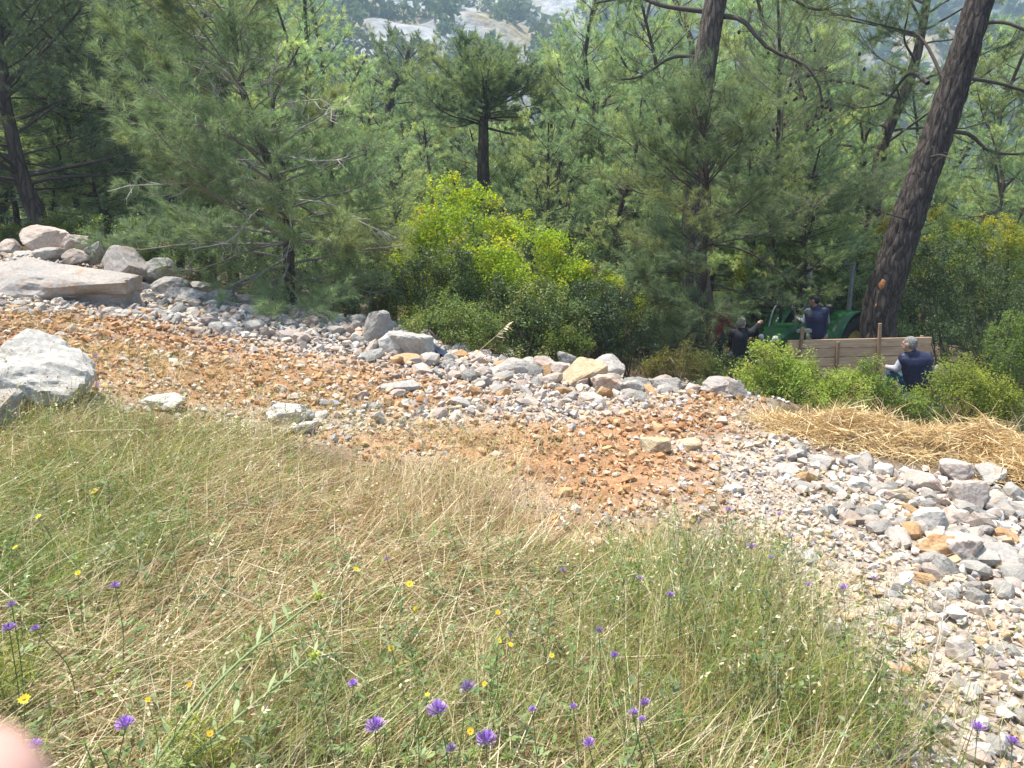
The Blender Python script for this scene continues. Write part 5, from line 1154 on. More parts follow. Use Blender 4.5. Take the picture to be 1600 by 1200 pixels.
        V = np.stack([p_, p_ + d * l * .5 + w * ww, p_ + d * l - np.array([0, 0, .12]) * l, p_ + d * l * .5 - w * ww], 2).reshape(-1, 3); mb.add(V, np.arange(len(V)).reshape(-1, 4), np.repeat((C[:, None] * g.uniform(.8, 1.25, (n, k, 1))).reshape(-1, 3), 4, axis=0))
    o = mb.obj('leafy_weeds', M_GRASS); tag(o, 'upright narrow leaved weeds standing among the grass', kind='stuff')
    # 6. thin grass strewn on the soil and gravel
    mb = MB(); px = [(330, 590, 1.0, .45, 1500), (60, 510, .5, .5, 700), (170, 560, .5, .4, 600), (230, 560, .35, .3, 400), (500, 640, .8, .4, 900), (1180, 900, .5, .5, 500), (1350, 960, .5, .5, 350), (1200, 660, .5, .4, 700), (1330, 770, .4, .3, 150), (1500, 1050, .4, .5, 200), (750, 690, .6, .25, 900), (860, 860, .4, .3, 500)]
    for a, b_, rx, ry, n in px:
        c = ground_pt(a, b_); x = c[0] + g.normal(size=n) * rx; y = c[1] + g.normal(size=n) * ry
        C = np.where((g.uniform(size=n) < .25)[:, None], pick(GREEN, n, g), pick(STRAW, n, g))
        blades(mb, np.stack([x, y, hgt(x, y) + .015], -1), g.uniform(0, 6.28, n), g.uniform(.4, 1.5, n), g.uniform(0, .4, n), g.uniform(.08, .28, n), g.uniform(.002, .004, n), C, g, 2)
    o = mb.obj('strewn_grass', M_GRASS); tag(o, 'sparse dry grass strewn over soil and gravel', kind='stuff')
build_grass()

def build_straw():
    """the heap of cut straw on the lower right edge"""
    g = np.random.default_rng(950)
    rid = np.array([ground_pt(px, py)[:2] for px, py in [(1215, 672), (1270, 690), (1330, 692), (1400, 705), (1460, 718), (1520, 725), (1580, 745), (1650, 775), (1720, 800)]])
    hs = np.array([.04, .14, .30, .30, .28, .40, .56, .42, .36]); wd = np.array([.22, .36, .5, .45, .42, .45, .5, .5, .5])
    N = 19000; t = g.uniform(0, len(rid) - 1.001, N); i = t.astype(int); f = (t - i)[:, None]; c = rid[i] * (1 - f) + rid[i + 1] * f
    h = hs[i] * (1 - f[:, 0]) + hs[i + 1] * f[:, 0]; w = wd[i] * (1 - f[:, 0]) + wd[i + 1] * f[:, 0]
    off = g.normal(size=(N, 2)) * .42; far_ = g.uniform(size=N) < .09; off[far_] *= 2.3; x = c[:, 0] + off[:, 0] * w; y = c[:, 1] + off[:, 1] * w + .12
    q = np.exp(-(off ** 2).sum(1) * 1.6); z = hgt(x, y) + h * q * (g.uniform(.2, 1.0, N) + .3 * fbm2(x, y, 3.5, 2, 98)) + .01
    az = g.uniform(0, 6.28, N); el = g.normal(size=N) * .34; L = g.uniform(.12, .5, N)
    up = g.uniform(size=N) < .05; el = np.where(up, g.uniform(.3, 1.1, N), el)
    d = np.stack([np.cos(az) * np.cos(el), np.sin(az) * np.cos(el), np.sin(el)], -1)
    P = np.stack([x, y, z], -1); A = P - d * (L * np.where(up, .1, .5))[:, None]; Bp = P + d * (L * np.where(up, .9, .5))[:, None]; M = .5 * (A + Bp) + np.array([0, 0, .03]) * L[:, None] * 2
    HAY = np.array([(.70,.53,.28), (.64,.47,.22), (.76,.62,.38), (.48,.32,.14), (.70,.56,.33), (.36,.22,.10)]); C = pick(HAY, N, g)
    mb = MB(); r = g.uniform(.0012, .0028, N)
    w_ = unit(np.cross(d, g.normal(size=d.shape))) * r[:, None] * 1.5; V = np.stack([A - w_, A + w_, M + w_, M - w_, Bp], 1).reshape(-1, 3); k5 = np.arange(N)[:, None] * 5; n0 = mb.n; mb.add(V, k5 + np.array([[0, 1, 2, 3]]), np.repeat(C, 5, axis=0)); mb.L.append((k5 + n0 + np.array([[3, 2, 4]])).ravel()); mb.T.append(np.full(N, 3)); mb.M.append(np.zeros(N, int))
    n, m = 60, 14; tt = np.linspace(0, len(rid) - 1.001, n); ii = tt.astype(int); ff = (tt - ii)[:, None]; cc = rid[ii] * (1 - ff) + rid[ii + 1] * ff
    vv = np.linspace(-1, 1, m); Y = cc[:, 1][:, None] + .12 + vv * .62 * wd[ii][:, None] * 1.1; X = np.repeat(cc[:, 0][:, None], m, 1)
    Z = hgt(X, Y) - .02 + hs[ii][:, None] * .50 * np.exp(-vv ** 2 * 2.2) + .02 * fbm2(X, Y, 9, 2, 97)
    a, b = np.meshgrid(np.arange(n - 1), np.arange(m - 1), indexing='ij'); F = np.stack([a * m + b, (a + 1) * m + b, (a + 1) * m + b + 1, a * m + b + 1], -1).reshape(-1, 4)
    mb.add(np.stack([X, Y, Z], -1).reshape(-1, 3), F, np.tile(np.array([.20,.13,.06]), (n * m, 1)))
    o = mb.obj('straw_heap', leaf_mat('straw_stalks', .15, .5, .3, (1.1, 1.05, .8))); tag(o, 'golden heap of cut straw along the lower right edge', kind='stuff')
build_straw()

# flowers ------------------------------------------------------------
M_PETAL = leaf_mat('purple_petals', .3, .5, .2, (1.1, .9, 1.2)); M_YEL = leaf_mat('yellow_petals', .3, .5, .2, (1.1, 1.05, .6)); M_GRN = leaf_mat('flower_green', .25, .5, .25)
def place_on_stem(px, py, h):
    d = ray(px, py); Y = np.arange(.75, 9, .01); P = EYE + d[None] * (Y / d[1])[:, None]; k = np.nonzero(P[:, 2] - base_h(P[:, 0], P[:, 1]) < h)[0]
    return P[k[0] if len(k) else -1]
def flower_root(name, top, label, cat, group, lean):
    gz = h1(top[0] - lean[0], top[1] - lean[1]); base = np.array([top[0] - lean[0], top[1] - lean[1], gz - .01])
    return thing(name, base, label, cat, group), base
def stem_part(root, top_l, r, g, leaves=4, col=(.16,.22,.08), parent_leaves=True):
    mid = top_l * .5 + np.array([g.normal() * .02, g.normal() * .02, 0]); mb = MB(); pts = catmull([np.zeros(3), mid, top_l], 8)
    add_tube(mb, pts, np.linspace(r * 1.3, r * .8, 8), 5, np.array(col)); mb.obj('stem', M_GRN, root, smooth=True)
    if leaves:
        ml = MB()
        for k in range(leaves):
            p = pts[1 + (k * 5) // max(1, leaves)]; a = g.uniform(0, 6.28)
            for q in (-.5, 0, .5):
                d = unit(np.array([math.cos(a + q), math.sin(a + q), .35])); w = unit(np.cross(d, [0, 0, 1])); l = g.uniform(.025, .045)
                b = p + d * .015
                ml.add([b, b + d * l * .5 + w * l * .17, b + d * l, b + d * l * .5 - w * l * .17], [[0, 1, 2, 3]], np.array(col) * g.uniform(.9, 1.25))
        tag(ml.obj('leaves', M_GRN, root), kind='stuff')
def purple_flower(px, py, size_px, h, label, group=None, faded=False, seed=0):
    g = np.random.default_rng(2000 + seed); top = place_on_stem(px, py, h); s = max(.007, size_px * top[1] / F_PX / 1.2)
    root, base = flower_root('purple_flower', top, label, 'flower', group, g.normal(size=2) * .05 * (h / .3)); tl = top - base
    stem_part(root, tl - np.array([0, 0, s * .35]), .0017, g, 3 if size_px > 14 else 2)
    mb = MB(); n = 34 if size_px > 13 else 16; pc = np.array([(.24,.13,.38), (.31,.18,.46), (.40,.28,.54), (.16,.08,.27)]) if not faded else np.array([(.21,.14,.29), (.17,.13,.19), (.26,.19,.34)])
    for k in range(n):
        a = k * 2.4; e = 1.45 - 1.25 * math.sqrt((k + .5) / n); d = np.array([math.cos(a) * math.cos(e), math.sin(a) * math.cos(e), math.sin(e)]); w = unit(np.cross(d, [.2, .1, 1.])) * s * .055; u = np.cross(w, d)
        b = tl + d * s * .12 - np.array([0, 0, s * .2]); l = s * g.uniform(.42, .62); c = pc[g.integers(0, len(pc))]
        V = [b, b + d * l * .5 + w * 1.1, b + d * l * .5 - w * 1.1, b + d * l * 1.05 + w * 1.6 + u * .9, b + d * l * 1.05 - w * 1.6 + u * .9, b + d * l + u * 1.3 * .4]
        mb.add(V, [[0, 1, 2]], c * .85); mb.add(V, [[1, 3, 4, 2]], np.array([c * .85] * 3 + [np.minimum(c * 1.5, .8)] * 2 + [c]))
    mb.obj('petals', M_PETAL, root)
    mc = MB()
    for k in range(9):
        a = k * 2 * math.pi / 9; d = unit(np.array([math.cos(a), math.sin(a), .9])); w = unit(np.cross(d, [0, 0, 1])) * s * .09; b = tl - np.array([0, 0, s * .36])
        mc.add([b, b + d * s * .25 + w, b + d * s * .5, b + d * s * .25 - w], [[0, 1, 2, 3]], np.array([.13,.17,.06]))
    mc.obj('calyx', M_GRN, root)
PURPLE = [(195,1131,32,.42,'purple clover-like flower alone at the lower left, nearest the corner',0), (54,1164,24,.42,'purple flower beside the lower left corner with a yellow bloom behind',0), (586,1134,34,.40,'purple flower with a green bud beside it, left of three at the bottom centre',0),
 (684,1108,36,.40,'bright purple flower head, middle one of three at the bottom centre',0), (760,1155,38,.40,'large purple flower head at the bottom centre beside an orange-yellow bloom',0), (730,1074,28,.42,'faded greyish purple flower above the bottom centre trio',1), (705,1170,20,.38,'small faded purple flower between two bright heads at the bottom',1),
 (552,1068,19,.38,'small purple flower above and left of the bottom centre trio',0), (920,1161,22,.40,'purple flower alone in the grass at the bottom right of centre',0), (1007,1098,19,.42,'upper flower of the cluster of three purple ones by the tall grass clump',0), (990,1113,17,.42,'left flower of the cluster of three purple ones by the tall grass clump',0), (1003,1124,14,.40,'lowest flower of the cluster of three purple ones by the tall grass clump',0),
 (832,1108,15,.36,'small purple flower right of the orange-yellow bloom',0), (896,1104,14,.36,'tiny purple flower between the centre trio and the cluster of three',0), (960,1024,16,.40,'narrow pinkish purple flower left of the tall grass clump',0), (936,985,15,.36,'pale lilac flower above the narrow pinkish one',1),
 (880,891,13,.32,'purple flower at the grass edge under the orange soil',0), (1000,903,13,.30,'purple flower beside the orange and white stone',0), (1047,929,15,.36,'lilac flower at the top of the tall grass clump',0), (1174,853,17,.36,'bright purple flower against the gravel at the top of the grey-green clump',0), (1237,839,13,.30,'purple flower against gravel, right of the brightest one there',0),
 (1218,802,12,.30,'highest small purple flower standing before the coarse gravel',0), (1138,797,14,.34,'purple flower before the white stone by the orange patch',0), (1263,913,13,.30,'purple flower low on the gravel edge',0), (1318,918,15,.32,'purple flower among stalks, between two others on the gravel edge',0), (1365,904,12,.30,'rightmost small purple flower of the row on the gravel edge',0),
 (1205,871,12,.30,'small purple flower just below and right of the brightest one on the gravel',0), (1528,1137,25,.36,'purple flower at the lower right over the grey gravel',0), (1582,1158,24,.36,'purple flower closest to the lower right corner',0), (14,981,22,.42,'purple flower at the left edge, halfway up the near grass',0), (18,945,17,.44,'dull lilac flower just above another at the left edge',1),
 (180,915,16,.38,'purple flower in the dry grass left of centre, above the lone corner one',0), (55,982,14,.40,'small purple flower just right of the left edge one',0), (605,873,11,.30,'tiny purple flower in the middle of the dry grass',0), (152,602,12,.28,'purple flower by the right side of the large pale boulder',0), (150,557,11,.16,'purple flower in a green tuft on the orange soil',0), (798,992,11,.32,'tiny lilac flower beside two yellow blooms',1), (1092,816,11,.3,'small faint purple flower on the left gravel edge above the grey-green clump',1)]
for q, (px, py, s, h, lab, fd) in enumerate(PURPLE): purple_flower(px, py, s, h, lab, 'purple flowers in the grass', bool(fd), q)
def yellow_flower(px, py, size_px, h, label, seed, orange=False):
    g = np.random.default_rng(3000 + seed); top = place_on_stem(px, py, h); s = max(.006, size_px * top[1] / F_PX * .82)
    root, base = flower_root('yellow_flower', top, label, 'flower', 'yellow flowers in the grass', g.normal(size=2) * .04); tl = top - base
    stem_part(root, tl - np.array([0, 0, s * .1]), .0012, g, 2, (.19,.24,.08))
    mb = MB(); nrm = unit(np.array([g.normal() * .3, -.7 + g.normal() * .3, 1.])); a1 = unit(np.cross(nrm, [1, 0, .1])); a2 = np.cross(nrm, a1); c = np.array([.66,.52,.04]) if not orange else np.array([.68,.42,.04])
    for k in range(11):
        a = k * 2 * math.pi / 11; d = math.cos(a) * a1 + math.sin(a) * a2; w = np.cross(nrm, d); l = s * .55 * g.uniform(.8, 1.1); b = tl + d * s * .05
        mb.add([b, b + d * l * .6 + w * l * .24 + nrm * l * .12, b + d * l + nrm * l * .15, b + d * l * .6 - w * l * .24 + nrm * l * .12], [[0, 1, 2, 3]], c * g.uniform(.85, 1.15))
    mb.obj('petals', M_YEL, root)
    md = MB(); lathe(md, [(0.0001, s * .10), (s * .14, s * .08), (s * .17, 0), (s * .10, -s * .16), (.0005, -s * .2)], 8, c=tl, C=np.array([.60,.40,.03])); md.obj('flower_centre', M_YEL, root, smooth=True)
YELLOW = [(38,1092,23,.40,'yellow daisy-like flower at the lower left edge, largest yellow bloom',0), (60,807,12,.32,'yellow flower high in the grass at the left',0), (122,895,12,.34,'yellow flower in the left grass above the purple one',0), (24,855,11,.34,'yellow flower nearest the left edge',0), (557,889,11,.3,'small yellow flower above the pale green thistle head',0),
 (640,912,14,.32,'pale yellow flower in the centre of the dry grass',0), (650,951,11,.32,'yellow flower just under the pale yellow one',0), (611,1013,12,.34,'yellow flower right of the lower thistle head',0), (735,1142,16,.38,'orange-yellow flower beside the large purple head at the bottom',1), (668,1085,11,.36,'yellow flower right behind the bright purple head',0), (757,1068,11,.34,'yellow flower right of the faded purple one',0),
 (862,1024,11,.32,'yellow flower alone right of centre',0), (780,1001,11,.32,'golden flower, left of a pair below the bare patch',1), (798,1007,10,.32,'yellow flower, right of a pair below the bare patch',0), (778,957,12,.32,'golden flower above the pair',1), (328,1146,15,.38,'yellow flower on the spiny plant at the bottom left',1), (147,768,15,.26,'yellow flower cluster in the upper left grass',0), (231,1093,12,.36,'small yellow flower above the lone purple one',0), (296,1070,10,.36,'small golden flower in the thatch at the lower left',1)]
for q, (px, py, s, h, lab, og) in enumerate(YELLOW): yellow_flower(px, py, s, h, lab, q, bool(og))
def green_bud(px, py, size_px, h, label, seed):
    g = np.random.default_rng(4000 + seed); top = place_on_stem(px, py, h); s = size_px * top[1] / F_PX
    root, base = flower_root('green_bud', top, label, 'flower bud', 'green flower buds', g.normal(size=2) * .05); tl = top - base
    stem_part(root, tl - np.array([0, 0, s * .3]), .0016, g, 3)
    mb = MB()
    for k in range(18):
        a = k * 2.4; e = 1.4 - 1.5 * math.sqrt((k + .5) / 18); d = np.array([math.cos(a) * math.cos(e), math.sin(a) * math.cos(e), math.sin(e)]); w = unit(np.cross(d, [.2, .1, 1.])) * s * .07; b = tl - np.array([0, 0, s * .25])
        mb.add([b, b + d * s * .35 + w, b + d * s * .62, b + d * s * .35 - w], [[0, 1, 2, 3]], np.array([.20,.25,.07]) * g.uniform(.75, 1.25))
    mb.obj('bud', M_GRN, root)
for q, (px, py, s, h, lab) in enumerate([(575,1168,24,.38,'green spiky bud below the left purple head at the bottom centre'), (602,1142,20,.38,'green bud touching the left purple head at the bottom centre'), (684,1092,18,.36,'pale green bud behind the bright purple head'), (741,1170,24,.38,'dark green bud left of the large purple head'), (793,1178,26,.38,'green bud at the bottom edge right of the large purple head'),
    (635,1185,22,.36,'green bud at the bottom edge between the purple heads'), (132,1158,14,.4,'green bud left of the lone purple flower at the lower left'), (155,1162,13,.4,'dark bud next to the lone purple flower at the lower left'), (278,1192,22,.36,'grey-green bud at the bottom edge right of the lone purple flower'), (652,1100,14,.38,'dark green narrow bud left of the bright purple head'), (1096,850,10,.3,'small green bud on the grey-green clump')]): green_bud(px, py, s, h, lab, q)
def thistle():
    g = np.random.default_rng(5); heads = [place_on_stem(498, 932, .44), place_on_stem(490, 1025, .34)]
    b = ground_pt(300, 1190); b = np.array([heads[0][0] - .42, heads[0][1] - .62, 0]); b[2] = h1(b[0], b[1])
    root = thing('thistle', b, 'pale green spiny thistle arching to two yellow-green heads, left of centre', 'plant')
    ms, mlf = MB(), MB(); col = np.array([.27,.33,.15])
    for hq, hd in enumerate(heads):
        e = hd - b; m = e * .5 + np.array([-.02, 0, .06 if hq == 0 else 0]); pts = catmull([np.zeros(3), m, e], 14)
        add_tube(ms, pts, np.linspace(.006, .003, 14), 6, col)
        for k in range(2, 14):
            for sd in (-1, 1):
                d = unit(np.cross(pts[min(k + 1, 13)] - pts[k - 1], [0, 0, 1])) * sd + np.array([g.normal() * .3, g.normal() * .3, .35]); d = unit(d + unit(e) * .5); l = g.uniform(.04, .1); w = unit(np.cross(d, [0, 0, 1])) * l * .09
                mlf.add([pts[k], pts[k] + d * l * .5 + w, pts[k] + d * l, pts[k] + d * l * .5 - w], [[0, 1, 2, 3]], col * g.uniform(.85, 1.2))
        mh = MB(); s = .030
        lathe(mh, [(.0003, -s * .5), (s * .3, -s * .3), (s * .36, 0), (s * .22, s * .3), (.0003, s * .35)], 10, c=e, C=np.array([.30,.36,.08]))
        for k in range(46):
            d = unit(g.normal(size=3) + np.array([0, 0, .4])); w = unit(np.cross(d, [.3, .1, 1.])) * s * .05
            mh.add([e + d * s * .25 - w, e + d * s * .25 + w, e + d * s * g.uniform(.6, .95)], [[0, 1, 2]], np.array([.55,.56,.06]) * g.uniform(.8, 1.15))
        mh.obj('flower_head', M_YEL, root)
    ms.obj('stem', M_GRN, root, smooth=True); mlf.obj('leaves', M_GRN, root)
thistle()
def spiny_tuft(px, py, r, label, seed):
    g = np.random.default_rng(seed); p = place_on_stem(px, py, .25); b = np.array([p[0], p[1], h1(p[0], p[1])])
    root = thing('spiny_plant', b, label, 'plant'); mb = MB(); N = 260
    d = unit(g.normal(size=(N, 3)) + np.array([0, 0, .5])); A = np.array([0, 0, .16]) + g.normal(size=(N, 3)) * np.array([r * .5, r * .4, .05]); L = g.uniform(.02, .07, N)
    sticks(mb, A, A + d * L[:, None], .0011, .0004, np.array([(.46,.48,.08)]) * g.uniform(.7, 1.2, (N, 1))); tag(mb.obj('spines', M_YEL, root), kind='stuff')
    ms = MB()
    for k in range(7): add_tube(ms, catmull([np.zeros(3), np.array([g.normal() * .03, g.normal() * .03, .09]), np.array([g.normal() * r * .5, g.normal() * r * .4, .2])], 6), np.linspace(.003, .0015, 6), 5, np.array([.25,.30,.12]))
    tag(ms.obj('stems', M_GRN, root), kind='stuff')
spiny_tuft(305, 1128, .11, 'spiny yellow-green plant at the bottom left of centre', 51)
spiny_tuft(10, 1020, .09, 'spiny yellowish plant at the left edge below the purple flowers', 52)
# dry stalks and twigs
def stalk(pts, r, label, name, col, cat, side=None, seed=0):
    g = np.random.default_rng(seed); P = np.array(pts); b = P[0].copy(); root = thing(name, b, label, cat); mb = MB(); C = catmull(P - b, 20); add_tube(mb, C, np.linspace(r, r * .45, 20), 6, np.array(col))
    for k in range(side or 0):
        i = g.integers(8, 19); d = unit((C[min(i + 1, 19)] - C[i - 1]) + g.normal(size=3) * .05); add_tube(mb, [C[i], C[i] + d * .05 + g.normal(size=3) * .015, C[i] + d * .09 + g.normal(size=3) * .03], [r * .4, r * .3, r * .2], 4, np.array(col))
    mb.obj('stem', M_DRY, root, smooth=True); return root, C, b
M_DRY = vcol_mat('dry_stalk', .8, 60, .25, .2, .005)
pa = [ground_pt(1420, 1140), at(1440, 1075, 3.05 * .93), at(1470, 980, 2.95), at(1482, 930, 2.9)]
pa[0] = ground_pt(1420, 1140); pa = [pa[0], at(1440, 1085, pa[0][1] * 1.0), at(1466, 1000, pa[0][1] * 1.02), at(1480, 925, pa[0][1] * 1.05)]
stalk(pa, .0042, 'pale dry upright stalk over the gravel at the lower right', 'dry_stalk', (.52,.45,.35), 'dry stalk', 7, 3)
q0 = ground_pt(1172, 1000); stalk([q0, at(1225, 930, q0[1] * 1.05), at(1290, 860, q0[1] * 1.12), at(1330, 790, q0[1] * 1.18)], .003, 'long thin leaning dead twig above the tall grass clump', 'dead_twig', (.30,.23,.18), 'twig', 5, 4)
q1 = ground_pt(1490, 838); stalk([q1 + [0, 0, .03], ground_pt(1540, 862) + [0, 0, .06], ground_pt(1610, 905) + [0, 0, .04]], .004, 'dry golden stick lying across the rubble at the right', 'dry_stick', (.50,.37,.20), 'stick', 0, 5)
q2 = ground_pt(730, 566); rt, C_, b_ = stalk([q2, at(752, 545, q2[1]), at(775, 525, q2[1]), at(792, 508, q2[1])], .006, 'dry grass stalk with hanging seeds against the dark bush on the crest', 'dry_grass_stalk', (.50,.43,.24), 'dry stalk', 0, 6)
mbs = MB(); gg = np.random.default_rng(8); tp_ = C_[[13, 15, 17, 18, 19, 19]]; seedheads(mbs, tp_, np.tile(unit(np.array([.7, 0, .5])), (6, 1)), np.tile(np.array([.56,.48,.30]), (6, 1)), gg, n=2, L=.06, sl=.13, sw=.012, droop=.6); mbs.obj('seeds', M_DRY, rt)
# ------------------------------------------------------------------ plank wall
M_PLANK = None
def wood_mat(name, a, b):
    m, n, l, p = new_mat(name)
    tc = n.new('ShaderNodeTexCoord'); oi = n.new('ShaderNodeObjectInfo'); mp = n.new('ShaderNodeMapping'); mp.inputs['Scale'].default_value = (1.2, 14, 14); l.new(tc.outputs['Object'], mp.inputs['Vector'])
    mul = n.new('ShaderNodeMath'); mul.operation = 'MULTIPLY'; mul.inputs[1].default_value = 31; l.new(oi.outputs['Random'], mul.inputs[0]); l.new(mul.outputs[0], mp.inputs['Location'])
    t = n.new('ShaderNodeTexNoise'); t.inputs['Scale'].default_value = 2.5; t.inputs['Detail'].default_value = 8; t.inputs['Distortion'].default_value = .6; l.new(mp.outputs[0], t.inputs['Vector'])
    r = n.new('ShaderNodeMapRange'); r.inputs['From Min'].default_value = .35; r.inputs['From Max'].default_value = .68; l.new(t.outputs['Fac'], r.inputs['Value'])
    x = n.new('ShaderNodeMix'); x.data_type = 'RGBA'; l.new(r.outputs[0], x.inputs[0]); x.inputs[6].default_value = (*a, 1); x.inputs[7].default_value = (*b, 1)
    ov = n.new('ShaderNodeMapRange'); ov.inputs['To Min'].default_value = .62; ov.inputs['To Max'].default_value = 1.2; l.new(oi.outputs['Random'], ov.inputs['Value'])
    sc = n.new('ShaderNodeVectorMath'); sc.operation = 'SCALE'; l.new(x.outputs[2], sc.inputs[0]); l.new(ov.outputs[0], sc.inputs['Scale'])
    l.new(sc.outputs[0], p.inputs['Base Color']); p.inputs['Roughness'].default_value = .8; p.inputs['Specular IOR Level'].default_value = .25
    b_ = n.new('ShaderNodeBump'); b_.inputs['Strength'].default_value = .3; b_.inputs['Distance'].default_value = .005; l.new(t.outputs['Fac'], b_.inputs['Height']); l.new(b_.outputs[0], p.inputs['Normal'])
    return m
M_PLANK = wood_mat('rough_sawn_plank', (.40,.255,.15), (.54,.38,.24)); M_STAKE = wood_mat('stake_wood', (.27,.17,.10), (.38,.25,.15))
def plank_wall():
    Y = 13.0; a = at(1232, 531, Y); b = at(1456, 526, Y + .25); u = unit(np.array([b[0] - a[0], b[1] - a[1], b[2] - a[2]])); L = np.linalg.norm(b - a)
    rz = math.atan2(u[1], u[0]); ry = -math.asin(u[2])
    root = thing('plank_wall', a - np.array([0, 0, .92]), 'brown wall of stacked planks held by upright wooden stakes, left of the seated man', 'plank wall', None, 0)
    root.rotation_euler = (0, ry, rz); root['kind'] = 'thing'
    hs = [.165, .165, .165, .17, .17]; z = .92
    for i, h in enumerate(hs):
        mb = MB(); dx = (0, .012, -.01, .015, 0)[i]; dy = (0, .006, -.005, .004, 0)[i]
        add_box(mb, (0, 0, 0), (L + (0, .0, -.03, .02, 0)[i], .034, h - .013), bev=.004)
        o = mb.obj('plank', M_PLANK, root); o.location = (L / 2 + dx, dy, z - h / 2); z -= h
    for px, top, bot in [(1250, 509, 585), (1308, 534, 575), (1373, 505, 590), (1443, 528, 590)]:
        t = (px - 1232) / 224; mb = MB(); zt = .92 + (529.5 - top) / F_PX * Y * .98; zb = -.12 if px != 1308 else .2
        add_box(mb, (0, 0, 0), (.052 if px != 1443 else .045, .045, zt - zb), bev=.004); o = mb.obj('stake', M_STAKE, root); o.location = (t * L, -.046 if px != 1443 else .046, (zt + zb) / 2); o.rotation_euler = (0, {1250: .02, 1308: 0, 1373: -.05, 1443: 0}[px], 0)
    p = at(1260, 517, Y); mb = MB(); add_box(mb, (0, 0, 0), (.24, .10, .06), bev=.004); o = mb.obj('cross_block', wood_mat('grey_offcut', (.36,.33,.29), (.46,.42,.37)), root); o.location = (.30, .035, .92 + .15)
plank_wall()

# ------------------------------------------------------------------ people: one smooth body each, grown from a distance field
def surface_net(val, org, h):
    ins = val < 0; nx, ny, nz = val.shape
    acc = np.zeros((nx - 1, ny - 1, nz - 1, 3)); cnt = np.zeros((nx - 1, ny - 1, nz - 1))
    cor = [(i, j, k) for i in (0, 1) for j in (0, 1) for k in (0, 1)]
    sl = lambda c: tuple(slice(c[q], c[q] + (nx, ny, nz)[q] - 1) for q in range(3))
    for a in cor:
        for ax in range(3):
            if a[ax]: continue
            b = list(a); b[ax] = 1; va = val[sl(a)]; vb = val[sl(b)]; m = (va < 0) != (vb < 0)
            t = np.where(m, va / np.where(m, va - vb, 1), 0)
            for q in range(3): acc[..., q] += np.where(m, a[q] + (t if q == ax else 0), 0)
            cnt += m
    act = cnt > 0; idx = -np.ones(act.shape, int); idx[act] = np.arange(act.sum())
    I = np.argwhere(act); V = org + h * (I + acc[act] / cnt[act][:, None]); F = []
    for ax in range(3):
        s0 = [slice(0, n) for n in val.shape]; s1 = list(s0); s0[ax] = slice(0, -1); s1[ax] = slice(1, None)
        a = ins[tuple(s0)]; b = ins[tuple(s1)]; e = np.argwhere(a != b); o1, o2 = [(1, 2), (2, 0), (0, 1)][ax]
        ok = (e[:, o1] > 0) & (e[:, o2] > 0) & (e[:, o1] < val.shape[o1] - 1) & (e[:, o2] < val.shape[o2] - 1); e = e[ok]
        def at_(d1, d2):
            q = e.copy(); q[:, o1] += d1; q[:, o2] += d2; return idx[q[:, 0], q[:, 1], q[:, 2]]
        f = np.stack([at_(-1, -1), at_(0, -1), at_(0, 0), at_(-1, 0)], 1); fl = a[e[:, 0], e[:, 1], e[:, 2]]
        f[~fl] = f[~fl][:, ::-1]; F.append(f[(f >= 0).all(1)])
    return V, np.vstack(F)
def cap_d(P, a, b, ra, rb):
    ab = b - a; t = np.clip(((P - a) @ ab) / (ab @ ab + 1e-9), 0, 1); return np.linalg.norm(P - a - t[..., None] * ab, axis=-1) - (ra + (rb - ra) * t)
def ell_d(P, c, r, M=None):
    q = P - c
    if M is not None: q = q @ M
    k0 = np.linalg.norm(q / r, axis=-1); k1 = np.linalg.norm(q / (r * r), axis=-1); return k0 * (k0 - 1) / (k1 + 1e-9)
def sdf_mesh(prims, h, k=.025, pad=.06, extra=None):
    """prims: ('c', a, b, ra, rb, material) or ('e', centre, radii, rotation, material); returns vertices, faces, material per face"""
    lo = np.full(3, 9e9); hi = -lo
    for p in prims:
        for c, r in (((p[1], p[3]), (p[2], p[4])) if p[0] == 'c' else ((p[1], np.max(p[2])),)): lo = np.minimum(lo, c - r); hi = np.maximum(hi, c + r)
    lo -= pad; hi += pad; n = np.ceil((hi - lo) / h).astype(int) + 1
    G = [lo[q] + h * np.arange(n[q]) for q in range(3)]; X = np.stack(np.meshgrid(*G, indexing='ij'), -1); D = np.full(X.shape[:3], .5); best = np.full(X.shape[:3], 9.); mi = np.zeros(X.shape[:3], int)
    for p in prims:
        if p[0] == 'c': bl = np.minimum(p[1] - p[3], p[2] - p[4]); bh = np.maximum(p[1] + p[3], p[2] + p[4])
        else: bl = p[1] - np.max(p[2]); bh = p[1] + np.max(p[2])
        i0 = np.clip(np.floor((bl - .09 - lo) / h).astype(int), 0, n - 1); i1 = np.clip(np.ceil((bh + .09 - lo) / h).astype(int) + 1, 1, n); s = tuple(slice(i0[q], i1[q]) for q in range(3))
        d = cap_d(X[s], *p[1:5]) if p[0] == 'c' else ell_d(X[s], p[1], p[2], p[3]); m = p[-1]
        w = d < best[s]; best[s] = np.where(w, d, best[s]); mi[s] = np.where(w, m, mi[s])
        o = D[s]; hh = np.maximum(k - np.abs(o - d), 0) / k; D[s] = np.minimum(o, d) - hh * hh * k * .25
    if extra is not None: D = D + extra(X)
    V, F = surface_net(D, lo, h); fc = V[F].mean(1); q = np.clip(np.round((fc - lo) / h).astype(int), 0, n - 1)
    return V, F, mi[q[:, 0], q[:, 1], q[:, 2]]
def frame_to(fwd, up=(0, 0, 1)):
    f = unit(np.asarray(fwd, float)); r = unit(np.cross(f, up)); u = np.cross(r, f); return np.stack([r, f, u], 1)
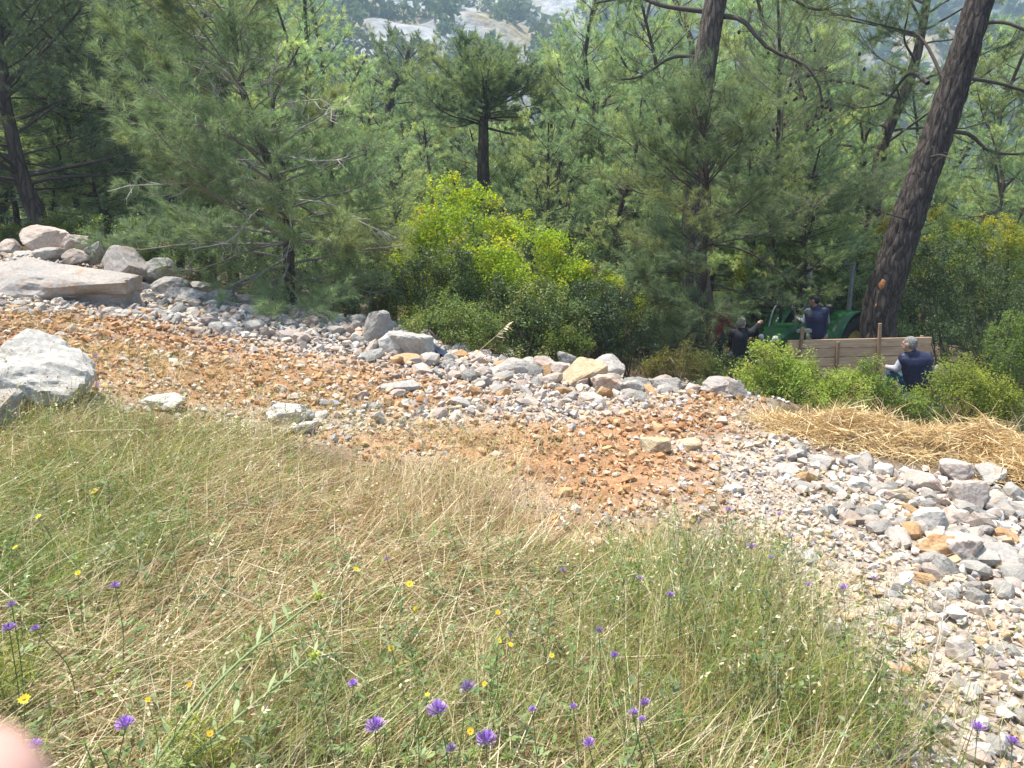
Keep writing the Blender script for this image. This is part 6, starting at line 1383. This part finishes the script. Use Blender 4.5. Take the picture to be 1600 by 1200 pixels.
def head_prims(c, fwd, up=(0, 0, 1), s=1.0, SK=0):
    M = frame_to(fwd, up); q = lambda x, y, z: np.asarray(c) + M @ (np.array([x, y, z]) * s)
    P = [('e', q(0, -.008, .02), np.array([.076, .096, .092]) * s, M, SK), ('e', q(0, .03, -.045), np.array([.058, .062, .062]) * s, M, SK), ('c', q(0, .09, .005), q(0, .112, -.02), .010 * s, .014 * s, SK)]
    for sx in (-1, 1): P += [('e', q(sx * .078, -.005, -.005), np.array([.012, .022, .033]) * s, M, SK), ('c', q(sx * .018, .086, .028), q(sx * .046, .078, .028), .009 * s, .008 * s, SK)]
    P += [('c', q(-.018, .083, -.052), q(.018, .083, -.052), .009 * s, .009 * s, SK)]
    return P, M, q
def hair_prims(q, M, s=1.0, thin=False):
    P = [('e', q(0, -.018, .036), np.array([.082, .098, .088]) * s, M, 0), ('e', q(0, -.045, -.005), np.array([.076, .066, .075]) * s, M, 0)]
    return P
def hand_prims(w, d, side, SK=0, s=1.0, curl=.6):
    """palm, four fingers and a thumb from wrist w along d"""
    d = unit(np.asarray(d, float)); side = unit(np.asarray(side, float) - d * np.dot(side, d)); nrm = np.cross(d, side); P = [('c', w, w + d * .075 * s, .026 * s, .034 * s, SK)]
    for i, (o, l) in enumerate(((-.027, .07), (-.009, .08), (.009, .075), (.026, .058))):
        b = w + d * .085 * s + side * o * s; m = b + (d * math.cos(curl * .5) + nrm * math.sin(curl * .5)) * l * .5 * s; e = m + (d * math.cos(curl * 1.5) + nrm * math.sin(curl * 1.5)) * l * .55 * s
        P += [('c', b, m, .0095 * s, .009 * s, SK), ('c', m, e, .009 * s, .0075 * s, SK)]
    t0 = w + d * .03 * s - side * .028 * s; t1 = t0 + (d * .6 - side * .8) * .04 * s; P += [('c', t0, t1, .013 * s, .011 * s, SK), ('c', t1, t1 + (d * .9 - side * .3 + nrm * .3) * .03 * s, .011 * s, .009 * s, SK)]
    return P
M_SKIN = plain('skin', (.50,.31,.22), .55, noise=.1, scale=18); M_SKIND = plain('tanned_skin', (.33,.19,.13), .55, noise=.1, scale=18)
M_VEST = plain('navy_padded_cloth', (.015,.019,.055), .55, noise=.25, scale=14, bump=.35); M_SLEEVE = plain('grey_knit', (.42,.42,.47), .9, noise=.2, scale=60, bump=.3)
M_TEAL = plain('teal_trousers', (.02,.075,.12), .85, noise=.25, scale=20, bump=.3); M_KHAKI = plain('beige_trousers', (.34,.28,.22), .9, noise=.2, scale=20, bump=.3)
M_RED = plain('dark_red_jacket', (.17,.028,.022), .8, noise=.3, scale=15, bump=.4); M_DARK = plain('dark_clothes', (.014,.015,.022), .8, noise=.3, scale=18, bump=.3); M_JEAN = plain('dark_jeans', (.025,.03,.05), .9, noise=.3, scale=25)
M_HAIRG = plain('grey_hair', (.20,.19,.18), .8, noise=.45, scale=60, bump=.8); M_HAIRD = plain('black_hair', (.014,.012,.011), .6, noise=.4, scale=60, bump=.8); M_SHOE = plain('dark_shoes', (.03,.026,.022), .7, noise=.3); M_BLUE = plain('pale_blue_cloth', (.40,.50,.66), .9, noise=.3, scale=25, bump=.4)
def person(base, label, body, mats, hair, hair_mat, vest=None, vest_mat=None, group=None, h=.014):
    root = thing('person', base, label, 'person', group)
    V, F, mi = sdf_mesh(body, h); mb = MB()
    for k in range(len(mats)):
        s = mi == k
        if s.any():
            if mb.n == 0: mb.add(V - base, F[s], None, k)
            else: mb.L.append(F[s].ravel()); mb.T.append(np.full(s.sum(), 4)); mb.M.append(np.full(s.sum(), k))
    mb.obj('body', mats, root, smooth=True)
    V, F, _ = sdf_mesh(hair, .010, .015, extra=lambda X: .004 * np.sin(X[..., 0] * 230) * np.sin(X[..., 2] * 190 + X[..., 1] * 90)); mb = MB(); mb.add(V - base, F); mb.obj('hair', hair_mat, root, smooth=True)
    if vest:
        V, F, _ = sdf_mesh(vest, .014, .05, extra=lambda X: -.003 * np.abs(np.sin((X[..., 2] - base[2]) * math.pi / .085))); mb = MB(); mb.add(V - base, F); mb.obj('vest', vest_mat, root, smooth=True)
    return root
def seated_man():
    Y = 11.8; p = lambda px, py, dy=0: at(px, py, Y + dy)
    hd = p(1421, 538); nk = p(1425, 550, -.01); ch = p(1431, 566, .02); hip = p(1436, 600, .02); shl = p(1413, 559, .05); shr = p(1449, 560, -.02); hl = hip + [-.11, .04, 0]; hr = hip + [.11, -.02, 0]
    gz = h1(hip[0], hip[1]); kl = p(1392, 583, .32); kr = p(1420, 582, .55); fl = np.array([kl[0] - .02, kl[1] + .12, h1(kl[0], kl[1]) + .05]); fr = np.array([kr[0] + .02, kr[1] + .12, h1(kr[0], kr[1]) + .05])
    el = p(1401, 576, .10); wl = p(1389, 574, .36); er = p(1457, 580, .16); wr = p(1440, 588, .45)
    B, M, q = head_prims(hd, (-.62, .75, -.1), s=1.06)
    B += [('c', hd - [0, 0, .05], nk, .055, .062, 0), ('c', shl, shr, .085, .085, 2), ('c', ch, hip, .155, .165, 2), ('c', nk, ch, .07, .14, 2), ('c', hl, hr, .12, .12, 3),
          ('c', shl, el, .074, .060, 1), ('c', el, wl, .058, .038, 1), ('c', shr, er, .068, .055, 1), ('c', er, wr, .054, .036, 1),
          ('c', hl, kl, .10, .066, 3), ('c', kl, fl, .062, .045, 3), ('c', hr, kr, .10, .066, 3), ('c', kr, fr, .062, .045, 3), ('c', fl, fl + [-.13, .12, -.03], .045, .035, 4), ('c', fr, fr + [-.1, .14, -.03], .045, .035, 4)]
    B += hand_prims(wl, wl - el, (0, 0, 1), 0) + hand_prims(wr, wr - er, (1, 0, 0), 0)
    V = [('c', shl + [.06, 0, .0], shr - [.06, 0, -.0], .082, .082, 0), ('c', shl + [0, 0, -.03], ch, .085, .15, 0), ('c', shr + [0, 0, -.03], ch, .085, .15, 0), ('c', ch, hip + [0, 0, .02], .185, .20, 0), ('c', nk - [0, 0, .035], ch, .085, .17, 0), ('c', shl + [.05, 0, -.05], hip + [-.06, 0, .04], .12, .14, 0), ('c', shr + [-.05, 0, -.05], hip + [.06, 0, .04], .12, .14, 0)]
    person(np.array([hip[0], hip[1], gz]), 'person squatting with their back turned, navy padded vest, pale grey sleeves, grey hair', B, [M_SKIN, M_SLEEVE, M_VEST, M_TEAL, M_SHOE], hair_prims(q, M, 1.06), M_HAIRG, V, M_VEST)
    c = MB()   # low rock seat and pale cloth beneath him
    o = bpy.data.objects.new('boulder', rock_mesh('boulder', 881, (.55, .5, hip[2] - .12 - gz + .12), M_ROCKL, 4, 12, .06)); COL.objects.link(o); o.location = (hip[0] + .03, hip[1], gz + (hip[2] - .12 - gz) / 2 - .05); tag(o, 'low grey boulder the squatting man in the vest sits on', 'boulder')
    for (px, py, s, dy, sd, lab) in [(1398, 583, (.34, .3, .3), .75, 882, 'pale grey rock at the knee of the squatting man'), (1462, 578, (.4, .3, .3), .5, 883, 'grey rock at the right elbow of the squatting man')]:
        c = at(px, py, Y + dy); o = bpy.data.objects.new('boulder', rock_mesh('boulder', sd, (s[0], s[1], c[2] + .12 - h1(c[0], c[1]) + .1), M_ROCKL, 4, 12, .07)); COL.objects.link(o); o.location = (c[0], c[1], (c[2] + .12 + h1(c[0], c[1])) / 2 - .05); tag(o, lab, 'boulder')
def standing_man():
    Y = 15.2; p = lambda px, py, dy=0: at(px, py, Y + dy)
    hd = p(1272, 470); gx = p(1276, 500); gz = h1(gx[0], gx[1] + .1); nk = p(1275, 480); shl = p(1261, 487, .08); shr = p(1290, 486, -.05); ch = p(1276, 497); hip = p(1277, 523); hl = hip + [-.10, .04, -.02]; hr = hip + [.10, -.03, -.02]
    kl = np.array([hl[0] - .03, hl[1] + .06, gz + .50]); kr = np.array([hr[0] + .02, hr[1] + .04, gz + .50]); fl = np.array([kl[0], kl[1] - .02, gz + .07]); fr = np.array([kr[0] + .02, kr[1] - .02, gz + .07])
    el = p(1256, 502, .12); wl = p(1247, 497, .36); er = p(1293, 503, .14); wr = p(1272, 506, .42)
    B, M, q = head_prims(hd, (-.75, .6, -.35))
    B += [('c', hd - [0, 0, .05], nk, .052, .06, 0), ('c', shl, shr, .075, .075, 2), ('c', nk, ch, .07, .13, 2), ('c', ch, hip, .145, .135, 2), ('c', hl, hr, .105, .105, 3), ('c', shl, el, .058, .047, 1), ('c', el, wl, .046, .03, 1), ('c', shr, er, .058, .047, 1), ('c', er, wr, .046, .03, 1),
          ('c', hl, kl, .092, .06, 3), ('c', kl, fl, .06, .045, 3), ('c', hr, kr, .092, .06, 3), ('c', kr, fr, .06, .045, 3), ('c', fl, fl + [-.12, .1, -.035], .042, .034, 4), ('c', fr, fr + [-.12, .1, -.035], .042, .034, 4)] + hand_prims(wl, wl - el, (0, 0, 1), 0) + hand_prims(wr, wr - er, (0, 0, 1), 0)
    V = [('c', shl + [.03, 0, 0], shr - [.03, 0, 0], .085, .085, 0), ('c', ch, hip + [0, 0, .03], .168, .165, 0), ('c', nk - [0, 0, .03], ch, .08, .15, 0), ('c', shl + [.05, 0, -.06], hip + [-.05, 0, .04], .10, .13, 0), ('c', shr + [-.05, 0, -.06], hip + [.05, 0, .04], .10, .13, 0)]
    person(np.array([gx[0], gx[1], gz]), 'person standing in a navy vest and beige trousers, bent towards the green tractor', B, [M_SKIND, M_SLEEVE, M_VEST, M_KHAKI, M_SHOE], hair_prims(q, M), M_HAIRD, V, M_VEST)
def crouched_man():
    Y = 14.6; p = lambda px, py, dy=0: at(px, py, Y + dy)
    hd = p(1159, 505); nk = p(1158, 515); ch = p(1157, 528); hip = p(1156, 556); gz = h1(hip[0], hip[1]); shl = p(1143, 521, .05); shr = p(1173, 520, -.02); hl = hip + [-.10, .03, 0]; hr = hip + [.11, 0, 0]
    kl = p(1150, 552, .5); kr = p(1178, 548, .42); fl = np.array([kl[0], kl[1] - .1, gz + .05]); fr = np.array([kr[0], kr[1] - .08, gz + .05]); er = p(1177, 515, .12); wr = p(1184, 507, .32); el = p(1142, 535, .2); wl = p(1165, 530, .48)
    B, M, q = head_prims(hd, (.7, .7, -.1))
    B += [('c', hd - [0, 0, .05], nk, .052, .06, 0), ('c', shl, shr, .085, .085, 1), ('c', nk, ch, .07, .14, 1), ('c', ch, hip, .16, .165, 1), ('c', hl, hr, .12, .12, 2), ('c', shl, el, .066, .054, 1), ('c', el, wl, .05, .035, 1), ('c', shr, er, .066, .052, 1), ('c', er, wr, .05, .035, 1),
          ('c', hl, kl, .10, .065, 2), ('c', kl, fl, .06, .045, 2), ('c', hr, kr, .10, .065, 2), ('c', kr, fr, .06, .045, 2), ('c', fl, fl + [.08, .12, -.03], .04, .034, 3), ('c', fr, fr + [.08, .12, -.03], .04, .034, 3)] + hand_prims(wr, wr - er, (0, 0, 1), 0, 1.1) + hand_prims(wl, wl - el, (0, 0, 1), 0)
    person(np.array([hip[0], hip[1], gz]), 'person with grey hair crouching in black clothes, one hand raised to the tractor', B, [M_SKIN, M_DARK, M_JEAN, M_SHOE], hair_prims(q, M), M_HAIRG)
def bending_man():
    Y = 15.9; p = lambda px, py, dy=0: at(px, py, Y + dy)
    hd = p(1137, 473); nk = p(1130, 482); ch = p(1124, 492); hip = p(1117, 524); gz = h1(hip[0], hip[1]); shl = p(1112, 485, .05); shr = p(1134, 492, -.15); hl = hip + [-.1, .03, 0]; hr = hip + [.1, 0, 0]
    kl = np.array([hl[0] - .02, hl[1] + .06, gz + .48]); kr = np.array([hr[0] + .03, hr[1] + .04, gz + .48]); fl = np.array([kl[0], kl[1], gz + .06]); fr = np.array([kr[0], kr[1], gz + .06]); er = p(1141, 508, -.1); wr = p(1150, 514, .1); el = p(1110, 502, .1); wl = p(1124, 514, .3)
    B, M, q = head_prims(hd, (.85, .3, -.5))
    B += [('c', hd - [.02, 0, .05], nk, .052, .06, 0), ('c', shl, shr, .085, .085, 1), ('c', nk, ch, .075, .14, 1), ('c', ch, hip, .155, .14, 1), ('c', hl, hr, .11, .11, 2), ('c', shl, el, .064, .052, 1), ('c', el, wl, .05, .034, 1), ('c', shr, er, .064, .052, 1), ('c', er, wr, .05, .034, 1),
          ('c', hl, kl, .092, .06, 2), ('c', kl, fl, .06, .045, 2), ('c', hr, kr, .092, .06, 2), ('c', kr, fr, .06, .045, 2), ('c', fl, fl + [.1, .08, -.03], .04, .034, 3), ('c', fr, fr + [.1, .08, -.03], .04, .034, 3)] + hand_prims(wr, wr - er, (0, 0, 1), 0) + hand_prims(wl, wl - el, (0, 0, 1), 0)
    person(np.array([hip[0], hip[1], gz]), 'person in a dark red jacket with black hair, bending forward half behind pine needles', B, [M_SKIND, M_RED, M_JEAN, M_SHOE], hair_prims(q, M), M_HAIRD)
seated_man(); standing_man(); crouched_man(); bending_man()
# ------------------------------------------------------------------ the green tractor under the pines
def tractor():
    M_G = plain('tractor_green', (.008,.080,.018), .45, noise=.25, scale=6, spec=.5); M_T = plain('tyre_rubber', (.018,.018,.018), .85, noise=.3, scale=30, bump=.3); M_RIM = plain('rim_paint', (.40,.33,.10), .5, noise=.2)
    M_K = plain('black_metal', (.02,.02,.022), .5, noise=.3); M_GR = plain('grey_steel_frame', (.22,.23,.24), .5, .3, noise=.25, scale=12); M_L = plain('lamp_glass', (.5,.52,.55), .15, spec=.6); M_S = plain('seat_vinyl', (.03,.03,.032), .6); M_PL = plain('blue_grey_bumper', (.16,.19,.26), .4, noise=.3)
    c = at(1252, 500, 16.6); gz = h1(c[0], c[1]); root = thing('tractor', (c[0], c[1], gz), 'green tractor with a grey roll bar half hidden by pine branches', 'tractor'); yaw = math.atan2(-.50, -.62); root.rotation_euler = (0, 0, yaw)
    def P(name, mb, mat, smooth=False, parent=None, loc=(0, 0, 0)):
        o = mb.obj(name, mat, parent or root, smooth=smooth, loc=loc); return o
    # +x is forward in the tractor's own frame
    mb = MB(); prof = [(-.05, .95, .30), (.5, .98, .30), (.95, .94, .285), (1.18, .84, .27), (1.26, .66, .26)]
    rings = []
    for x, z, w in prof: rings.append([(x, -w, z - .55 if x < 1.2 else z - .25), (x, -w, z - .10), (x, -w * .72, z), (x, w * .72, z), (x, w, z - .10), (x, w, z - .55 if x < 1.2 else z - .25)])
    V = np.array(rings).reshape(-1, 3) + [0, 0, .28]; n = 6; F = [[i * n + j, (i + 1) * n + j, (i + 1) * n + j + 1, i * n + j + 1] for i in range(len(prof) - 1) for j in range(n - 1)]; mb.add(V, np.array(F)); mb.add(V[-6:], np.array([[0, 1, 4, 5], [1, 2, 3, 4]])); mb.add(V[:6], np.array([[5, 4, 1, 0], [4, 3, 2, 1]]))
    P('hood', mb, M_G)
    mb = MB(); add_box(mb, (1.262, 0, .82), (.04, .44, .26), bev=.01); gr = P('grille', mb, M_K)
    for k in range(6):
        mb = MB(); add_box(mb, (1.288, 0, .72 + k * .04), (.012, .40, .012)); P('grille_slat', mb, M_GR, parent=gr)
    for sy in (-1, 1):
        mb = MB(); lathe(mb, [(.001, .03), (.05, .02), (.065, 0), (.065, -.03)], 14, axis='X', c=(1.285, sy * .17, 1.02)); P('headlight', mb, M_L, True)
        mb = MB(); lathe(mb, [(.001, .02), (.025, .015), (.03, 0), (.03, -.03)], 12, axis='X', c=(1.29, sy * .09, .95)); P('headlight', mb, M_L, True)
    mb = MB(); add_box(mb, (.55, 0, .60), (1.5, .34, .34), bev=.03); add_box(mb, (-.55, 0, .72), (.8, .5, .5), bev=.04); P('chassis', mb, M_K)
    mb = MB(); add_box(mb, (1.36, 0, .50), (.10, .95, .16), bev=.02); P('front_bumper', mb, M_PL)
    mb = MB(); V, F = tube(catmull([(1.34, -.42, .58), (1.40, -.44, .74), (1.40, 0, .77), (1.40, .44, .74), (1.34, .42, .58)], 24), .028, 8); mb.add(V, F); P('front_guard', mb, M_G, True)
    mb = MB(); add_box(mb, (.95, 0, .42), (.14, 1.0, .12), bev=.02); P('front_axle', mb, M_K)
    def wheel(x, y, r, w, lugs):
        wh = MB(); ri = r * .58
        lathe(wh, [(ri, -w * .42), (r * .86, -w * .5), (r * .97, -w * .40), (r, -w * .2), (r, w * .2), (r * .97, w * .40), (r * .86, w * .5), (ri, w * .42), (ri, -w * .42)], 36, axis='Y', c=(0, 0, 0))
        t = P('tyre', wh, M_T, True, loc=(x, y, r))
        lm = MB()
        for k in range(lugs):
            for s in (-1, 1):
                a = (k + (.5 if s > 0 else 0)) * 2 * math.pi / lugs; M = Matrix.Rotation(-a, 3, 'Y') @ Matrix.Rotation(s * .7, 3, 'Z')
                add_box(lm, tuple(Matrix.Rotation(-a, 3, 'Y') @ Vector((r * 1.005, s * w * .24, 0))), (.05, w * .52, .05), M=Matrix.Rotation(-a, 3, 'Y') @ Matrix.Rotation(s * .6, 3, 'X'))
        o = P('tread', lm, M_T, parent=t); tag(o, kind='stuff')
        rm = MB(); lathe(rm, [(.001, -.02), (ri * .35, -.02), (ri * .5, -w * .12), (ri * .95, -w * .16), (ri * 1.02, -w * .42), (ri * 1.02, w * .42), (ri * .95, w * .16), (ri * .5, w * .12), (ri * .35, .02), (.001, .02)], 28, axis='Y'); P('rim', rm, M_RIM, True, parent=t)
        hb = MB(); lathe(hb, [(.001, -w * .2), (ri * .25, -w * .2), (ri * .28, 0), (ri * .25, w * .2), (.001, w * .2)], 12, axis='Y'); P('hub', hb, M_K, True, parent=t)
    for sy in (-1, 1): wheel(.95, sy * .62, .42, .28, 14); wheel(-.75, sy * .72, .70, .40, 20)
    for sy in (-1, 1):
        mb = MB(); n = 14
        for k in range(n):
            pass
        a = np.linspace(-.25, 2.6, n); R_ = .80; V = []
        for q in a: V += [(-.75 + R_ * math.cos(q), sy * .48, .70 + R_ * math.sin(q)), (-.75 + R_ * math.cos(q), sy * .95, .70 + R_ * math.sin(q)), (-.75 + (R_ + .025) * math.cos(q), sy * .95, .70 + (R_ + .025) * math.sin(q)), (-.75 + (R_ + .025) * math.cos(q), sy * .48, .70 + (R_ + .025) * math.sin(q))]
        F = [[i * 4 + j, i * 4 + (j + 1) % 4, (i + 1) * 4 + (j + 1) % 4, (i + 1) * 4 + j] for i in range(n - 1) for j in range(4)]; mb.add(V, np.array(F)); P('fender', mb, M_G, True)
    mb = MB(); add_box(mb, (-.72, 0, 1.08), (.46, .48, .12), bev=.04); s_ = P('seat', mb, M_S); mb = MB(); add_box(mb, (-.97, 0, 1.36), (.12, .46, .50), bev=.05); P('seat_back', mb, M_S, parent=s_)
    mb = MB(); V, F = tube([(-.10, 0, 1.1), (-.24, 0, 1.42)], .025, 8); mb.add(V, F); a = np.linspace(0, 2 * math.pi, 25); V, F = tube(np.stack([-.25 + .19 * np.sin(a) * -.35, .19 * np.cos(a), 1.43 + .19 * np.sin(a) * .93], -1) + np.array([0, 0, 0]), .016, 6); mb.add(V, F); P('steering_wheel', mb, M_K, True)
    rb = MB()
    for sy in (-1, 1): add_box(rb, (-1.12, sy * .50, 1.62), (.09, .08, 1.75), bev=.012)
    add_box(rb, (-1.12, 0, 2.515), (.07, 1.10, .05), bev=.012); P('roll_bar', rb, M_GR)
    mb = MB(); add_box(mb, (-1.05, -.50, 2.30), (.05, .13, .26), bev=.015); P('work_lamp', mb, plain('pale_lamp_housing', (.52,.50,.46), .5))
    for sy, off in ((-1, 0), (1, .1)):
        mb = MB(); V, F = tube(catmull([(.75, sy * .34, 1.10), (.55, sy * .36, 1.55 + off), (.25, sy * .30, 1.78 + off), (.0, sy * .22, 1.62 + off), (-.1, sy * .2, 1.25)], 26), .026 if sy > 0 else .02, 8); mb.add(V, F)
        P('curved_pipe', mb, M_G if sy > 0 else M_GR, True)
    mb = MB(); V, F = tube([(.35, -.30, 1.2), (.35, -.31, 1.9)], .035, 10); mb.add(V, F); P('exhaust', mb, M_K, True)
    mb = MB(); add_box(mb, (-.1, 0, 1.18), (.22, .5, .22), bev=.04); P('dashboard', mb, M_K)
    mb = MB(); add_box(mb, (-.35, 0, .62), (.55, .9, .05), bev=.01); P('footplate', mb, M_K)
tractor()
# resin wound on the leaning trunk, bark peeled to fresh wood
M_WOUND = plain('fresh_resin_wood', (.42,.175,.06), .5, noise=.35, scale=25, bump=.6)
for px, py, wx, hy, sd in WOUNDS:
    V, F4, F3 = wound(px, py, wx, hy, sd); mb = MB(); mb.add(V, F4); mb.L.append((F3).ravel()); mb.T.append(np.full(len(F3), 3)); mb.M.append(np.zeros(len(F3), int))
    o = mb.obj('bark_wound', M_WOUND, leaning, smooth=True)
# dark plastic scrap on the crest
def scrap():
    c = ground_pt(676, 556); g = np.random.default_rng(3); n, m = 16, 8; u, v = np.meshgrid(np.linspace(-1, 1, n), np.linspace(-1, 1, m), indexing='ij')
    X = c[0] + u * .26; Yv = c[1] + .1 + v * .14; Z = hgt(X, Yv) + .17 - .06 * u - .05 * v ** 2 - .03 * u ** 2 + .035 * fbm2(X, Yv, 9, 3, 5)
    a, b = np.meshgrid(np.arange(n - 1), np.arange(m - 1), indexing='ij'); F = np.stack([a * m + b, (a + 1) * m + b, (a + 1) * m + b + 1, a * m + b + 1], -1).reshape(-1, 4)
    mb = MB(); mb.add(np.stack([X, Yv, Z], -1).reshape(-1, 3), F); mb.add(np.stack([X, Yv, Z - .03], -1).reshape(-1, 3), F[:, ::-1])
    o = mb.obj('plastic_sheet', plain('dark_blue_plastic', (.03,.04,.075), .35, noise=.5, scale=9, bump=.6, spec=.6), smooth=True); tag(o, 'crumpled dark blue plastic scrap on the rubble crest', 'plastic scrap')
scrap()
# ------------------------------------------------------------------ the photographer's own hand, a fingertip reaching in front of the lens
def own_hand():
    d = ray(-6, 1212); d = d / np.linalg.norm(d); tip = EYE + d * .068; n = lambda *a: np.array(a)
    back = unit(n(-.72, .10, -.70)); m1 = tip + back * .024; m2 = m1 + unit(n(-.80, -.12, -.60)) * .026; kn = m2 + unit(n(-.80, -.40, -.50)) * .045; wr = kn + n(-.045, -.085, -.045); el = wr + n(-.10, -.16, -.20)
    B = [('c', tip + back * .008, m1, .0078, .0084, 0), ('c', m1, m2, .0084, .0090, 0), ('c', m2, kn, .0090, .0105, 0), ('c', kn, wr, .020, .024, 0), ('c', wr, el, .025, .038, 0)]
    side = unit(n(.25, .35, -.9))
    for k, l in ((1, 1.0), (2, .95), (3, .78)):
        k0 = kn + side * .019 * k + n(-.004, -.004, 0) * k; a = k0 + unit(n(-.1, .75, -.3)) * .040 * l; b = a + unit(n(.25, -.35, -.85)) * .024 * l; c = b + unit(n(.1, -.95, -.1)) * .020 * l
        B += [('c', wr, k0, .019, .012, 0), ('c', k0, a, .0098, .0090, 0), ('c', a, b, .0090, .0084, 0), ('c', b, c, .0084, .0072, 0)]
    t1 = wr + n(.010, .045, .018); t2 = t1 + n(.012, .034, .004); B += [('c', wr, t1, .020, .013, 0), ('c', t1, t2, .012, .0095, 0)]
    V, F, mi = sdf_mesh(B, .0026, .008, .02); root = thing('hand', wr, 'blurred pink fingertip of a hand at the lower left corner', 'hand'); mb = MB(); mb.add(V - wr, F)
    mb.obj('skin', plain('pink_skin', (.62,.36,.29), .5, noise=.08, scale=60), root, smooth=True)
own_hand()
# ------------------------------------------------------------------ tell apart the few that still share a label
def set_apart():
    by = {}
    for o in bpy.data.objects:
        if o.parent is None and o.get('label') and o.get('category'): by.setdefault(o['label'], []).append(o)
    W = {2: ('left of two', 'right of two'), 3: ('leftmost of three', 'middle of three', 'rightmost of three'), 4: ('leftmost of four', 'second of four from the left', 'third of four from the left', 'rightmost of four')}
    for lab, os_ in by.items():
        if len(os_) in W:
            os_.sort(key=lambda o: project(*o.location)[0])
            for o, w in zip(os_, W[len(os_)]):
                if len((lab + ' ' + w).replace('-', ' ').split()) <= 16: o['label'] = lab + ', ' + w
set_apart()
# ------------------------------------------------------------------ the hazy air of the valley
def build_haze():
    mb = MB(); lo = np.array([-1500, -300, -26.0]); hi = np.array([1500, 1500, 365.0])
    add_box(mb, (lo + hi) / 2, hi - lo)
    m = bpy.data.materials.new('haze'); m.use_nodes = True; n = m.node_tree.nodes; l = m.node_tree.links
    n.remove(n['Principled BSDF']); v = n.new('ShaderNodeVolumePrincipled'); v.inputs['Color'].default_value = (.62, .82, 1.0, 1); v.inputs['Density'].default_value = HAZE
    v.inputs['Anisotropy'].default_value = .3
    l.new(v.outputs[0], n['Material Output'].inputs['Volume'])
    o = mb.obj('haze', m); tag(o, kind='stuff')
HAZE = .0009
build_haze()

print('TRIS', sum(sum(len(p.vertices)-2 for p in m.polygons) if len(m.polygons)<300000 else len(m.polygons) for m in bpy.data.meshes if m.users), len(bpy.data.objects))
